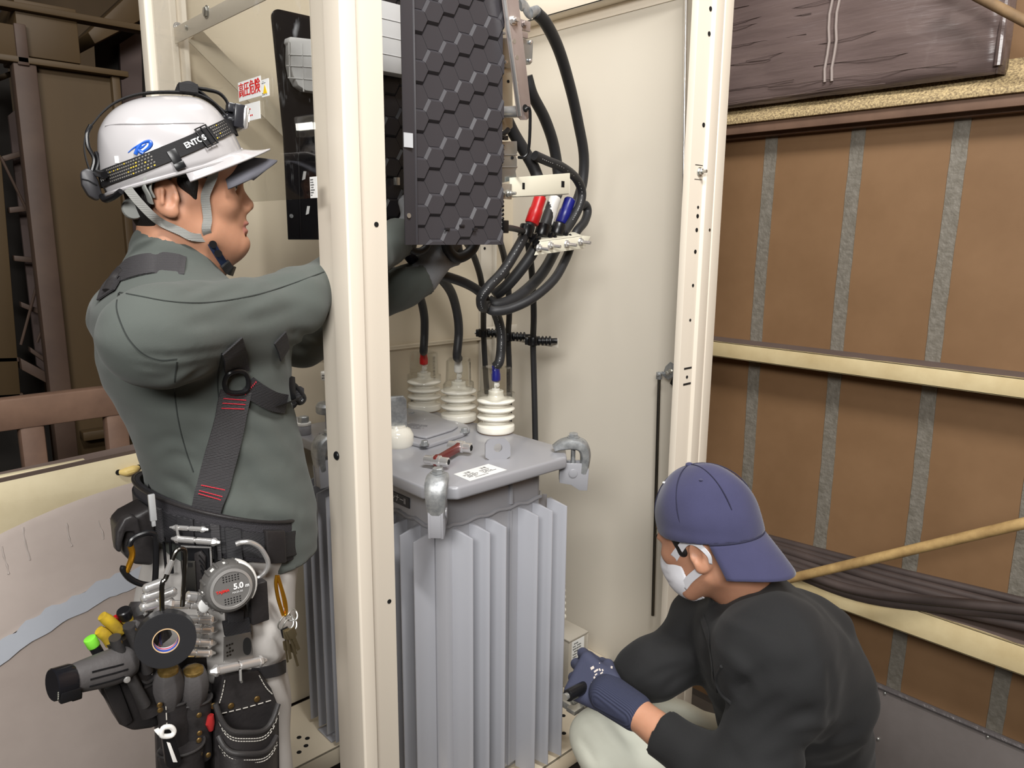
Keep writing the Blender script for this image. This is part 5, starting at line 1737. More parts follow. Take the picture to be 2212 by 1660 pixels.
# ears with their folds
for s in (-1, 1):
    e = H(347, 430, s * .076)
    R = np.array([[.96, s * .28, 0], [-s * .28, .96, 0], [0, 0, 1]]).T
    hv = lambda a, b_, c_: HF * a + HN * b_ + UP * c_
    hd.ell(e, (.021, .008, .031), R, k=.006)
    hd.ell(e + hv(.004, s * .008, .004), (.013, .006, .020), R, k=.004, mode='sub')
    hd.cone(e + hv(-.004, s * .006, .012), e + hv(-.006, s * .006, -.010), .0032, .003, k=.004)
    hd.ell(e + hv(.008, s * .002, -.024), (.011, .006, .010), R, k=.006)
    hd.ell(e + hv(.014, s * .006, -.003), (.005, .004, .007), R, k=.004)
    hd.ell(e + hv(.006, s * .010, -.004), (.006, .005, .008), R, k=.003, mode='sub')
TY = 1.36
Sr, Er, Wr = np.array([.385, 1.165, 1.408]), on_y(630, 658, 1.275), on_y(862, 514, 1.43)
Sl, El, Wl = np.array([.455, 1.515, 1.400]), on_y(655, 728, 1.53), on_y(912, 600, 1.45)
Gr, Gl = on_y(908, 478, 1.45), on_y(958, 545, 1.445)
bd = Field((.28, .98, 0.02), (1.25, 1.72, 1.52), .009)
trunk = [(1.49, .47, 1.39, .04, .045), (1.46, .472, 1.385, .055, .065), (1.42, .482, 1.37, .095, .115), (1.375, .490, TY, .115, .130), (1.31, .496, TY, .115, .125), (1.22, .516, TY, .105, .115), (1.10, .53, TY - .01, .10, .115), (1.0, .52, TY - .02, .10, .12), (.92, .50, MY, .105, .14), (.86, .49, MY, .10, .14)]
bd.stack(trunk)
bd.chain([Sr, Er, Wr], [.050, .036, .027], k=.01).chain([Sl, El, Wl], [.050, .036, .027], k=.01)
LEGS = []
for s in (-1, 1):
    hp, kn, an = np.array([.482, MY + s * .085, .88]), np.array([.49, MY + s * .10, .48]), np.array([.455, MY + s * .10, .085])
    LEGS.append((hp, kn, an))
    bd.chain([hp, kn, an], [.078, .052, .038], k=.04)
    bd.chain([an, an + [.06, s * .008, -.045], an + [.15, s * .015, -.055]], [.036, .032, .022], k=.02)


def hand(field, wrist, palm_end, back, spread, curl, thumb_side, size=1.0, fr=.0085, fold=False):
    """palm and five bent fingers. back: direction the back of the hand faces; curl: 3 bends in degrees per finger"""
    d = nrm(palm_end - wrist); bk = nrm(back - d * d.dot(back)); sd = np.cross(d, bk) * thumb_side     # sd points to the thumb side
    L = .088 * size
    c = wrist
    for t in np.linspace(-1, 1, 5):
        field.cone(c + sd * t * .018 * size, c + d * L + sd * t * .034 * size, .015 * size, .0125 * size, k=.012)
    lens = [(.043, .026, .021), (.047, .030, .023), (.044, .028, .022), (.034, .021, .018)]
    for i in range(4):
        off = (.033, .011, -.011, -.032)[i] * size
        p = c + d * (L - .006 * abs(i - 1.2)) + sd * off
        ang = 0.0
        for j in range(3):
            ang += math.radians(curl[i][j] if isinstance(curl[0], (list, tuple)) else curl[j])
            dd = nrm(d * math.cos(ang) - bk * math.sin(ang) + sd * (1.5 - i) * spread * (1 if j == 0 else 0))
            q = p + dd * lens[i][j] * size
            field.cone(p, q, fr * size * (1.08 - .08 * j), fr * size * (1.0 - .08 * j), k=.004)
            p = q
    b0 = c + d * .022 * size + sd * .026 * size
    t1 = nrm(sd * .72 + d * .62 - bk * .30); t2 = nrm(d * .85 + sd * .12 - bk * .5); t3 = nrm(d * .8 - sd * .12 - bk * .6)
    if fold: t1, t2, t3 = nrm(sd * .40 + d * .75 - bk * .5), nrm(d * .8 - bk * .6 - sd * .1), nrm(d * .6 - bk * .7 - sd * .3)
    q1 = b0 + t1 * .042 * size; q2 = q1 + t2 * .032 * size; q3 = q2 + t3 * .024 * size
    field.cone(b0, q1, .0145 * size, .0105 * size, k=.010); field.cone(q1, q2, .0105 * size, .0095 * size, k=.004); field.cone(q2, q3, .0095 * size, .0075 * size, k=.004)
    return field


body = organic('body', [hd, bd], [SKIN, LIP], man, region=lambda c: ((np.abs((c - HC) @ HN) < .024) & ((c - HC) @ HF > (H(513, 490) - HC) @ HF) & (c[:, 2] < H(530, 478)[2]) & (c[:, 2] > H(530, 505)[2])).astype(int))
HB = ob_bvh[body]
gf = Field(np.minimum(Gr, Gl) - .22, np.maximum(Gr, Gl) + .22, .004)
hand(gf, Wr + (Gr - Wr) * .45, Gr + nrm(Gr - Wr) * .06, np.array([-.1, -1, .3]), .10, (25, 35, 30), -1)
gf.cone(Wr - (Gr - Wr) * .1, Wr + (Gr - Wr) * .5, .032, .030, k=.01)
g1 = organic('glove', gf, GLOVE, man)
gf = Field(Gl - .24, Gl + .24, .004)
dl = nrm(nrm(Gl - Wl) + [0.1, 0, .7])
hand(gf, Wl + nrm(Gl - Wl) * .035, Wl + nrm(Gl - Wl) * .035 + dl * .1, np.array([-.2, -1, .2]), .06, (20, 40, 35), 1)
gf.cone(Wl - nrm(Gl - Wl) * .0, Wl + nrm(Gl - Wl) * .045, .041, .036, k=.012)
g2 = organic('glove', gf, GLOVE, man)

# --- jacket
jk = Field((.27, .98, .93), (1.16, 1.74, 1.60), .0055)
secs = [(1.52, .47, 1.40, .045, .055), (1.49, .474, 1.395, .072, .082), (1.455, .474, 1.385, .104, .125), (1.42, .484, 1.37, .138, .160), (1.375, .493, TY, .153, .170), (1.31, .498, TY, .152, .165), (1.22, .518, TY, .140, .155), (1.12, .533, TY - .01, .136, .155), (1.04, .538, TY - .02, .138, .163), (1.0, .540, TY - .02, .138, .165), (.955, .542, TY - .02, .134, .162)]
jk.stack(secs, k=.0, power=2.25)
jk.chain([Sr + [-.012, .012, -.012], Er, Wr], [.080, .0545, .041], k=.035).chain([Sl + [-.01, -.01, -.01], El, Wl], [.078, .056, .041], k=.04)
jk.cone(Wr - nrm(Wr - Er) * .07, Wr, .046, .043, k=.01); jk.cone(Wl - nrm(Wl - El) * .07, Wl, .046, .044, k=.01)
# stand collar, open at the front
jk.chain([H(368, 545), H(366, 585)], [.066, .072], k=.025)
jk.cone(H(415, 572), H(400, 590), .044, .05, k=.02)
cu_ = nrm(UP + HF * .42); jk.boxr(H(352, 508) + cu_ * .12, (.34, .34, .24), np.array([nrm(np.cross(HN, cu_)), HN, cu_]).T, .002, 0, 'sub')
jk.ripple(.0022, .16, 3)
jk.ripple(.0010, .05, 5)
jk.folds_on([([(385, 640), (430, 622), (480, 600)], .008, .006), ([(400, 664), (470, 642), (560, 600)], .009, .005), ([(430, 690), (540, 650), (640, 606)], .008, .005), ([(470, 640), (560, 622), (640, 598), (700, 580)], .009, .004),
    ([(470, 704), (560, 690), (650, 660)], .010, .006), ([(390, 708), (470, 692), (540, 668)], .008, .005), ([(300, 768), (360, 774), (430, 768), (500, 755)], .007, .010), ([(300, 790), (350, 800), (390, 798)], .007, .008), ([(310, 815), (350, 820), (400, 800)], .008, .007),
    ([(385, 800), (430, 790), (480, 778)], .008, .008), ([(390, 830), (430, 806), (470, 790)], .008, .006), ([(340, 1002), (380, 985), (425, 1000)], .009, .007), ([(330, 962), (370, 950), (430, 975)], .011, .006), ([(345, 1030), (395, 1050), (420, 1085)], .009, .007), ([(345, 1075), (375, 1095), (400, 1130)], .008, .006),
    ([(520, 900), (560, 960), (620, 1010)], .015, .008), ([(515, 1000), (560, 1060), (640, 1105)], .016, .010), ([(530, 1105), (585, 1128), (640, 1138)], .013, .009), ([(560, 880), (600, 910), (630, 960)], .013, .007), ([(430, 900), (440, 1000), (430, 1060)], .016, .005),
    ([(620, 745), (660, 755), (705, 765)], .008, .008), ([(625, 720), (670, 725), (705, 735)], .008, .007), ([(870, 680), (900, 640), (920, 612)], .010, .004), ([(330, 560), (360, 575), (400, 582)], .006, .004), ([(335, 535), (380, 555), (425, 565)], .005, .003),
    ([(420, 1000), (470, 1080), (560, 1118), (645, 1120)], .018, -.008), ([(540, 1040), (600, 1090), (648, 1120)], .014, -.006), ([(330, 600), (420, 590), (520, 595)], .016, -.004)])
# neck opening and sleeve ends
jk.cone(H(384, 470), H(380, 560), .063, .055, k=.004, mode='sub')
jk.cone(H(500, 520), H(412, 590), .034, .030, k=.01, mode='sub')
for W, E in ((Wr, Er), (Wl, El)):
    d = nrm(W - E); a1 = nrm(np.cross(d, UP)); jk.boxr(W + d * .066, (.15, .15, .12), np.array([a1, np.cross(d, a1), d]).T, .002, 0, 'sub').cone(W - d * .02, W + d * .05, .036, .036, k=.0, mode='sub')
jkt = organic('jacket', jk, JACKET, man, label='grey green zip collar jacket')
JB = ob_bvh[jkt]
for pts in ([(258, 632), (300, 640), (360, 651), (420, 655), (480, 651), (560, 636), (630, 614), (700, 588)], [(256, 634), (252, 665), (262, 700), (280, 735), (310, 765), (345, 778), (382, 776)], [(382, 782), (377, 830), (381, 880), (390, 930), (404, 980), (418, 1020)], [(478, 762), (470, 820), (472, 860)]):
    b, C, A, N = strap_on(pts, [JB], .0018, .0008, .0002, n=10)
    obj('seam', b, SEAM, jkt)
# --- trousers and shoes
pf = Field((.30, 1.06, .06), (.74, 1.60, 1.02), .007)
pf.stack([(1.0, .52, MY, .122, .155), (.95, .505, MY, .126, .160), (.88, .488, MY, .126, .172), (.82, .482, MY, .122, .172)], k=.0)
for hp, kn, an in LEGS:
    pf.chain([hp + [0, 0, -.02], kn, an + [0, 0, .03]], [.094, .078, .066], k=.04)
pf.ripple(.003, .14, 9)
pf.folds_on([([(615, 1240), (590, 1285), (550, 1315)], .009, .007), ([(610, 1290), (585, 1340), (560, 1390)], .010, .006), ([(545, 1420), (580, 1440), (610, 1436)], .008, .006), ([(560, 1330), (600, 1370), (615, 1420)], .009, .005), ([(300, 1310), (330, 1360), (340, 1420)], .01, .006)])
trs = organic('trousers', pf, PANTS, man)
PB = ob_bvh[trs]
for hp, kn, an in LEGS:
    sf = Field(an + [-.09, -.07, -.09], an + [.22, .07, .06], .006)
    sf.chain([an + [-.02, 0, -.02], an + [.05, 0, -.045], an + [.15, 0, -.05]], [.050, .042, .036], k=.03).cut((0, 0, .003), (0, 0, -1))
    organic('shoe', sf, LEATHER, man)
# --- hair: back of the neck, temple and sideburn; brow, eye
hf = Field(HC + [-.16, -.16, -.13], HC + [.16, .16, .2], .003); hf.R0 = HR
hf.ell(H(392, 345), (.100, .081, .104), k=.01)
hf.ell(H(350, 428), (.056, .069, .078), k=.03)
hf.cut(H(330, 505), HF * .25 - UP)
hf.cone(H(478, 470, -.15), H(478, 470, .15), .105, .105, k=.008, mode='sub')
hf.cone(H(372, 455, -.12), H(372, 455, .12), .038, .038, k=.006, mode='sub')
hairm = organic('hair', hf, HAIR, man)
for s in (-1, 1):
    hf = Field(HC + [-.12, -.14, -.08], HC + [.12, .14, .1], .0028); hf.R0 = HR
    hf.ell(H(398, 384, s * .064), (.027, .0125, .030), k=.01)
    hf.cone(H(398, 402, s * .0685), H(411, 436, s * .0665), .012, .0035, k=.008)
    organic('sideburn', hf, HAIR, man)

for s in (-1, 1):
    b = MB(); b.sphere(H(491, 405, s * .031), .0112, 16); ey = obj('eye', b, mat('eye white', (196, 184, 174), .3), man)
    b = MB(); b.sphere(H(497.5, 404.5, s * .0335), .0066, 12); obj('iris', b, mat('dark iris', (30, 22, 18), .15), ey)
    b = MB(); b.tube([H(484, 401, s * .042), H(496, 397.5, s * .036), H(505, 403, s * .028)], [.003, .0052, .003], 8, smooth=4); obj('eyelid', b, SKIN, man)
    b = MB(); b.tube([H(484, 402.5, s * .0425), H(497, 399.5, s * .0365), H(506, 404, s * .0285)], .0011, 6, smooth=4); obj('eyelash', b, HAIR, man)
    b = MB(); b.tube([H(478, 386, s * .046), H(492, 382, s * .038), H(506, 388, s * .022)], [.002, .0035, .002], 8, smooth=4, flat=(.6, 1)); obj('eyebrow', b, HAIR, man)
# ---------------------------------------------------------------- helmet, headlamp, inner cap, chin strap
HELM = mat('white helmet shell', (184, 181, 182), .18, coat=.4, vary=(9, .3), rgb2=(177, 174, 176))
EDGE = mat('grey cap cloth', (92, 92, 100), .85, bump=(500, .2))
CAPIN = mat('dark cap cloth', (46, 50, 52), .9, bump=(500, .2))
GREYWEB = mat('grey chin webbing', (150, 150, 146), .75, wave=(220, .7, 'Z'))
A0, A1 = H(238, 419), H(502, 347)               # rim line from nape to front
ax = nrm(A1 - A0); upn = nrm(np.cross(ax, HN)); upn = upn if upn[2] > 0 else -upn
Lr = np.linalg.norm(A1 - A0)
outl = [(217.8, 391), (213, 365), (210.6, 330), (210.6, 295), (215.4, 275.7), (230, 251.6), (256, 230), (295, 215), (340.7, 209.4), (389, 209.4), (425, 214), (456, 230), (478, 254), (495, 275), (506, 295), (514, 318)]
S_ = []; Hh = []
for px, py in outl:
    v = H(px, py) - A0
    S_.append(v.dot(ax)); Hh.append(v.dot(upn))
W_ = .104
cs, hs = (min(S_) + max(S_)) / 2, (max(S_) - min(S_)) / 2 + .002
OUT = [np.array([a, b_, 0]) for a, b_ in zip(S_, Hh)]
OUT, _ = catmull(OUT, 5)


def helm_pt(s, h, v):
    """v: -1 near rim .. 0 crown line .. 1 far rim; superelliptic arc across"""
    w = W_ * max(1 - abs((s - cs) / hs) ** 2.3, 0) ** .5
    a = v * math.pi / 2
    e = .86
    return A0 + ax * s + upn * (h * abs(math.cos(a)) ** e) + HN * (w * math.copysign(abs(math.sin(a)) ** e, a))


helm = thing('helmet', 'white hard hat with blue emblem on the standing worker', 'helmet', HC + UP * .05)
g = [[helm_pt(o[0], max(o[1], .0), -1 + 2 * j / 44) for j in range(45)] for o in OUT]
b = MB(); b.sheet(g, -.003)
shell = obj('shell', b, HELM, helm, sharp=180)
rim_tree = BVHTree.FromPolygons([tuple(p) for p in b.v], b.f)
# rim band and peak
NB = 40
g2 = []
for j in range(NB + 1):
    v = -1 + 2 * j / NB
    a = v * math.pi * .5
    # across the front: from side to side round the brow
    f = math.cos(a)
    s0 = cs + (hs - .006) * (abs(f) ** .9)
    w = W_ * max(1 - abs((s0 - cs) / hs) ** 2.3, 0) ** .5
    base = A0 + ax * s0 + HN * math.copysign(w, v) + upn * (.014 * f)
    tipv = H(574, 317) - H(512, 318)
    ext = tipv * (f ** 1.5) + HN * math.copysign(.010 * (1 - f), v) - upn * (.016 * (1 - f ** 2))
    g2.append([base + ext * k / 6 - upn * (.010 * (k / 6) * (1 - k / 6)) for k in range(7)])
b = MB(); b.sheet(g2, .003)
peak = obj('peak', b, HELM, helm, sharp=180)
P = []
for k in range(60):
    t = math.pi * k / 59
    P.append((cs - hs * math.cos(t) * 1.0))
for sgn in (-1, 1):
    C = []
    for s0 in P:
        w = W_ * max(1 - abs((s0 - cs) / hs) ** 2.3, 0) ** .5
        C.append(A0 + ax * s0 + HN * sgn * w)
    b = MB(); b.tube(C, .0035, 8); obj('rim', b, HELM, helm)
# crease line moulded in the shell
b = MB()
Cc = [hit(px, py, rim_tree, .0004)[0] for px, py in ((228, 272), (260, 268), (300, 268), (350, 267), (400, 266), (440, 266))]
b.tube(Cc, .0016, 8, smooth=6); obj('crease', b, HELM, helm)
# blue emblem: an italic initial with an orbit swash
EMB = mat('emblem blue', (36, 92, 190), .35)
h0 = hit(302, 320, rim_tree, .0012)
xd = nrm(hit(322, 314, rim_tree)[0] - hit(282, 326, rim_tree)[0]); yd = nrm(np.cross(h0[1], xd))
def emb_tube(pts, r):
    b = MB(); b.tube([hit(px, py, rim_tree, .0002)[0] for px, py in pts], r, 8, smooth=6, flat=(1, 1)); return b
b = emb_tube([(277, 330), (288, 321), (300, 314), (314, 307), (323, 306), (326, 311), (322, 319), (311, 327), (301, 331)], [.0008, .0012, .0016, .0024, .0030, .0034, .0030, .0022, .0014])
b.tube([hit(px, py, rim_tree, .0002)[0] for px, py in ((304, 313), (298, 322), (293, 334))], [.0030, .0034, .0034], 8, smooth=5)
b.tube([hit(px, py, rim_tree, .0002)[0] for px, py in ((317, 311), (306, 319), (297, 321), (305, 329), (311, 332))], [.001, .002, .0026, .0034, .0034], 8, smooth=5)
obj('emblem', b, EMB, helm, label='blue emblem')
b = MB(); 
for (px, py, w2, h2) in ((253, 345, .008, .011),):
    h_ = hit(px, py, rim_tree, .0006); x_ = nrm(np.cross(UP, h_[1])); 
    b.box(h_[0], (w2, .0006, h2), np.array([x_, h_[1], np.cross(x_, h_[1])]).T)
obj('reflective_mark', b, PAPER, helm)
# inner cap with cloth brim
cp = thing('inner_cap', 'dark cap worn under the white helmet with grey cloth brim', 'cap', HC + UP * .04)
cf = Field(HC + [-.16, -.16, -.05], HC + [.2, .16, .19], .0035); cf.R0 = HR
cf.ell(H(390, 365), (.092, .084, .075), k=.0)
cf.cut(H(330, 398), -UP * 1.0 + HF * -.10).cut(H(440, 392), -UP)
organic('crown', cf, CAPIN, cp)
g = []
for i in range(11):
    u = i / 10
    row = []
    for j in range(17):
        v = -1 + 2 * j / 16
        mid = H(470, 350) * (1 - u) + H(598, 346) * u
        w = .082 * (1 - .22 * u ** 2)
        ext = 1 - .55 * (v * v) * u ** .6
        mid = H(470, 350) * (1 - u * ext) + H(598, 346) * u * ext
        drop = (.050 - .012 * u) * v * v + .006 * math.sin(u * math.pi) * -1
        row.append(mid + HN * v * w - UP * drop)
    g.append(row)
b = MB(); b.sheet(g, -.003)
obj('brim', b, EDGE, cp, sharp=180, label='grey cloth brim')
# suspension harness at the nape
sus = MB(); sus.tube([H(303, 385, -.085), H(300, 405, -.085), H(310, 425, -.082), H(316, 440, -.075)], .009, 10, smooth=5, flat=(.35, 1)); sus.tube([H(316, 392, -.085), H(314, 412, -.084), H(322, 430, -.08)], .006, 8, smooth=4, flat=(.35, 1))
obj('nape_band', sus, mat('grey nylon', (150, 152, 148), .5), helm)
b = MB(); b.lathe([(.016, -.008), (.018, -.004), (.018, .004), (.015, .008)], H(285, 452, -.03), HN, 20); obj('nape_knob', b, MATS['grey nylon'], helm)
# chin strap
cs_ = thing('chin_strap', 'grey webbing chin strap with navy buckle under the worker jaw', 'strap', H(450, 500))


def strap3(pts, width, thick, n=8):
    P_, _ = catmull([np.array(p) for p in pts], n)
    A_ = []; N_ = []
    for i in range(len(P_)):
        t = nrm(P_[min(i + 1, len(P_) - 1)] - P_[max(i - 1, 0)])
        nn = -HN - t * (-HN).dot(t); N_.append(nrm(nn)); A_.append(nrm(np.cross(nrm(nn), t)))
    b = MB(); b.band(P_, A_, N_, width, thick); return b


def near(px, py, lift=.004, dflt=-.07):
    h_ = hit(px, py, HB, lift)
    return h_[0] if h_ is not None else H(px, py, dflt)


fr_ = [H(444, 360, -.088), H(443, 385, -.086), near(443, 420), near(444, 450), near(446, 475), near(444, 495), H(438, 512, -.062)]
b = strap3(fr_, .0145, .0018); obj('front_webbing', b, GREYWEB, cs_)
bk_ = [H(268, 413, -.084), H(290, 440, -.086), H(318, 468, -.082), near(355, 482, .006), near(390, 498, .006), near(415, 510, .006), H(440, 514, -.062)]
b = strap3(bk_, .0135, .0018); obj('rear_webbing', b, GREYWEB, cs_)
NAVY = mat('navy buckle', (40, 52, 82), .35)
bl_ = [H(434, 508, -.064), H(448, 532, -.060), H(462, 552, -.052), H(478, 572, -.036)]
b = strap3(bl_, .013, .003); obj('buckle_strap', b, NAVY, cs_)
b = MB()
for px, py in ((446, 527), (458, 546)): c_ = H(px, py, -.0675 if px < 450 else -.063); b.cyl(c_, c_ - HN * .003, .0065, n=18)
obj('snap_button', b, BLACKP, cs_)
b = strap3([H(474, 566, -.042), H(488, 580, -.022), H(500, 585, .0)], .018, .006); obj('clasp', b, BLACKP, cs_)
# --- headlamp
LAMPB = mat('black elastic band', (30, 29, 31), .7, wave=(300, .4, 'Z'))
hl = thing('headlamp', 'black elastic headlamp with patterned band round the white helmet', 'headlamp', H(500, 260))
path = [(219, 388), (235, 381), (262, 371), (295, 359), (340, 341), (377, 326), (415, 310), (449, 294), (475, 282), (498, 270)]
PP_, _ = catmull([np.array(p, float) for p in path], 6)
C, A, N = [], [], []
for p in PP_:
    h_ = hit(p[0], p[1], rim_tree, .0012)
    if h_ is not None: C.append(h_[0]); N.append(h_[1])
for i in range(len(C)):
    t = nrm(C[min(i + 1, len(C) - 1)] - C[max(i - 1, 0)]); A.append(nrm(np.cross(N[i], t)))
mir = lambda p: p - HN * 2 * np.dot(p - HC, HN)
mirv = lambda v: v - HN * 2 * np.dot(v, HN)
b = MB(); b.band(C, A, N, .0252, .0016); b.band([mir(c) for c in C], [mirv(a) for a in A], [mirv(n_) for n_ in N], .0252, .0016)
fr2 = [C[-1], (C[-1] + mir(C[-1])) / 2 + HF * .016, mir(C[-1])]
fr2, _ = catmull(fr2, 8)
b.band(fr2, [upn] * len(fr2), [HF + (-HN) * (1 - 2 * i / (len(fr2) - 1)) for i in range(len(fr2))], .0252, .0016)
band_o = obj('band', b, LAMPB, hl)
# woven dots
DOTG, DOTY = mat('grey woven dot', (128, 124, 118), .7), mat('yellow woven dot', (214, 186, 62), .7)
rnd = random.Random(12)
for nm, mm, sel in (('woven_pattern', DOTG, 0), ('woven_pattern', DOTY, 1)):
    b = MB(); r_ = random.Random(5)
    for (u0, u1) in ((.13, .44), (.84, .985)):
        nU = int((u1 - u0) * 62)
        for iu in range(nU):
            for iv in range(5):
                ye = r_.random() < .10
                if (1 if ye else 0) != sel: continue
                u = (u0 + (u1 - u0) * (iu + .35 * (iv % 2)) / nU) * (len(C) - 1)
                i = min(int(u), len(C) - 2); t = u - i
                c = C[i] * (1 - t) + C[i + 1] * t; a = A[i]; n_ = N[i]
                if A[i].dot(UP) < 0: a = -a
                p = c + a * (.0092 - .0046 * iv) + n_ * .0018
                x_ = nrm(C[i + 1] - C[i])
                w = .0014
                b.add([p - x_ * w - a * .0011, p + x_ * w - a * .0008, p + x_ * w * 1.0 + a * .0011, p - x_ * w + a * .0008], [(0, 1, 2, 3)])
    obj('woven_dots' if sel else nm, b, mm, band_o)


def band_text(s, u, size, parent=None, sq=1.0):
    i = int(u * (len(C) - 1)); c = C[i] + N[i] * .0019; a = A[i] if A[i].dot(UP) > 0 else -A[i]
    x_ = nrm(C[min(i + 1, len(C) - 1)] - C[i - 1])
    return text('lettering', s, INKW, band_o, c, x_, a, size, bold=.0004, squeeze=sq)


band_text('TOS', .075, .0125)
band_text('ENTOS', .70, .0125)
i = int(.775 * (len(C) - 1))
a = A[i] if A[i].dot(UP) > 0 else -A[i]; x_ = nrm(C[i + 1] - C[i - 1]); c0 = C[i] + N[i] * .003
b = MB(); b.tube([c0 + x_ * sx * .011 + a * sy * .0165 for sx, sy in ((-1, -1), (1, -1), (1, 1), (-1, 1))], .0018, 8, closed=True); b.tube([c0 - a * .0165, c0 + a * .0165], .0015, 8)
obj('slide_buckle', b, BLACKP, hl)
i = int(.56 * (len(C) - 1)); c0 = C[i] + N[i] * .002; a = A[i] if A[i].dot(UP) > 0 else -A[i]; x_ = nrm(C[i + 1] - C[i - 1])
b = MB()
R_ = np.array([x_, N[i], np.cross(x_, N[i])]).T
b.box(c0 - a * .012, (.015, .003, .030), R_); b.box(c0 - a * .024 , (.017, .005, .011), R_)
obj('helmet_clip', b, BLACKP, hl, bevel=.001)
# strap over the crown
TOP = [helm_pt(o[0], o[1], 0) + nrm(helm_pt(o[0], o[1] + .02, 0) - helm_pt(o[0], o[1], 0)) * .0 for o in OUT]
sel = [k for k in range(len(OUT))][4:-12]
Ct = []; Nt = []
for k in sel:
    t = nrm(TOP[min(k + 1, len(TOP) - 1)] - TOP[k - 1]); nn = nrm(np.cross(HN, t)); nn = nn if nn.dot(TOP[k] - (A0 + A1) / 2) > 0 else -nn
    bulge = .006 + .012 * math.exp(-((k - sel[0]) / len(sel) - .12) ** 2 / .02)
    Ct.append(TOP[k] + nn * bulge); Nt.append(nn)
b = MB(); b.band(Ct, [HN] * len(Ct), Nt, .026, .002)
top_o = obj('crown_band', b, LAMPB, hl)
k = int(len(Ct) * .63)
text('lettering', 'GENTOS', INKW, top_o, Ct[k] + Nt[k] * .0024 - HN * .004, -nrm(Ct[k + 1] - Ct[k - 1]), -HN, .012, bold=.0003)
b = MB(); b.tube([H(396, 201), H(425, 196), H(452, 214), H(478, 236), H(488, 240), H(491, 222), H(474, 202), H(446, 194), H(420, 190)], [.006, .006, .005, .005, .005, .005, .006, .007, .006], 10, smooth=6, flat=(.45, 1.3))

b.tube([H(386, 200), H(392, 187), H(410, 183), H(424, 192), H(415, 200)], .0085, 10, smooth=5, flat=(.7, 1.3)); b.box(H(405, 192), (.03, .03, .014), HR)
obj('loose_strap_end', b, LAMPB, hl)
# rear battery box
b = MB(); P = [H(px, py, -.022) for px, py in ((173, 372), (186, 365), (199, 369), (212, 392), (219, 418), (218, 430), (208, 434), (190, 424), (176, 400))]
b.prism(P, HN * .05); bt = obj('battery_box', b, mat('charcoal battery box', (56, 55, 58), .4), hl, bevel=.004)
b = MB(); b.tube([H(174, 388, -.0225), H(190, 392, -.0225), H(208, 402, -.0225)], .0012, 6); obj('groove', b, BLACKP, bt)
b = MB(); b.tube([H(198, 372, -.015), H(203, 345, -.013), H(190, 318, -.012), H(188, 290, -.010), H(196, 272, -.008)], .0035, 8, smooth=6); b.tube([H(206, 375, -.02), H(212, 350, -.02), H(206, 330, -.02)], .003, 8, smooth=6); b.tube([H(218, 425, -.03), H(226, 434, -.04), H(242, 428, -.06), H(255, 418, -.075)], .005, 8, smooth=5); b.tube([H(208, 376, -.02), H(222, 383, -.06)], .006, 8)
obj('cord', b, BLACKP, hl)
# lamp head
lc = H(519, 256)
LU = nrm(UP + HF * .12); LFv = nrm(HF - LU * HF.dot(LU)); LR = np.array([LFv, HN, LU]).T
b = MB(); b.box(lc - LFv * .006, (.018, .058, .040), LR); b.box(lc - LFv * .014 + LU * .014, (.02, .03, .016), LR); b.cyl(lc - LFv * .03 - LU * .004, lc - LFv * .012, .008, n=12); b.box(H(496, 268), (.012, .03, .02), LR)
obj('lamp_housing', b, mat('lamp black', (44, 44, 48), .25), hl, bevel=.004)
b = MB(); b.box(lc + LFv * .004, (.012, .060, .040), LR); lens = obj('bezel', b, CHROME, hl, bevel=.005)
b = MB(); b.box(lc + LFv * .0106, (.0015, .046, .0125), LR)
obj('light_bar', b, mat('lit lamp bar', (255, 252, 244), .3, emit=((255, 253, 246), 9.0)), lens, label='lit white light bar')
# ---------------------------------------------------------------- harness, belt and everything hanging on it
hs_ = thing('safety_harness', 'black webbing safety harness with D ring over the grey green jacket', 'harness', on_y(480, 1000, 1.2))
TR = [JB]
b, C, A, N = strap_on([(232, 640), (246, 610), (268, 588), (300, 576), (335, 572), (372, 574), (400, 578)], TR, .046, .003, .002); obj('shoulder_strap', b, WEBG, hs_)
b = MB(); P = [hit(px, py, TR, .006, on_y(px, py, 1.2))[0] for px, py in ((238, 632), (252, 604), (268, 584))]; b.tube(P, .006, 8, smooth=4, flat=(.6, 1.4)); obj('pad_edge', b, LEATHER, hs_)
b, C, A, N = strap_on([(497, 745), (503, 765), (508, 790), (510, 806)], TR, .042, .003, .003); obj('chest_strap', b, WEB, hs_)
b, C, A, N = strap_on([(508, 842), (500, 880), (490, 930), (477, 985), (464, 1040), (452, 1090), (443, 1130)], TR, .052, .003, .004); obj('side_strap', b, WEBG, hs_)
side = list(zip(C, A, N))
def stitches(rows, parent, width=.036):
    b = MB()
    for u in rows:
        i = int(u * (len(side) - 1)); c, a, n = side[i]; t = nrm(np.cross(n, a))
        for k in range(12):
            p = c + a * (k / 11 - .5) * width + n * .0036
            b.add([p - a * .0011 - t * .0009, p + a * .0011 - t * .0009, p + a * .0011 + t * .0009, p - a * .0011 + t * .0009], [(0, 1, 2, 3)])
        b.tube([c + a * (-.5 * width) + n * .0034, c + a * .5 * width + n * .0034], .0007, 6)
    obj('red_stitching', b, REDT, parent)
stitches([.09, .13, .17, .71, .75, .79], hs_)
c = on_y(505, 822, 1.165)
rp = [hit(px, py, TR, .008, on_y(px, py, 1.19))[0] for px, py in ((488, 842), (482, 822), (488, 802), (503, 795), (522, 800), (532, 820), (528, 840), (508, 846))]
b = MB(); b.tube(rp, .0042, 10, closed=True, smooth=5); obj('d_ring', b, BLACKP, hs_)
b, C, A, N = strap_on([(530, 830), (545, 842), (570, 858), (592, 868), (612, 872)], TR, .034, .003, .004); obj('front_strap', b, WEB, hs_)
b = MB()
i = 1; c_, a_, n_ = C[4], A[4], N[4]
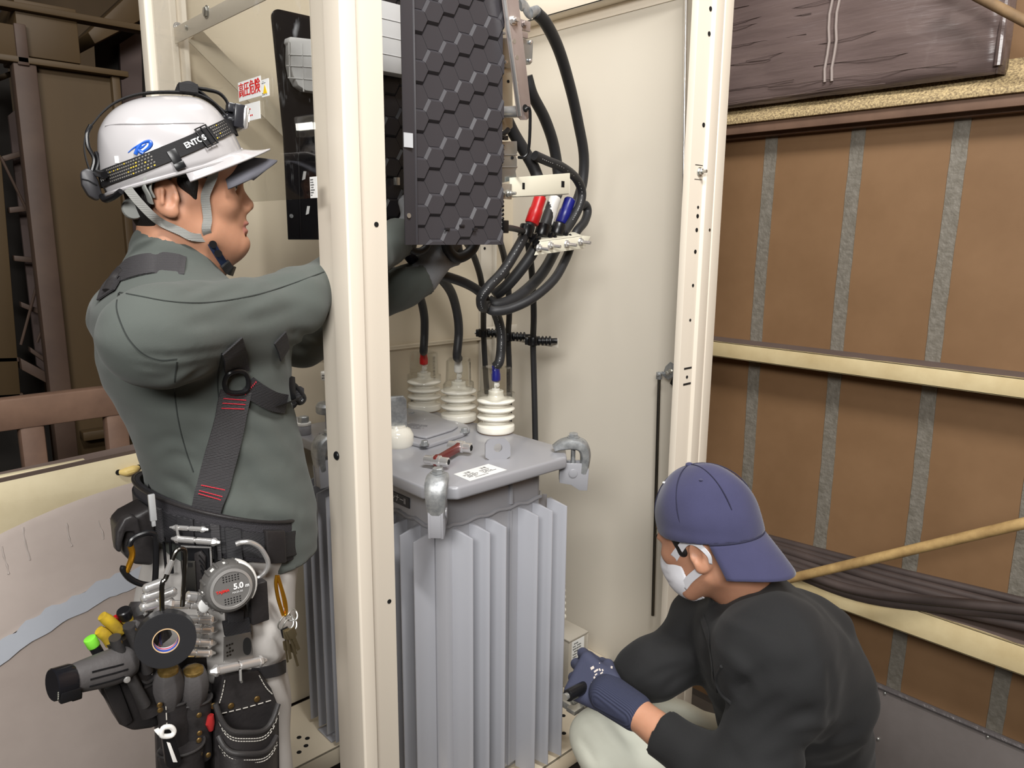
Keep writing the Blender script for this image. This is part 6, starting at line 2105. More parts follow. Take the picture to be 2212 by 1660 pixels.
for k in range(8): p = c_ + a_ * (k / 7 - .5) * .026 + n_ * .0036; b.box(p, (.0012, .0012, .003))
obj('red_stitching', b, REDT, hs_)
fx = on_y(612, 870, 1.25)
q = lambda px, py, Y=1.26: on_y(px, py, Y)
b = MB(); b.band([q(600, 868), q(620, 872), q(636, 862), q(648, 848), q(655, 850)], [UP] * 5, [-YD] * 5, [.03, .034, .03, .024, .02], .004)
b.band([q(575, 888, 1.22), q(600, 880, 1.22), q(630, 868, 1.23), (q(652, 858, 1.24))], [UP * .5 - YD] * 4, [-YD + UP * .3] * 4, .03, .003)
obj('loose_end', b, WEB, hs_)
b = MB(); b.tube([q(617, 845), q(622, 830), q(634, 832), q(650, 850), q(656, 862), q(648, 870), q(636, 862)], .0055, 10, closed=True, smooth=4); b.box(q(622, 838), (.02, .02, .04)); obj('buckle', b, BLACKP, hs_, bevel=.002)
b, C, A, N = strap_on([(600, 728), (606, 745), (610, 765)], TR + [], .03, .003, .003, default_d=1.5); obj('far_strap', b, WEB, hs_)
b = MB(); b.tube([on_y(318, 960, 1.36), on_y(324, 1020, 1.36), on_y(330, 1075, 1.36), on_y(334, 1120, 1.36)], .010, 8, smooth=4, flat=(.5, 1.6)); obj('back_strap', b, WEB, hs_)
# --- belt: padded ring round the waist
BXc, BYc, BRx, BRy = .514, 1.345, .130, .176
ZB0 = on_y(450, 1205, BYc - BRy)[2]


def belt_pt(a, z=0.0, out=0.0):
    """a degrees round the waist: -90 faces the camera side, 0 the front"""
    t = math.radians(a); tilt = -.045 * math.cos(t)
    return np.array([BXc + (BRx + out) * math.cos(t), BYc + (BRy + out) * math.sin(t), ZB0 + z + tilt])


def belt_n(a):
    t = math.radians(a); return nrm((math.cos(t) / BRx, math.sin(t) / BRy, 0))


def belt_at(px, py, out=0.0):
    """angle and height on the belt's near face for a pixel"""
    best = None
    for a in np.arange(-190, 20, .5):
        p = belt_pt(a, 0, out); x, y, d = proj(p)
        if abs(x - px) < 4 and (best is None or d < best[2]): best = (a, p, d)
    a = best[0]; p0 = best[1]
    zz = plane_pt(px, py, p0, nrm([p0[0], p0[1], 0]))[2] - p0[2]
    return a, zz


bl = thing('tool_belt', 'black padded tool belt with chrome fittings round the standing worker waist', 'belt', (BXc, BYc, ZB0))
def ring(z0, z1, out0, out1, a0=-180, a1=180, n=72):
    closed = (a1 - a0) >= 360
    b = MB(); g = []
    N_ = n if closed else n + 1
    vs = []; fs = []
    for k in range(N_):
        a = a0 + (a1 - a0) * k / n
        vs += [belt_pt(a, z0, out0), belt_pt(a, z0, out1), belt_pt(a, z1, out1), belt_pt(a, z1, out0)]
    for k in range(N_ if closed else N_ - 1):
        j = (k + 1) % N_
        for m in range(4): fs.append((k * 4 + m, k * 4 + (m + 1) % 4, j * 4 + (m + 1) % 4, j * 4 + m))
    if not closed: fs += [(0, 1, 2, 3), tuple((N_ - 1) * 4 + m for m in (3, 2, 1, 0))]
    b.add(vs, fs); return b


MESHF = mat('black mesh fabric', (46, 44, 48), .75, bump=(600, .8, .002))
obj('pad', ring(-.036, .040, -.006, .006), MESHF, bl, bevel=.003)
obj('webbing', ring(-.026, .020, .0, .0095), WEB, bl, bevel=.001)
obj('edge_piping', ring(.036, .042, .003, .009), LEATHER, bl, bevel=.002)
for px, w in ((337, .020), (398, .030), (470, .016), (508, .028)):
    a, z = belt_at(px, 1210, .012); da = math.degrees(w / 2 / .165)
    obj('loop', ring(-.037, .024, .008, .014, a - da, a + da, 8), WEBG if px in (337, 470) else WEB, bl, bevel=.001)
def on_belt(px, py, out): a, z = belt_at(px, py, out); return belt_pt(a, z, out), belt_n(a)
def onb(pts, out): return [on_belt(px, py, out)[0] for px, py in pts]
b = MB(); b.tube(onb([(512, 1176), (525, 1172), (545, 1172), (562, 1182), (575, 1200), (580, 1218), (574, 1235), (560, 1248), (546, 1250)], .026), .0042, 10, smooth=5); obj('half_ring', b, CHROME, bl, label='chrome half ring')
for px in (355, 460):
    b = MB(); b.tube(onb([(px - 7, 1172), (px - 7, 1240), (px + 7, 1240), (px + 7, 1172)], .018), .0024, 8, closed=True); obj('slide_frame', b, BLACKP, bl)
b = MB(); p0, n0 = on_belt(596, 1210, .012); 
a_, z_ = belt_at(600, 1205, .01); obj('end_pad', ring(-.034, .026, .004, .018, a_ - 9, a_ + 6, 10), LEATHER, bl, bevel=.003)


def hinge(parent, pA, pB, r, knobs=True, name='hinge_pin'):
    """chrome pin with a split sleeve and nuts at both ends"""
    pA, pB = np.array(pA), np.array(pB); d = pB - pA; L = np.linalg.norm(d); d = d / L
    b = MB(); b.cyl(pA - d * .004, pB + d * .004, r * .55, n=12)
    b.lathe([(r, 0), (r, L * .46), (r * .6, L * .47), (r * .6, L * .53), (r, L * .54), (r, L)], pA, d, 16)
    if knobs:
        for e, sg in ((pA, -1), (pB, 1)): b.lathe([(r * 1.25, 0), (r * 1.25, .004), (r * .7, .008), (r * .4, .013)], e, d * sg, 6)
    return obj(name, b, CHROME, parent)


hw = thing('belt_hanger', 'chrome hinged hanger with black stepped plates at the middle of the tool belt', 'hanger', on_belt(425, 1200, .02)[0])
A_, B_ = onb([(382, 1166), (462, 1171)], .026); hinge(hw, A_, B_, .0055)
A_, B_ = onb([(380, 1141), (440, 1143)], .022); hinge(hw, A_, B_, .004)
b = MB(); P = onb([(380, 1136), (382, 1172)], .026); b.tube(P, .0022, 8); obj('side_link', b, CHROME, hw)
def plate_on(pts, out, th, m, nm, parent, bev=.001, inset=None):
    P = onb(pts, out); n0 = belt_n(belt_at(sum(p[0] for p in pts) / len(pts), 1200, out)[0])
    b = MB(); b.prism(P, n0 * th); return obj(nm, b, m, parent, bevel=bev)
plate_on([(387, 1182), (455, 1183), (452, 1285), (418, 1285), (385, 1282)], .018, .004, BLACKP, 'back_plate', hw)
st_ = plate_on([(416, 1195), (430, 1190), (446, 1202), (440, 1260), (436, 1285), (416, 1285), (415, 1230)], .024, .005, LEATHER, 'stepped_plate', hw)
for k in range(5):
    b = MB(); b.tube(onb([(424 + k * 1, 1200 + k * 11), (442 - k * .5, 1216 + k * 11)], .0295), .0012, 6); obj('ridge', b, BLACKP, st_)
b = MB(); b.tube(onb([(386, 1182), (456, 1183), (455, 1250)], .024), .002, 8); obj('wire_frame', b, CHROME, hw)
BRS = mat('dark brushed plate', (92, 90, 86), .35, .8)
bp_ = plate_on([(384, 1212), (415, 1213), (413, 1288), (383, 1284)], .030, .0025, BRS, 'slotted_plate', hw)
for py in (1221, 1277):
    P = onb([(390, py - 4), (408, py - 3), (408, py + 5), (390, py + 4)], .0330); b = MB(); b.prism(P, belt_n(-90) * .0006); obj('slot', b, HOLE, bp_)
# chrome bullet hinges in a row below
bh = thing('chrome_chain', 'row of chrome hinge pins and wavy links hanging below the tool belt', 'chain', on_y(420, 1350, 1.15))
YH = 1.135
q = lambda px, py, Y=YH: on_y(px, py, Y)
for (xa, ya, xb, yb) in ((372, 1306, 445, 1309), (400, 1338, 452, 1340), (410, 1360, 452, 1362), (405, 1388, 450, 1390), (392, 1412, 448, 1412)):
    hinge(bh, q(xa, ya), q(xb, yb), .0065)
hinge(bh, q(405, 1290, YH), q(440, 1293, YH), .009, False)
b = MB(); b.cyl(q(452, 1340), q(460, 1340), .0052, n=12); obj('red_stud', b, mat('red chrome', (150, 40, 44), .2, .7), bh)
b = MB(); b.sphere(q(442, 1308, YH - .008), (.01, .004, .013), 12); obj('leaf_tip', b, PAPER, bh)
for k, (x0, y0, x1, y1) in enumerate(((322, 1268, 310, 1330), (345, 1262, 328, 1330), (360, 1280, 350, 1330), (376, 1270, 362, 1305), (446, 1310, 440, 1420), (430, 1310, 436, 1330))):
    b = MB(); a_, c_ = q(x0, y0, YH + .01), q(x1, y1, YH + .01); s_ = nrm(np.cross(c_ - a_, YD))
    b.tube([a_ + (c_ - a_) * t + s_ * .0035 * math.sin(t * 22 + k) for t in np.linspace(0, 1, 26)], .0022, 8); obj('wavy_link', b, CHROME, bh)
for (x0, y0, x1, y1) in ((318, 1272, 345, 1262), (314, 1292, 345, 1282), (312, 1312, 340, 1305), (345, 1290, 372, 1280), (340, 1312, 366, 1302)):
    b = MB(); a_, c_ = q(x0, y0, YH + .005), q(x1, y1, YH + .005); b.cyl(a_, c_, .008, n=12); b.sphere(a_, .008, 10); b.sphere(c_, .008, 10); obj('chrome_roller', b, CHROME, bh)
# tape roll on a wire hook
tr_ = thing('wire_hook', 'bent chrome wire hook over the belt carrying the tape roll', 'hook', q(385, 1290, 1.11))
YK = 1.105
b = MB(); b.tube([q(346, 1395, YK), q(350, 1330, YK), q(350, 1265, YK), q(358, 1250, YK), q(370, 1215, YK), q(380, 1192, YK), q(392, 1186, YK), q(400, 1196, YK), q(398, 1250, YK), q(394, 1310, YK)], .0036, 10, smooth=6); obj('wire', b, DARKSTEEL, tr_)
b = MB(); b.cyl(q(360, 1240, YK), q(372, 1210, YK), .0048, n=10); obj('spring_sleeve', b, CHROME, tr_)
tp = thing('tape_roll', 'roll of shiny black electrical tape with a printed core, hung on a wire hook', 'tape', q(365, 1378, 1.11))
tc_ = q(358, 1380, 1.095); axd = nrm((-.30, -1, .10))
Rt = .042
b = MB(); prof = [(.0185, -.009), (Rt, -.009), (Rt, .009)] + [(Rt - .0025 * k, .009 + (.0004 if k % 2 else 0)) for k in range(1, 9)] + [(.0185, .009)]
n = 56
vs = []; fs = []
t_ = nrm(np.cross(axd, UP)); u_ = np.cross(t_, axd)
pr = prof
for r_, h_ in pr:
    for k in range(n):
        a = 2 * math.pi * k / n; vs.append(tc_ + axd * h_ + (t_ * math.cos(a) + u_ * math.sin(a)) * r_)
for i in range(len(pr)):
    j = (i + 1) % len(pr)
    for k in range(n): fs.append((i * n + k, i * n + (k + 1) % n, j * n + (k + 1) % n, j * n + k))
b.add(vs, fs); obj('winding', b, mat('glossy black tape', (42, 42, 44), .3), tp, sharp=60)
def annulus(c, ax, r0, r1, h, a0=0, a1=360, n=40):
    t1 = nrm(np.cross(ax, UP)); u1 = np.cross(t1, ax); b = MB(); vs = []
    for k in range(n + 1):
        a = math.radians(a0 + (a1 - a0) * k / n)
        d = t1 * math.cos(a) + u1 * math.sin(a); vs += [c + ax * h + d * r0, c + ax * h + d * r1]
    b.add(vs, [(2 * k, 2 * k + 2, 2 * k + 3, 2 * k + 1) for k in range(n)]); return b
b = MB(); pr = [(.0172, -.0085), (.0186, -.0085), (.0186, .0096), (.0172, .0096)]
vs = []; fs = []
for r_, h_ in pr:
    for k in range(n):
        a = 2 * math.pi * k / n; vs.append(tc_ + axd * h_ + (t_ * math.cos(a) + u_ * math.sin(a)) * r_)
for i in range(4):
    j = (i + 1) % 4
    for k in range(n): fs.append((i * n + k, i * n + (k + 1) % n, j * n + (k + 1) % n, j * n + k))
b.add(vs, fs); core = obj('core', b, mat('tan card', (202, 170, 130), .7), tp)
b = MB()
def inner_ring(z0, z1, m, nm, a0, a1):
    b = MB(); vs = []; nn_ = 30
    for k in range(nn_ + 1):
        a = math.radians(a0 + (a1 - a0) * k / nn_); d = t_ * math.cos(a) + u_ * math.sin(a)
        vs += [tc_ + axd * z0 + d * (.0171 if nm == 'printed_liner' else .0169), tc_ + axd * z1 + d * (.0171 if nm == 'printed_liner' else .0169)]
    b.add(vs, [(2 * k, 2 * k + 2, 2 * k + 3, 2 * k + 1) for k in range(nn_)]); obj(nm, b, m, core)
inner_ring(-.008, .009, mat('white printed card', (214, 212, 222), .5), 'printed_liner', 0, 360)
inner_ring(.0015, .0085, mat('blue tape print', (60, 84, 176), .5), 'blue_print', 0, 360); inner_ring(-.004, -.0005, mat('red tape print', (206, 60, 84), .5), 'red_print', 0, 360)
# tape measure
tm = thing('tape_measure', 'round grey tape measure marked 5.0 on the front of the belt', 'tape measure', q(495, 1265, 1.12))
mc = q(493, 1266, 1.105); ax_ = nrm((-.12, -1, .10)); tx = nrm(np.cross(UP, ax_)); tx = tx if tx[0] > 0 else -tx; tu = np.cross(tx, -ax_); tu = tu if tu[2] > 0 else -tu
RM = .040
b = MB(); b.lathe([(RM * .86, -.018), (RM, -.012), (RM, .010), (RM * .92, .016), (RM * .78, .018)], mc, ax_, 44)
for k in range(9):
    a = math.radians(70 + 22 * k); d = tx * math.cos(a) + tu * math.sin(a); b.box(mc + d * RM * .97 - ax_ * .0, (.004, .026, .006), np.array([np.cross(ax_, d), ax_, d]).T)
obj('case', b, mat('dark grey rubber', (84, 82, 80), .55, bump=(300, .15)), tm, bevel=.001)
b = MB(); b.lathe([(RM * .80, .0175), (RM * .80, .0195), (RM * .70, .0205), (RM * .69, .019)], mc, ax_, 44); obj('chrome_rim', b, CHROME, tm)
b = MB(); b.lathe([(RM * .70, .018), (RM * .70, .0193), (.001, .0195)], mc, ax_, 40); fc = obj('face', b, mat('grey face', (104, 102, 100), .4), tm)
text('lettering', '5.0', INKW, fc, mc + ax_ * .0205 + tx * .010 + tu * .003, tx, tu, .0125, bold=.0005)
text('lettering', 'm', INKW, fc, mc + ax_ * .0205 + tx * .0235 + tu * .001, tx, tu, .008, bold=.0003)
text('lettering', 'TAJIMA', INKRED, fc, mc + ax_ * .0205 - tx * .014 + tu * .000, tx, tu, .0062, bold=.0002)
text('lettering', 'MX25-50', INKW, fc, mc + ax_ * .0205 + tx * .008 - tu * .006, tx, tu, .0042)
b = MB()
for r in range(3):
    for k in range(6): 
        for sg in (1, -1):
            b.box(mc + ax_ * .0197 + tx * (k - 2.5) * .0045 + tu * sg * (.014 + r * .0038), (.0022, .0006, .0014), np.array([tx, ax_, tu]).T)
obj('grip_dots', b, BLACKP, fc)
b = MB(); P_ = [mc + (tx * math.cos(math.radians(a)) + tu * math.sin(math.radians(a))) * RM * 1.02 + ax_ * .004 for a in range(70, -45, -10)]
b.tube(P_, .0055, 8, flat=(.6, 1.4)); obj('white_lock', b, WHITE, tm, label='white lock lever')
b = MB()
for a in (95, 125, 180): d = tx * math.cos(math.radians(a)) + tu * math.sin(math.radians(a)); b.box(mc + d * RM * .98 + ax_ * .006, (.006, .006, .004), np.array([np.cross(ax_, d), ax_, d]).T)
obj('white_mark', b, WHITE, tm)
b = MB(); b.box(q(556, 1300, 1.13), (.03, .02, .07)); b.box(q(510, 1330, 1.135), (.034, .012, .035)); hb_ = obj('holder', b, LEATHER, tm, bevel=.002)
# strap, steel plate and big pouch
pc = thing('tool_pouch', 'large black leather pouch with white stitching hanging on a steel plate', 'pouch', q(530, 1560, 1.13))
YP = 1.125
b = MB(); b.prism([q(482, 1345, YP), q(540, 1335, YP), q(545, 1372, YP), q(488, 1378, YP)], (0, .008, 0)); b.prism([q(492, 1325, YP - .002), q(528, 1320, YP - .002), q(528, 1345, YP - .002), q(492, 1348, YP - .002)], (0, .008, 0)); obj('hanger_strap', b, WEB, pc, bevel=.002)
b = MB(); b.prism([q(484, 1378, YP - .003), q(542, 1366, YP - .003), q(549, 1428, YP - .003), q(484, 1432, YP - .003)], (0, .003, 0)); pl2 = obj('steel_plate', b, mat('stamped steel', (160, 158, 156), .3, .9), pc, bevel=.001)
b = MB(); P_ = []
for k in range(20): a = 2 * math.pi * k / 20; P_.append(q(534 + 9 * math.cos(a), 1397 + 19 * math.copysign(abs(math.sin(a)) ** .7, math.sin(a)), YP - .0035))
b.prism(P_, (0, .0004, 0)); obj('slot', b, HOLE, pl2)
b = MB(); stripes(b, q(503, 1402, YP - .0036), XD, UP, .022, .024, 4, 17, chars=5); obj('stamped_print', b, DARKSTEEL, pl2)
hinge(pc, q(470, 1449, YP - .006), q(560, 1430, YP - .006), .0075)
b = MB(); b.tube([q(519, 1448, YP - .012), q(520, 1470, YP - .014), q(522, 1474, YP - .010)], .0022, 8); obj('pin_clip', b, CHROME, pc)
lx = [(480, 1462), (560, 1450), (588, 1490), (604, 1530), (606, 1700), (468, 1700), (462, 1560), (474, 1500)]
b = MB(); b.prism([q(px, py, YP + .01) for px, py in lx], (0, .03, 0)); obj('back_panel', b, LEATHER, pc, bevel=.004)
def pocket(y_top, dip, x0, x1, ybot, Y, bulge, nm):
    g = []
    for i in range(15):
        u = i / 14; px = x0 + (x1 - x0) * u
        edge = y_top + dip * (1 - (2 * u - 1) ** 4) ** 1.0 * 1.0
        row = []
        for j in range(13):
            v = j / 12; py = edge + (ybot - edge) * v
            row.append(q(px, py, Y - bulge * math.sin(math.pi * u) ** .7 * (.55 + .45 * v)))
        g.append(row)
    b = MB(); b.sheet(g, .004); o = obj(nm, b, LEATHER, pc, sharp=60)
    ed = [g[i][0] for i in range(15)]; b = MB(); b.tube([p + np.array([0, -.002, 0]) for p in ed], .0045, 10, smooth=4); obj('rolled_edge', b, mat('worn black leather', (50, 48, 48), .5, bump=(120, .3)), o)
    for dz in (.011, .016):
        b = MB(); PP, _ = catmull([p + np.array([0, -.003, -dz]) for p in ed], 5)
        for k in range(0, len(PP) - 1, 3): b.cyl(PP[k], PP[min(k + 2, len(PP) - 1)], .0008, n=6)
        obj('stitch_line', b, STITCH, o)
    return o
pocket(1520, 62, 464, 600, 1720, YP + .002, .040, 'deep_pocket')
pocket(1590, 38, 470, 596, 1730, YP - .004, .052, 'front_pocket')
b = MB()
def stitch_path(pts, parent, Y=YP, r=.0009):
    PP, _ = catmull([q(px, py, Y) for px, py in pts], 10); b = MB()
    for k in range(0, len(PP) - 2, 3): b.cyl(PP[k], PP[k + 2], r, n=6)
    obj('stitch_line', b, STITCH, parent)
stitch_path([(486, 1470), (480, 1500), (474, 1520)], pc, YP + .008); stitch_path([(560, 1460), (574, 1485), (588, 1500)], pc, YP + .008); stitch_path([(480, 1542), (530, 1530), (585, 1514)], pc, YP + .008)
for px, py in ((499, 1526), (555, 1511), (461, 1526)):
    b = MB(); c_ = q(px, py, YP + .009); b.lathe([(.0055, 0), (.0045, .002), (.001, .003)], c_, (0, -1, 0), 16); obj('brass_rivet', b, mat('aged brass', (150, 122, 76), .35, .9), pc)
b = MB(); b.tube([q(455, 1545, YP), q(453, 1562, YP), q(456, 1578, YP)], [.005, .008, .004], 12); obj('red_charm', b, mat('red lacquer', (150, 40, 40), .2), pc)
# carabiners and keys
def carabiner(label, pts, Y, r, gate, gm, bodym, loc):
    t = thing('carabiner', label, 'carabiner', loc); b = MB(); b.tube([q(px, py, Y) for px, py in pts], r, 10, smooth=5); obj('body', b, bodym, t)
    b = MB(); b.tube([q(px, py, Y) for px, py in gate], r * .95, 10, smooth=5); obj('gate', b, gm, t, label='gold gate'); return t
GOLD = mat('gold anodised', (206, 146, 40), .25, .85)
carabiner('black carabiner with gold gate hung at the back of the belt', [(279, 1180), (285, 1166), (302, 1156), (325, 1152), (336, 1166), (336, 1240), (330, 1262), (305, 1262), (280, 1250), (266, 1232), (267, 1224)], 1.20, .0048, [(282, 1180), (286, 1196), (282, 1214), (273, 1236)], GOLD, BLACKP, q(290, 1200, 1.2))
carabiner('small gold carabiner holding the keys at the front of the trousers', [(598, 1244), (596, 1262), (600, 1290), (608, 1318), (613, 1330), (618, 1322), (616, 1300), (607, 1268), (600, 1245)], 1.125, .0032, [(606, 1265), (612, 1290), (616, 1312)], GOLD, GOLD, q(605, 1290, 1.125))
ky = thing('key_bunch', 'bunch of keys on rings hanging from the small gold carabiner', 'keys', q(625, 1400, 1.125))
for cx_, cy_, r_ in ((617, 1345, .014), (625, 1350, .013), (630, 1330, .010)):
    b = MB(); c_ = q(cx_, cy_, 1.125); b.tube([c_ + XD * r_ * math.cos(t) + UP * r_ * math.sin(t) + YD * .004 * math.sin(t * 2) for t in np.linspace(0, 2 * math.pi, 25)[:-1]], .0016, 8, closed=True); obj('ring', b, STEEL, ky)
KB = mat('dull brass key', (150, 138, 110), .35, .9)
for k, (x0, y0, x1, y1, w) in enumerate(((628, 1360, 646, 1405, .012), (622, 1362, 640, 1415, .010), (618, 1360, 628, 1425, .010), (614, 1358, 620, 1385, .011), (630, 1390, 644, 1440, .009), (616, 1385, 622, 1432, .007))):
    a_, c_ = q(x0, y0, 1.115 + .003 * k), q(x1, y1, 1.115 + .003 * k); d = nrm(c_ - a_); s_ = nrm(np.cross(d, YD))
    b = MB(); b.prism([a_ - s_ * w * .6, a_ + s_ * w * .6, a_ + d * .016 + s_ * w * .6, a_ + d * .02 + s_ * w * .25, c_ + s_ * w * .25, c_ - s_ * w * .25, a_ + d * .02 - s_ * w * .25, a_ + d * .016 - s_ * w * .6], (0, .002, 0)); obj('key', b, KB if k not in (3,) else BLACKP, ky, bevel=.0006)
# phone pouch at the back of the belt
pp2 = thing('belt_case', 'black leather flap case at the back of the belt', 'case', q(290, 1180, 1.28))
YQ = 1.27
b = MB(); b.prism([q(px, py, YQ) for px, py in ((262, 1140), (280, 1122), (328, 1096), (336, 1140), (334, 1225), (290, 1222), (268, 1200))], (0, .07, 0)); obj('body', b, LEATHER, pp2, bevel=.008, seg=3)
b = MB(); b.prism([q(px, py, YQ - .012) for px, py in ((250, 1178), (253, 1150), (268, 1122), (286, 1114), (300, 1122), (306, 1150), (296, 1165), (290, 1150), (272, 1150), (266, 1170), (262, 1196), (252, 1192))], (0, .02, 0)); obj('flap', b, LEATHER, pp2, bevel=.005, seg=3)
b = MB(); b.box(q(329, 1097, 1.24), (.010, .006, .045)); b.box(q(331, 1125, 1.24), (.006, .005, .02)); obj('pale_clip', b, mat('pale aluminium', (214, 216, 218), .35, .5), pp2, bevel=.001)
# ---------------------------------------------------------------- tool holders and hand tools at the back of the belt
YW = 1.14
q = lambda px, py, Y=YW: on_y(px, py, Y)
GRIP = mat('grey black tool rubber', (76, 73, 73), .6, bump=(200, .2))
tb = thing('tool_holder', 'black leather tool holder stack with several sleeves hanging from the belt', 'pouch', q(380, 1560, YW + .02))
b = MB(); b.prism([q(px, py, YW + .03) for px, py in ((330, 1424), (470, 1415), (468, 1480), (470, 1700), (345, 1700), (340, 1560))], (0, .02, 0)); obj('back_panel', b, LEATHER, tb, bevel=.004)
def sleeve_tube(parent, nm, top, bot, r0, r1, Y, m=LEATHER, flat=(1, .75)):
    a, c = q(*top, Y), q(*bot, Y); b = MB(); L = np.linalg.norm(c - a)
    pts = [a + (c - a) * t for t in np.linspace(0, 1, 8)]
    b.tube(pts, [r0 * (1 + .05 * math.sin(i * 2.2)) * (1 - t) + r1 * t for i, t in enumerate(np.linspace(0, 1, 8))], 18, flat=flat, up=XD); 
    o = obj(nm, b, m, parent, sharp=60)
    b = MB(); d = nrm(c - a); e = nrm(np.cross(d, YD)); f_ = np.cross(d, e)
    b.tube([a + e * r0 * 1.03 * math.cos(t) + f_ * r0 * .78 * math.sin(t) + d * .002 * math.sin(2 * t) for t in np.linspace(0, 2 * math.pi, 25)[:-1]], .0022, 8, closed=True); obj('lip', b, MATS['worn black leather'], o)
    return o
sleeve_tube(tb, 'driver_sleeve', (374, 1512), (382, 1640), .026, .022, YW)
sleeve_tube(tb, 'driver_sleeve', (420, 1512), (428, 1640), .026, .022, YW)
sleeve_tube(tb, 'knife_sleeve', (392, 1612), (400, 1720), .034, .030, YW - .015)
for px, py in ((430, 1546), (431, 1585), (430, 1600), (416, 1622), (417, 1637), (345, 1524), (346, 1535), (450, 1632)):
    b = MB(); b.lathe([(.0045, 0), (.0035, .0018), (.001, .0026)], q(px, py, YW - .028), (0, -1, 0), 12); obj('rivet', b, MATS['aged brass'], tb)
stitch_path([(358, 1520), (362, 1590), (366, 1650)], tb, YW - .022)
for k, (tx_, ty_) in enumerate(((361, 1443), (416, 1443))):
    t = thing('screwdriver', ['left of two dark gripped screwdrivers with gold end caps in the tool holder', 'right of two dark gripped screwdrivers with gold end caps in the tool holder'][k], 'screwdriver', q(tx_, 1500, YW - .01), 'screwdrivers in the belt holder')
    a_ = q(tx_, ty_, YW - .012); c_ = q(tx_ + (6 if k == 0 else 4), ty_ + 88, YW - .004); d = nrm(c_ - a_)
    b = MB(); b.lathe([(.012, 0), (.0185, .004), (.0235, .018), (.0245, .034), (.0215, .052), (.0165, .066), (.0135, .076), (.012, .082)], a_, d, 8, a0=.3); obj('grip', b, GRIP, t, bevel=.002, sharp=60)
    b = MB(); b.lathe([(.0155, .003), (.0150, -.0010), (.012, -.0026), (.001, -.003)], a_ + nrm((0, -.35, -.25)) * .004, d, 24); obj('end_cap', b, mat('brushed gold cap', (190, 160, 96), .3, .85, vary=(80, .6), rgb2=(140, 112, 62)), t, label='gold end cap')
    b = MB(); b.cyl(a_ + d * .08, a_ + d * .13, .005, n=10); obj('shaft', b, STEEL, t)
kn = thing('utility_knife', 'black and white folding knife handle in the lowest sleeve of the tool holder', 'knife', q(375, 1610, YW - .04))
YN = YW - .052
b = MB(); b.prism([q(px, py, YN) for px, py in ((352, 1588), (374, 1582), (396, 1650), (378, 1664), (362, 1660))], (0, .016, 0)); kb = obj('handle', b, BLACKP, kn, bevel=.003)
b = MB(); b.tube([q(350, 1590, YN - .002), q(352, 1574, YN - .002), q(368, 1571, YN - .002), q(376, 1580, YN - .002), q(370, 1590, YN - .002)], .0038, 10, closed=True, smooth=4); b.prism([q(px, py, YN) for px, py in ((336, 1583), (346, 1578), (352, 1584), (346, 1594))], (0, .008, 0)); obj('white_butt', b, WHITE, kn, bevel=.001, label='white looped butt')
b = MB(); b.prism([q(px, py, YN - .001) for px, py in ((360, 1604), (368, 1606), (384, 1648), (374, 1648))], (0, .003, 0)); obj('blade_scale', b, WHITE, kn, bevel=.0006, label='white scale with graduations')
# holster with pen-shaped impact driver pointing back
ho = thing('holster', 'black leather holster bag at the far back of the belt', 'holster', q(280, 1500, 1.17))
YO = 1.165
b = MB(); b.prism([q(px, py, YO) for px, py in ((218, 1478), (262, 1462), (300, 1450), (338, 1530), (352, 1570), (328, 1578), (288, 1584), (262, 1572), (240, 1530), (222, 1505))], (0, .06, 0)); obj('bag', b, LEATHER, ho, bevel=.010, seg=3)
b = MB(); b.prism([q(px, py, YO - .006) for px, py in ((225, 1490), (258, 1475), (290, 1560), (268, 1574), (246, 1535))], (0, .01, 0)); obj('side_flap', b, LEATHER, ho, bevel=.004)
for nm, pts, r in (('long_sleeve', ((262, 1375), (290, 1430), (310, 1480), (330, 1540)), .022), ('long_sleeve', ((292, 1345), (312, 1390), (330, 1430), (345, 1470)), .020)):
    b = MB(); b.tube([q(px, py, YO - .02) for px, py in pts], [r, r * .95, r * .9, r * .8], 14, smooth=5, flat=(1, .7)); obj(nm, b, LEATHER, ho, sharp=60)
for pts in (((248, 1378), (272, 1440), (296, 1490), (312, 1522)), ((278, 1352), (302, 1410), (318, 1450))):
    P_ = [q(px, py, YO - .038) for px, py in pts]; b = MB(); b.tube(P_, .0105, 12, smooth=5, flat=(.8, 1.2)); o = obj('strap_bar', b, MATS['worn black leather'], ho, sharp=60)
    b = MB(); b.lathe([(.004, 0), (.003, .0016), (.001, .002)], P_[0] + np.array([.004, -.009, -.006]), (0, -1, 0), 12); obj('rivet', b, MATS['aged brass'], o)
stitch_path([(330, 1455), (318, 1472), (305, 1480)], ho, YO - .03)
b = MB(); b.tube([q(300, 1468, YO - .03), q(318, 1475, YO - .035), q(338, 1462, YO - .03)], .003, 8, smooth=4); b.tube([q(288, 1492, YO - .03), q(312, 1486, YO - .035), q(330, 1478, YO - .03)], .003, 8, smooth=4); obj('worn_lip', b, MATS['worn black leather'], ho)
dv = thing('pen_driver', 'dark grey pen shaped electric driver sticking out backwards from the holster', 'driver', q(190, 1455, 1.12))
YD_ = 1.11
a_, c_ = q(112, 1481, YD_), q(288, 1428, YD_ + .02); d = nrm(c_ - a_); L = np.linalg.norm(c_ - a_)
b = MB(); b.tube([a_ + d * L * t for t in (.22, .3, .45, .6, .75, .9, 1.0)], [.0205, .022, .024, .026, .027, .025, .020], 20, smooth=4, flat=(1, .9)); bo = obj('body', b, GRIP, dv)
b = MB(); s_ = nrm(np.cross(d, YD)); s_ = s_ if s_[2] > 0 else -s_
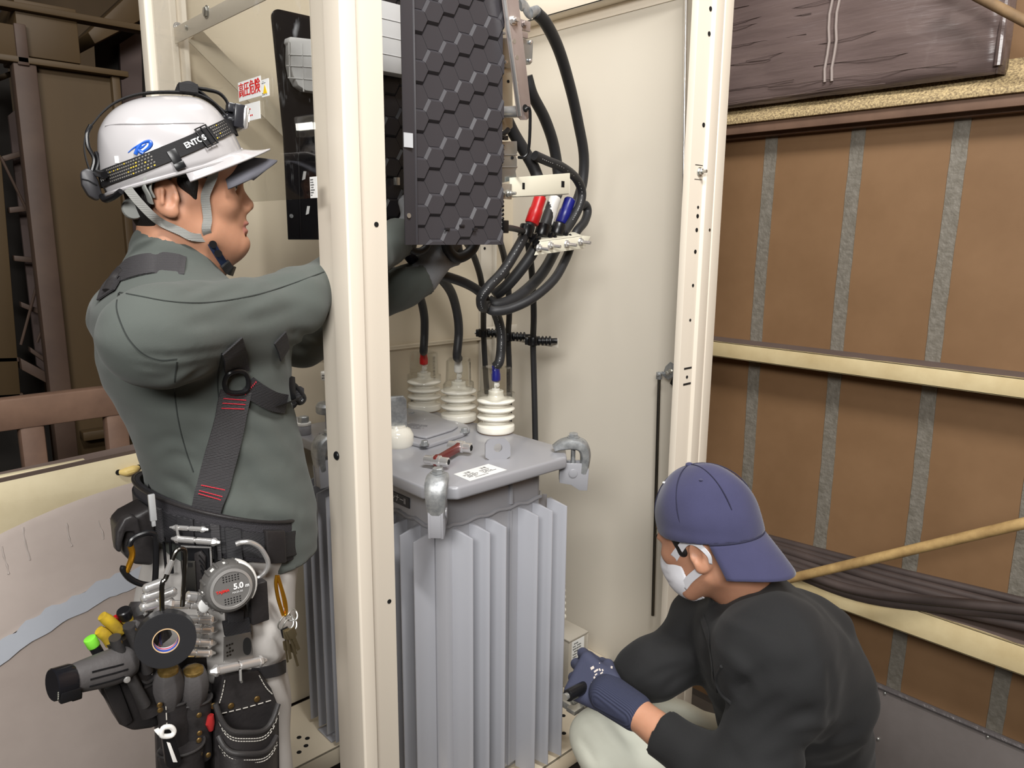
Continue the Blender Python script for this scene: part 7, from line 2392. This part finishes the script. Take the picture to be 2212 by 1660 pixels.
for o_, l0, l1 in ((.010, .42, .80), (.002, .40, .86), (-.007, .40, .82)):
    rr = lambda t: .0222 + .0045 * min(1, max(0, (t - .3) / .4))
    b.tube([a_ + d * L * t + s_ * o_ * (1 + .2 * math.sin(3 * t)) - YD * math.sqrt(max(rr(t) ** 2 * .81 - o_ ** 2 * .81, 0)) for t in np.linspace(l0, l1, 8)], .0014, 6, smooth=3)
obj('grip_groove', b, BLACKP, bo)
b = MB(); b.tube([a_ + d * L * t for t in (0, .01, .2, .24)], [.021, .0225, .0225, .021], 20); bt_ = obj('battery', b, mat('gloss black battery', (24, 24, 28), .2), dv)
b = MB(); Rm = np.array([d, -YD - d * (-YD).dot(d), s_]).T
b.box(a_ + d * L * .17 - s_ * .012 - YD * .019, (.026, .010, .016), Rm); b.box(a_ + d * L * .26 - s_ * .02 - YD * .012, (.014, .012, .010), Rm); obj('latch', b, BLACKP, bt_, bevel=.002)
b = MB(); stripes(b, a_ + d * L * .055 - s_ * .010 - YD * .0210, s_ * -1, d, .018, .010, 2, 41, chars=6); obj('lettering', b, mat('pale print', (150, 150, 140), .5), bt_)
b = MB(); b.lathe([(.005, 0), (.004, .002), (.001, .0026)], a_ + d * L * .86 - s_ * .014 - YD * .024, (0, -1, 0), 12); obj('rivet', b, CHROME, dv)
# pliers handles, marker, other handles poking up
pl_ = thing('pliers', 'pliers with worn yellow handles standing in the holster', 'pliers', q(240, 1360, 1.16))
YEL = mat('worn yellow handle', (198, 166, 40), .5, vary=(30, .6), rgb2=(128, 104, 40))
for pts in (((220, 1331), (232, 1340), (246, 1352), (262, 1368)), ((213, 1362), (222, 1368), (232, 1378), (240, 1392))):
    b = MB(); b.tube([q(px, py, 1.15) for px, py in pts], [.007, .0085, .0085, .008], 12, smooth=5); obj('handle', b, YEL, pl_)
t = thing('marker', 'marker pen with bright green cap in the holster', 'marker', q(200, 1390, 1.15))
a_, c_ = q(193, 1379, 1.15), q(216, 1418, 1.15); d = nrm(c_ - a_)
b = MB(); b.cyl(a_, a_ + d * .016, .0088, n=18); obj('cap', b, mat('bright green', (120, 206, 60), .45), t, bevel=.0015, label='bright green cap')
b = MB(); b.cyl(a_ + d * .016, a_ + d * .05, .0078, n=16); obj('barrel', b, BLACKP, t)
t = thing('cutter', 'red handled cutter showing between the yellow pliers and the holster', 'cutter', q(253, 1340, 1.17))
b = MB(); b.tube([q(247, 1344, 1.165), q(254, 1337, 1.165), q(260, 1342, 1.165), q(264, 1352, 1.165)], .007, 10, smooth=4); obj('handle', b, RED, t)
t = thing('torch', 'small black torch with a yellow ring standing in the holster', 'torch', q(272, 1335, 1.16))
a_, c_ = q(266, 1318, 1.155), q(284, 1362, 1.16); d = nrm(c_ - a_)
b = MB(); b.lathe([(.009, 0), (.0105, .002), (.0105, .012), (.008, .016), (.008, .05)], a_, d, 18); obj('body', b, BLACKP, t)
b = MB(); b.lathe([(.0086, .018), (.0086, .022)], a_, d, 18); obj('ring', b, YEL, t)
t = thing('side_tool', 'black rubber tool grip standing beside the torch in the holster', 'tool', q(290, 1380, 1.15))
b = MB(); b.tube([q(283, 1352, 1.14), q(290, 1358, 1.14), q(300, 1385, 1.14), q(316, 1420, 1.145)], [.009, .012, .011, .009], 14, smooth=5); obj('grip', b, GRIP, t)
t = thing('cable_pouch', 'dark padded pouch behind the chrome chain', 'pouch', q(330, 1350, 1.19))
b = MB(); b.tube([q(312, 1300, 1.20), q(310, 1340, 1.19), q(330, 1390, 1.18)], [.02, .032, .03], 14, smooth=5); obj('body', b, LEATHER, t)
t = thing('leg_strap', 'black strap round the worker thigh beside the tool pouch', 'strap', q(590, 1470, 1.2))
b, C, A, N = strap_on([(540, 1456), (570, 1452), (600, 1446), (612, 1440)], [PB], .022, .003, .002, default_d=1.3); obj('webbing', b, WEB, t)
# ---------------------------------------------------------------- crouching worker
DH = 1.52
KC = at_d(1524, 1150, DH)                         # head centre
V2 = nrm([KC[0], KC[1], 0]); RT = np.array([V2[1], -V2[0], 0])     # level view direction and picture-right
_a = math.radians(28)                             # the face turns away from the camera by this much
KF = -RT * math.cos(_a) + V2 * math.sin(_a)
KL = np.array([-KF[1], KF[0], 0])                 # his left (towards the camera)
pitch = math.radians(24)
KF3 = KF * math.cos(pitch) - UP * math.sin(pitch); KU = UP * math.cos(pitch) + KF * math.sin(pitch)
KR = np.array([KF3, KL, KU]).T
K = lambda f, l, u: KC + KF3 * f + KL * l + KU * u
man2 = thing('person', 'crouching worker in black jacket, backwards navy cap and white mask at the transformer foot', 'person', at_d(1700, 1640, 1.55) * [1, 1, 0])
BLACKJ = mat('black work jacket', (29, 29, 30), .9, vary=(8, .3), rgb2=(25, 25, 26), bump=(500, .15), sheen=.03)
PALE = mat('pale green work cloth', (212, 212, 198), .85, vary=(9, .3), rgb2=(198, 200, 186), bump=(80, .15))
NAVYC = mat('navy cap cotton', (62, 62, 94), .9, vary=(16, .3), rgb2=(54, 54, 82), bump=(600, .15), sheen=.2)
NAVYG = mat('navy work glove', (66, 70, 92), .75, bump=(500, .25), vary=(14, .3), rgb2=(58, 61, 82))
NAVYK = mat('navy knit cuff', (52, 56, 78), .85, wave=(110, 1.0, 'X'))
MASK = mat('white mask cloth', (226, 226, 232), .8, bump=(300, .1))
J = lambda px, py, D: at_d(px, py, D)
NK, CH, BE, PE = J(1618, 1300, 1.55), J(1680, 1420, 1.57), J(1712, 1570, 1.64), J(1752, 1730, 1.70)
Ls, Le, Lw = J(1672, 1420, 1.36), J(1622, 1735, 1.30), J(1374, 1540, 1.48)
Rs, Re, Rw = J(1545, 1345, 1.72), J(1412, 1445, 1.62), J(1345, 1480, 1.66)
Lh, Lk, La = J(1770, 1760, 1.66), J(1322, 1604, 1.66), J(1400, 1900, 1.74)
Rh, Rk, Ra = J(1780, 1740, 1.86), J(1455, 1585, 1.84), J(1500, 1880, 1.92)
Gd = J(1298, 1490, 1.545)
kd = Field(KC + [-.17, -.17, -.20], KC + [.17, .17, .17], .0026); kd.R0 = KR
kd.ell(K(-.013, 0, .03), (.091, .077, .095), k=.03).ell(K(.035, 0, -.025), (.058, .064, .075), k=.03).ell(K(.045, 0, .02), (.045, .056, .040), k=.02).ell(K(.045, 0, -.075), (.046, .046, .042), k=.025)
for s in (-1, 1):
    kd.cone(K(-.015, s * .052, -.075), K(.05, s * .036, -.105), .018, .018, k=.03)
    kd.ell(K(.07, s * .036, -.025), (.02, .02, .02), k=.02).ell(K(.075, s * .028, .012), (.018, .024, .008), k=.01).ell(K(.088, s * .030, -.004), (.012, .016, .010), k=.01, mode='sub')
    e = K(-.022, s * .076, -.028)
    Re_ = np.array([[.93, s * .36, 0], [-s * .36, .93, 0], [0, 0, 1]]).T
    hv = lambda a, b_, c_: KF3 * a + KL * b_ + KU * c_
    kd.ell(e, (.020, .008, .031), Re_, k=.006).ell(e + hv(.003, s * .008, .004), (.012, .006, .020), Re_, k=.004, mode='sub').ell(e + hv(.006, s * .002, -.024), (.010, .006, .010), Re_, k=.006).ell(e + hv(.013, s * .005, -.003), (.005, .004, .007), Re_, k=.004)
kd.cone(K(.088, 0, .0), K(.108, 0, -.035), .008, .009, k=.010).ell(K(.085, 0, -.1), (.02, .022, .017), k=.015)
kd.cone(K(-.03, 0, -.06), NK + (CH - NK) * .2, .058, .062, k=.035)
tb2 = Field(np.minimum.reduce([NK, CH, PE, Le, Lw, Re, Lk, La, Ra, Gd]) - .14, np.maximum.reduce([NK, CH, PE, Ls, Rs, Rh, Lh, Ra]) + .16, .010)
tb2.chain([NK, CH, BE, PE], [.055, .10, .115, .12], k=.05).chain([Ls, Le, Lw], [.05, .036, .030], k=.03).chain([Rs, Re, Rw], [.05, .036, .028], k=.03)
for h_, k_, a_ in ((Lh, Lk, La), (Rh, Rk, Ra)):
    a_[2] = .09
    tb2.chain([h_, k_, a_], [.075, .052, .038], k=.03); tb2.chain([a_, a_ + KF * .08 - UP * .045, a_ + KF * .16 - UP * .055], [.036, .03, .022], k=.02)
wf = Field(Lw - .13, Lw + .13, .004); wf.chain([Lw + (Le - Lw) * .35, Lw, Lw + (Gd - Lw) * .3], [.036, .0305, .029], k=.01)
body2 = organic('body', [kd, tb2, wf], SKIN, man2)
KB2 = ob_bvh[body2]
# jacket
jf = Field(np.minimum.reduce([CH, PE, Le, Lw, Re, Rw]) - .17, np.maximum.reduce([NK, CH, PE, Ls, Rs]) + .20, .006)
sp = nrm(NK - PE)
jf.chain([NK + (CH - NK) * .25, CH, BE, PE], [.085, .136, .145, .150], k=.06, flat=(KF, 1.0))
jf.cone(Ls, Rs, .085, .082, k=.05).cone(CH + (Ls - CH) * .45, BE, .13, .12, k=.05)
jf.chain([Ls, Le, Lw + (Le - Lw) * .27], [.082, .064, .047], k=.05)
jf.chain([Rs, Re, Rw], [.084, .062, .046], k=.035)
jf.cone(Ls, J(1770, 1500, 1.47), .083, .10, k=.07)
bk = J(1732, 1420, 1.62); jf.ell(bk, (.09, .09, .13), k=.06)
# collar standing round the neck
jf.cone(NK + (K(-.03, 0, -.06) - NK) * .22, NK + (CH - NK) * .2, .068, .088, k=.02)
jf.ripple(.004, .17, 13); jf.ripple(.0016, .06, 15)
jf.folds_on([([(1560, 1530), (1610, 1480), (1660, 1440)], .013, .010), ([(1600, 1640), (1680, 1580), (1770, 1530)], .016, .014), ([(1580, 1600), (1650, 1540), (1700, 1500)], .012, .009), ([(1620, 1655), (1700, 1640), (1790, 1600)], .014, .010), ([(1410, 1400), (1450, 1380), (1490, 1372)], .010, .007), ([(1395, 1470), (1440, 1450), (1480, 1440)], .009, .007), ([(1430, 1500), (1460, 1470), (1500, 1450)], .009, .007),
    ([(1600, 1330), (1650, 1350), (1720, 1360)], .012, .006), ([(1690, 1300), (1730, 1380), (1760, 1460)], .014, .006), ([(1790, 1420), (1800, 1500), (1790, 1580)], .015, .007), ([(1550, 1400), (1600, 1440), (1640, 1500)], .012, -.007), ([(1650, 1600), (1720, 1570), (1800, 1560)], .012, -.008), ([(1560, 1330), (1580, 1350), (1640, 1360)], .008, -.005)])
jf.cone(NK + (K(-.03, 0, -.06) - NK) * .9, NK + (CH - NK) * .12, .064, .060, k=.005, mode='sub')
d = nrm(Lw - Le); e0 = Lw + (Le - Lw) * .27; a1 = nrm(np.cross(d, UP)); jf.boxr(e0 + d * .066, (.15, .15, .12), np.array([a1, np.cross(d, a1), d]).T, .002, 0, 'sub').cone(e0 - d * .03, e0 + d * .06, .036, .036, k=.0, mode='sub')
jk2 = organic('jacket', jf, BLACKJ, man2)
JB2 = ob_bvh[jk2]
b, C, A, N = strap_on([(1518, 1335), (1530, 1375), (1538, 1430), (1545, 1490)], [JB2], .016, .0015, .001, default_d=None); obj('placket', b, BLACKJ, jk2)
b = MB(); P_ = [hit(px, py, JB2, .0015) for px, py in ((1560, 1440), (1548, 1470), (1560, 1500), (1580, 1520))]; b.tube([p[0] for p in P_ if p is not None], .003, 8, smooth=4); obj('pocket_seam', b, BLACKJ, jk2)
# trousers
pf = Field(np.minimum.reduce([PE, Lk, La, Rk, Ra]) - .16, np.maximum.reduce([PE, Lh, Rh, Lk, Ra]) + .16, .007)
pf.chain([Lh, Lk], [.115, .082], k=.03).chain([Lk, La + UP * .03], [.082, .065], k=.03).chain([Rh, Rk], [.115, .078], k=.03).chain([Rk, Ra + UP * .03], [.078, .065], k=.03).cone(PE, PE + UP * .02, .15, .14, k=.04)
pf.ripple(.004, .12, 21)
pf.folds_on([([(1290, 1540), (1340, 1580), (1400, 1640)], .008, .007), ([(1265, 1560), (1300, 1600), (1340, 1650)], .008, .007), ([(1250, 1590), (1270, 1620), (1290, 1658)], .007, .006), ([(1320, 1525), (1380, 1570), (1430, 1620)], .008, .005), ([(1400, 1520), (1460, 1535), (1520, 1570)], .009, .008), ([(1430, 1550), (1490, 1570), (1530, 1600)], .008, .006)])
organic('trousers', pf, PALE, man2)
for a_ in (La, Ra):
    sf = Field(a_ - [.14, .14, .09], a_ + [.26, .26, .06], .007); sf.chain([a_ - KF * .02 - UP * .02, a_ + KF * .06 - UP * .045, a_ + KF * .16 - UP * .05], [.05, .042, .036], k=.03).cut((0, 0, .003), (0, 0, -1))
    organic('shoe', sf, LEATHER, man2)
# glove: back of the hand to the camera, fingers closed round the black handle
gd_ = nrm(Gd - Lw)
gf = Field(Gd - .19, Gd + .19, .0034)
hand(gf, Lw + gd_ * .055, Lw + gd_ * .16, -V2 * .9 + UP * .55, .05, ((35, 55, 35), (40, 60, 40), (45, 60, 40), (45, 60, 40)), 1, size=1.12, fr=.0105, fold=True)
gl2 = organic('glove', gf, NAVYG, man2, label='navy glove with pale print')
cf = Field(Lw - .12, Lw + .14, .0034); cf.cone(Lw + gd_ * .004, Lw + gd_ * .072, .037, .040, k=.0)
cuff = organic('glove_cuff', cf, NAVYK, man2, label='ribbed navy knit cuff')
GBV = [ob_bvh[gl2]]
prt = mat('pale glove print', (206, 196, 188), .7)
def print_blob(pts, nm='lettering'):
    b = MB()
    for (px, py, w, hh) in pts:
        h_ = hit(px, py, GBV, .0008)
        if h_ is None: continue
        x_ = nrm(np.cross(UP, h_[1])); u_ = np.cross(h_[1], x_); ang = math.radians(-35); xx = x_ * math.cos(ang) + u_ * math.sin(ang); uu = -x_ * math.sin(ang) + u_ * math.cos(ang)
        b.box(h_[0], (w, .0005, hh), np.array([xx, h_[1], uu]).T)
    if b.v: obj(nm, b, prt, gl2)
print_blob([(1280, 1444, .006, .008), (1288, 1450, .004, .010), (1288, 1458, .003, .006), (1296, 1448, .006, .003), (1300, 1455, .003, .006), (1306, 1462, .008, .003), (1302, 1449, .005, .003), (1285, 1466, .007, .004), (1282, 1474, .003, .009), (1292, 1472, .006, .006), (1299, 1476, .003, .006), (1321, 1443, .010, .004), (1295, 1434, .002, .002)])
# hair under the cap, mask, ear loops
hf = Field(KC + [-.17, -.17, -.18], KC + [.17, .17, .17], .0032); hf.R0 = KR
hf.ell(K(-.012, 0, .028), (.094, .0765, .094), k=.01)
hf.cut(K(-.03, 0, -.046), -KU + KF3 * .15)
hf.cone(K(.092, -.15, -.03), K(.092, .15, -.03), .066, .066, k=.006, mode='sub')
for s in (-1, 1):
    hf.cone(K(.022, s * .058, .010), K(.020, s * .062, -.018), .019, .013, k=.008)
    hf.cone(K(-.022, s * .11, -.03), K(-.022, s * .06, -.03), .024, .024, k=.004, mode='sub')
organic('hair', hf, HAIR, man2)
mk = thing('face_mask', 'white pleated face mask with loops behind the ear on the crouching worker', 'mask', K(.08, 0, -.07))
mf = Field(K(.06, 0, -.06) - .13, K(.06, 0, -.06) + .13, .0026); mf.R0 = KR
mf.ell(K(.043, 0, -.068), (.074, .064, .070), k=.0).ell(K(.088, 0, -.05), (.034, .032, .032), k=.02)
mf.ell(K(.039, 0, -.068), (.071, .060, .067), k=.0, mode='sub').ell(K(.084, 0, -.05), (.032, .030, .030), k=.01, mode='sub')
mf.cut(K(.046, 0, 0), -KF3 + KU * .18).cut(K(.1, 0, -.018), KU - KF3 * .35).cut(K(.06, 0, -.130), -KU - KF3 * .2)
for u in (-.045, -.062, -.08): mf.fold([K(.07, .07, u), K(.115, 0, u), K(.07, -.07, u)], .004, .0022)
organic('mask_cloth', mf, MASK, mk)
for s in (-1, 1):
    b = MB()
    lo = [K(.050, s * .061, -.030), K(.022, s * .072, -.012), K(-.006, s * .080, .002), K(-.030, s * .084, -.004), K(-.046, s * .082, -.028), K(-.042, s * .078, -.046)]
    PP, _ = catmull(lo, 6); nn = [KL * s for _ in PP]
    A_ = [nrm(np.cross(KL, PP[min(i + 1, len(PP) - 1)] - PP[max(i - 1, 0)])) for i in range(len(PP))]
    ws = [.018 * (1 - t) + .006 * t for t in np.linspace(0, 1, len(PP))]
    b.band(PP, A_, nn, ws, .0018)
    lo2 = [K(.050, s * .058, -.090), K(.025, s * .066, -.074), K(.000, s * .072, -.062), K(-.014, s * .076, -.056)]
    PP, _ = catmull(lo2, 6); nn = [KL * s for _ in PP]; A_ = [nrm(np.cross(KL, PP[min(i + 1, len(PP) - 1)] - PP[max(i - 1, 0)])) for i in range(len(PP))]
    b.band(PP, A_, nn, .016, .0018)
    obj('ear_loop', b, MASK, mk, sharp=80)
for s in (-1, 1):
    b = MB(); b.sphere(K(.080, s * .031, -.004), .0112, 14); obj('eye', b, MATS['eye white'], man2)
    b = MB(); b.tube([K(.078, s * .046, .012), K(.092, s * .036, .015), K(.098, s * .018, .012)], [.002, .0032, .002], 8, smooth=4); obj('eyebrow', b, HAIR, man2)
# cap worn backwards
cp2 = thing('baseball_cap', 'navy baseball cap worn backwards with its brim over the neck', 'cap', K(-.02, 0, .06))
cf = Field(KC + [-.19, -.19, -.10], KC + [.19, .19, .20], .0032); cf.R0 = KR
cf.ell(K(-.013, 0, .035), (.103, .093, .104), k=.0).ell(K(-.013, 0, -.01), (.102, .093, .12), k=.02)
rim_n = -KU * 1.0 + KF3 * .0
cf.ripple(.0012, .07, 31)
for pts, r, dp in (([K(.03, .085, .04), K(-.03, .09, .02), K(-.09, .06, .0)], .010, .0012), ([K(.05, .07, .03), K(.0, .09, .015), K(-.06, .085, -.005)], .010, -.002)):
    cf.fold(pts, r, dp)
cf.ell(K(-.013, 0, .032), (.0955, .0845, .097), k=.0, mode='sub').ell(K(-.013, 0, -.01), (.0945, .0845, .113), k=.0, mode='sub')
cf.cut(K(-.02, 0, .000), -KU + KF3 * .26)
crown = organic('crown', cf, NAVYC, cp2)
CBV = [ob_bvh[crown]]
for ang in (0, 60, 120, 180, 240, 300):
    b = MB(); P_ = []
    for t in np.linspace(.06, 1.5, 16):
        v = np.array([math.sin(t) * math.cos(math.radians(ang + 30)), math.sin(t) * math.sin(math.radians(ang + 30)), math.cos(t)])
        P_.append(K(-.013 + .1032 * v[0], .0932 * v[1], .035 + .1042 * v[2]))
    b.tube(P_, .0011, 6); obj('panel_seam', b, mat('dark navy seam', (40, 40, 62), .9), crown)
b = MB(); b.sphere(K(-.013, 0, .139), (.0085, .0085, .005), 16); obj('button', b, NAVYC, cp2)
for fx, lx in ((.035, .035), (-.06, .05)):
    b = MB(); vz = .035 + .104 * math.sqrt(max(0, 1 - ((fx + .013) / .103) ** 2 - (lx / .094) ** 2)); b.sphere(K(fx, lx, vz + .0005), (.004, .004, .002), 10); obj('eyelet', b, PAPER if fx > 0 else NAVYC, crown, label='pale eyelet' if fx > 0 else None)
g = []
for i in range(13):
    u = i / 12; row = []
    for j in range(25):
        v = -1 + 2 * j / 24
        a_ = v * 1.15
        base = np.array([-.013 - .1015 * math.cos(a_), .092 * math.sin(a_)])
        tip = np.array([-.013 - .1015 * math.cos(a_) - .038 * math.cos(v * 1.35) ** .6 - .003, .095 * math.sin(a_) ** 1 if False else .094 * v ** 1 * (1.0 if abs(v) < .98 else .98)])
        p2 = base * (1 - u) + tip * u
        hh = .000 + .26 * (base[0] + .02) - 1.75 * np.linalg.norm(p2 - base) - .012 * u * u - .022 * abs(v) ** 2.2 * u ** .5
        row.append(K(p2[0], p2[1], hh))
    g.append(row)
b = MB(); b.sheet(g, .0035)
obj('brim', b, NAVYC, cp2, sharp=180)
ed = [g[0][j] for j in range(25)]
b = MB(); b.tube(ed, .0022, 8); obj('brim_welt', b, MATS['dark navy seam'], cp2)
b = MB(); b.tube([K(.078, .03, .045), K(.089, .012, .03), K(.091, -.01, .022)], .006, 8, smooth=4, flat=(1.4, .5)); b.sphere(K(.083, .035, .032), .005, 10); obj('strap_buckle', b, MATS['aged brass'], cp2)

rh = thing('ratchet_handle', 'black round tool handle gripped in the navy glove beside the meter box', 'handle', J(1255, 1487, 1.56))
b = MB(); b.cyl(J(1226, 1504, 1.52), J(1300, 1466, 1.60), .0125, n=18); obj('grip', b, BLACKP, rh, bevel=.002)
b = MB(); b.cyl(J(1226, 1504, 1.52), J(1220, 1507, 1.515), .007, n=14); obj('tip', b, STEEL, rh)
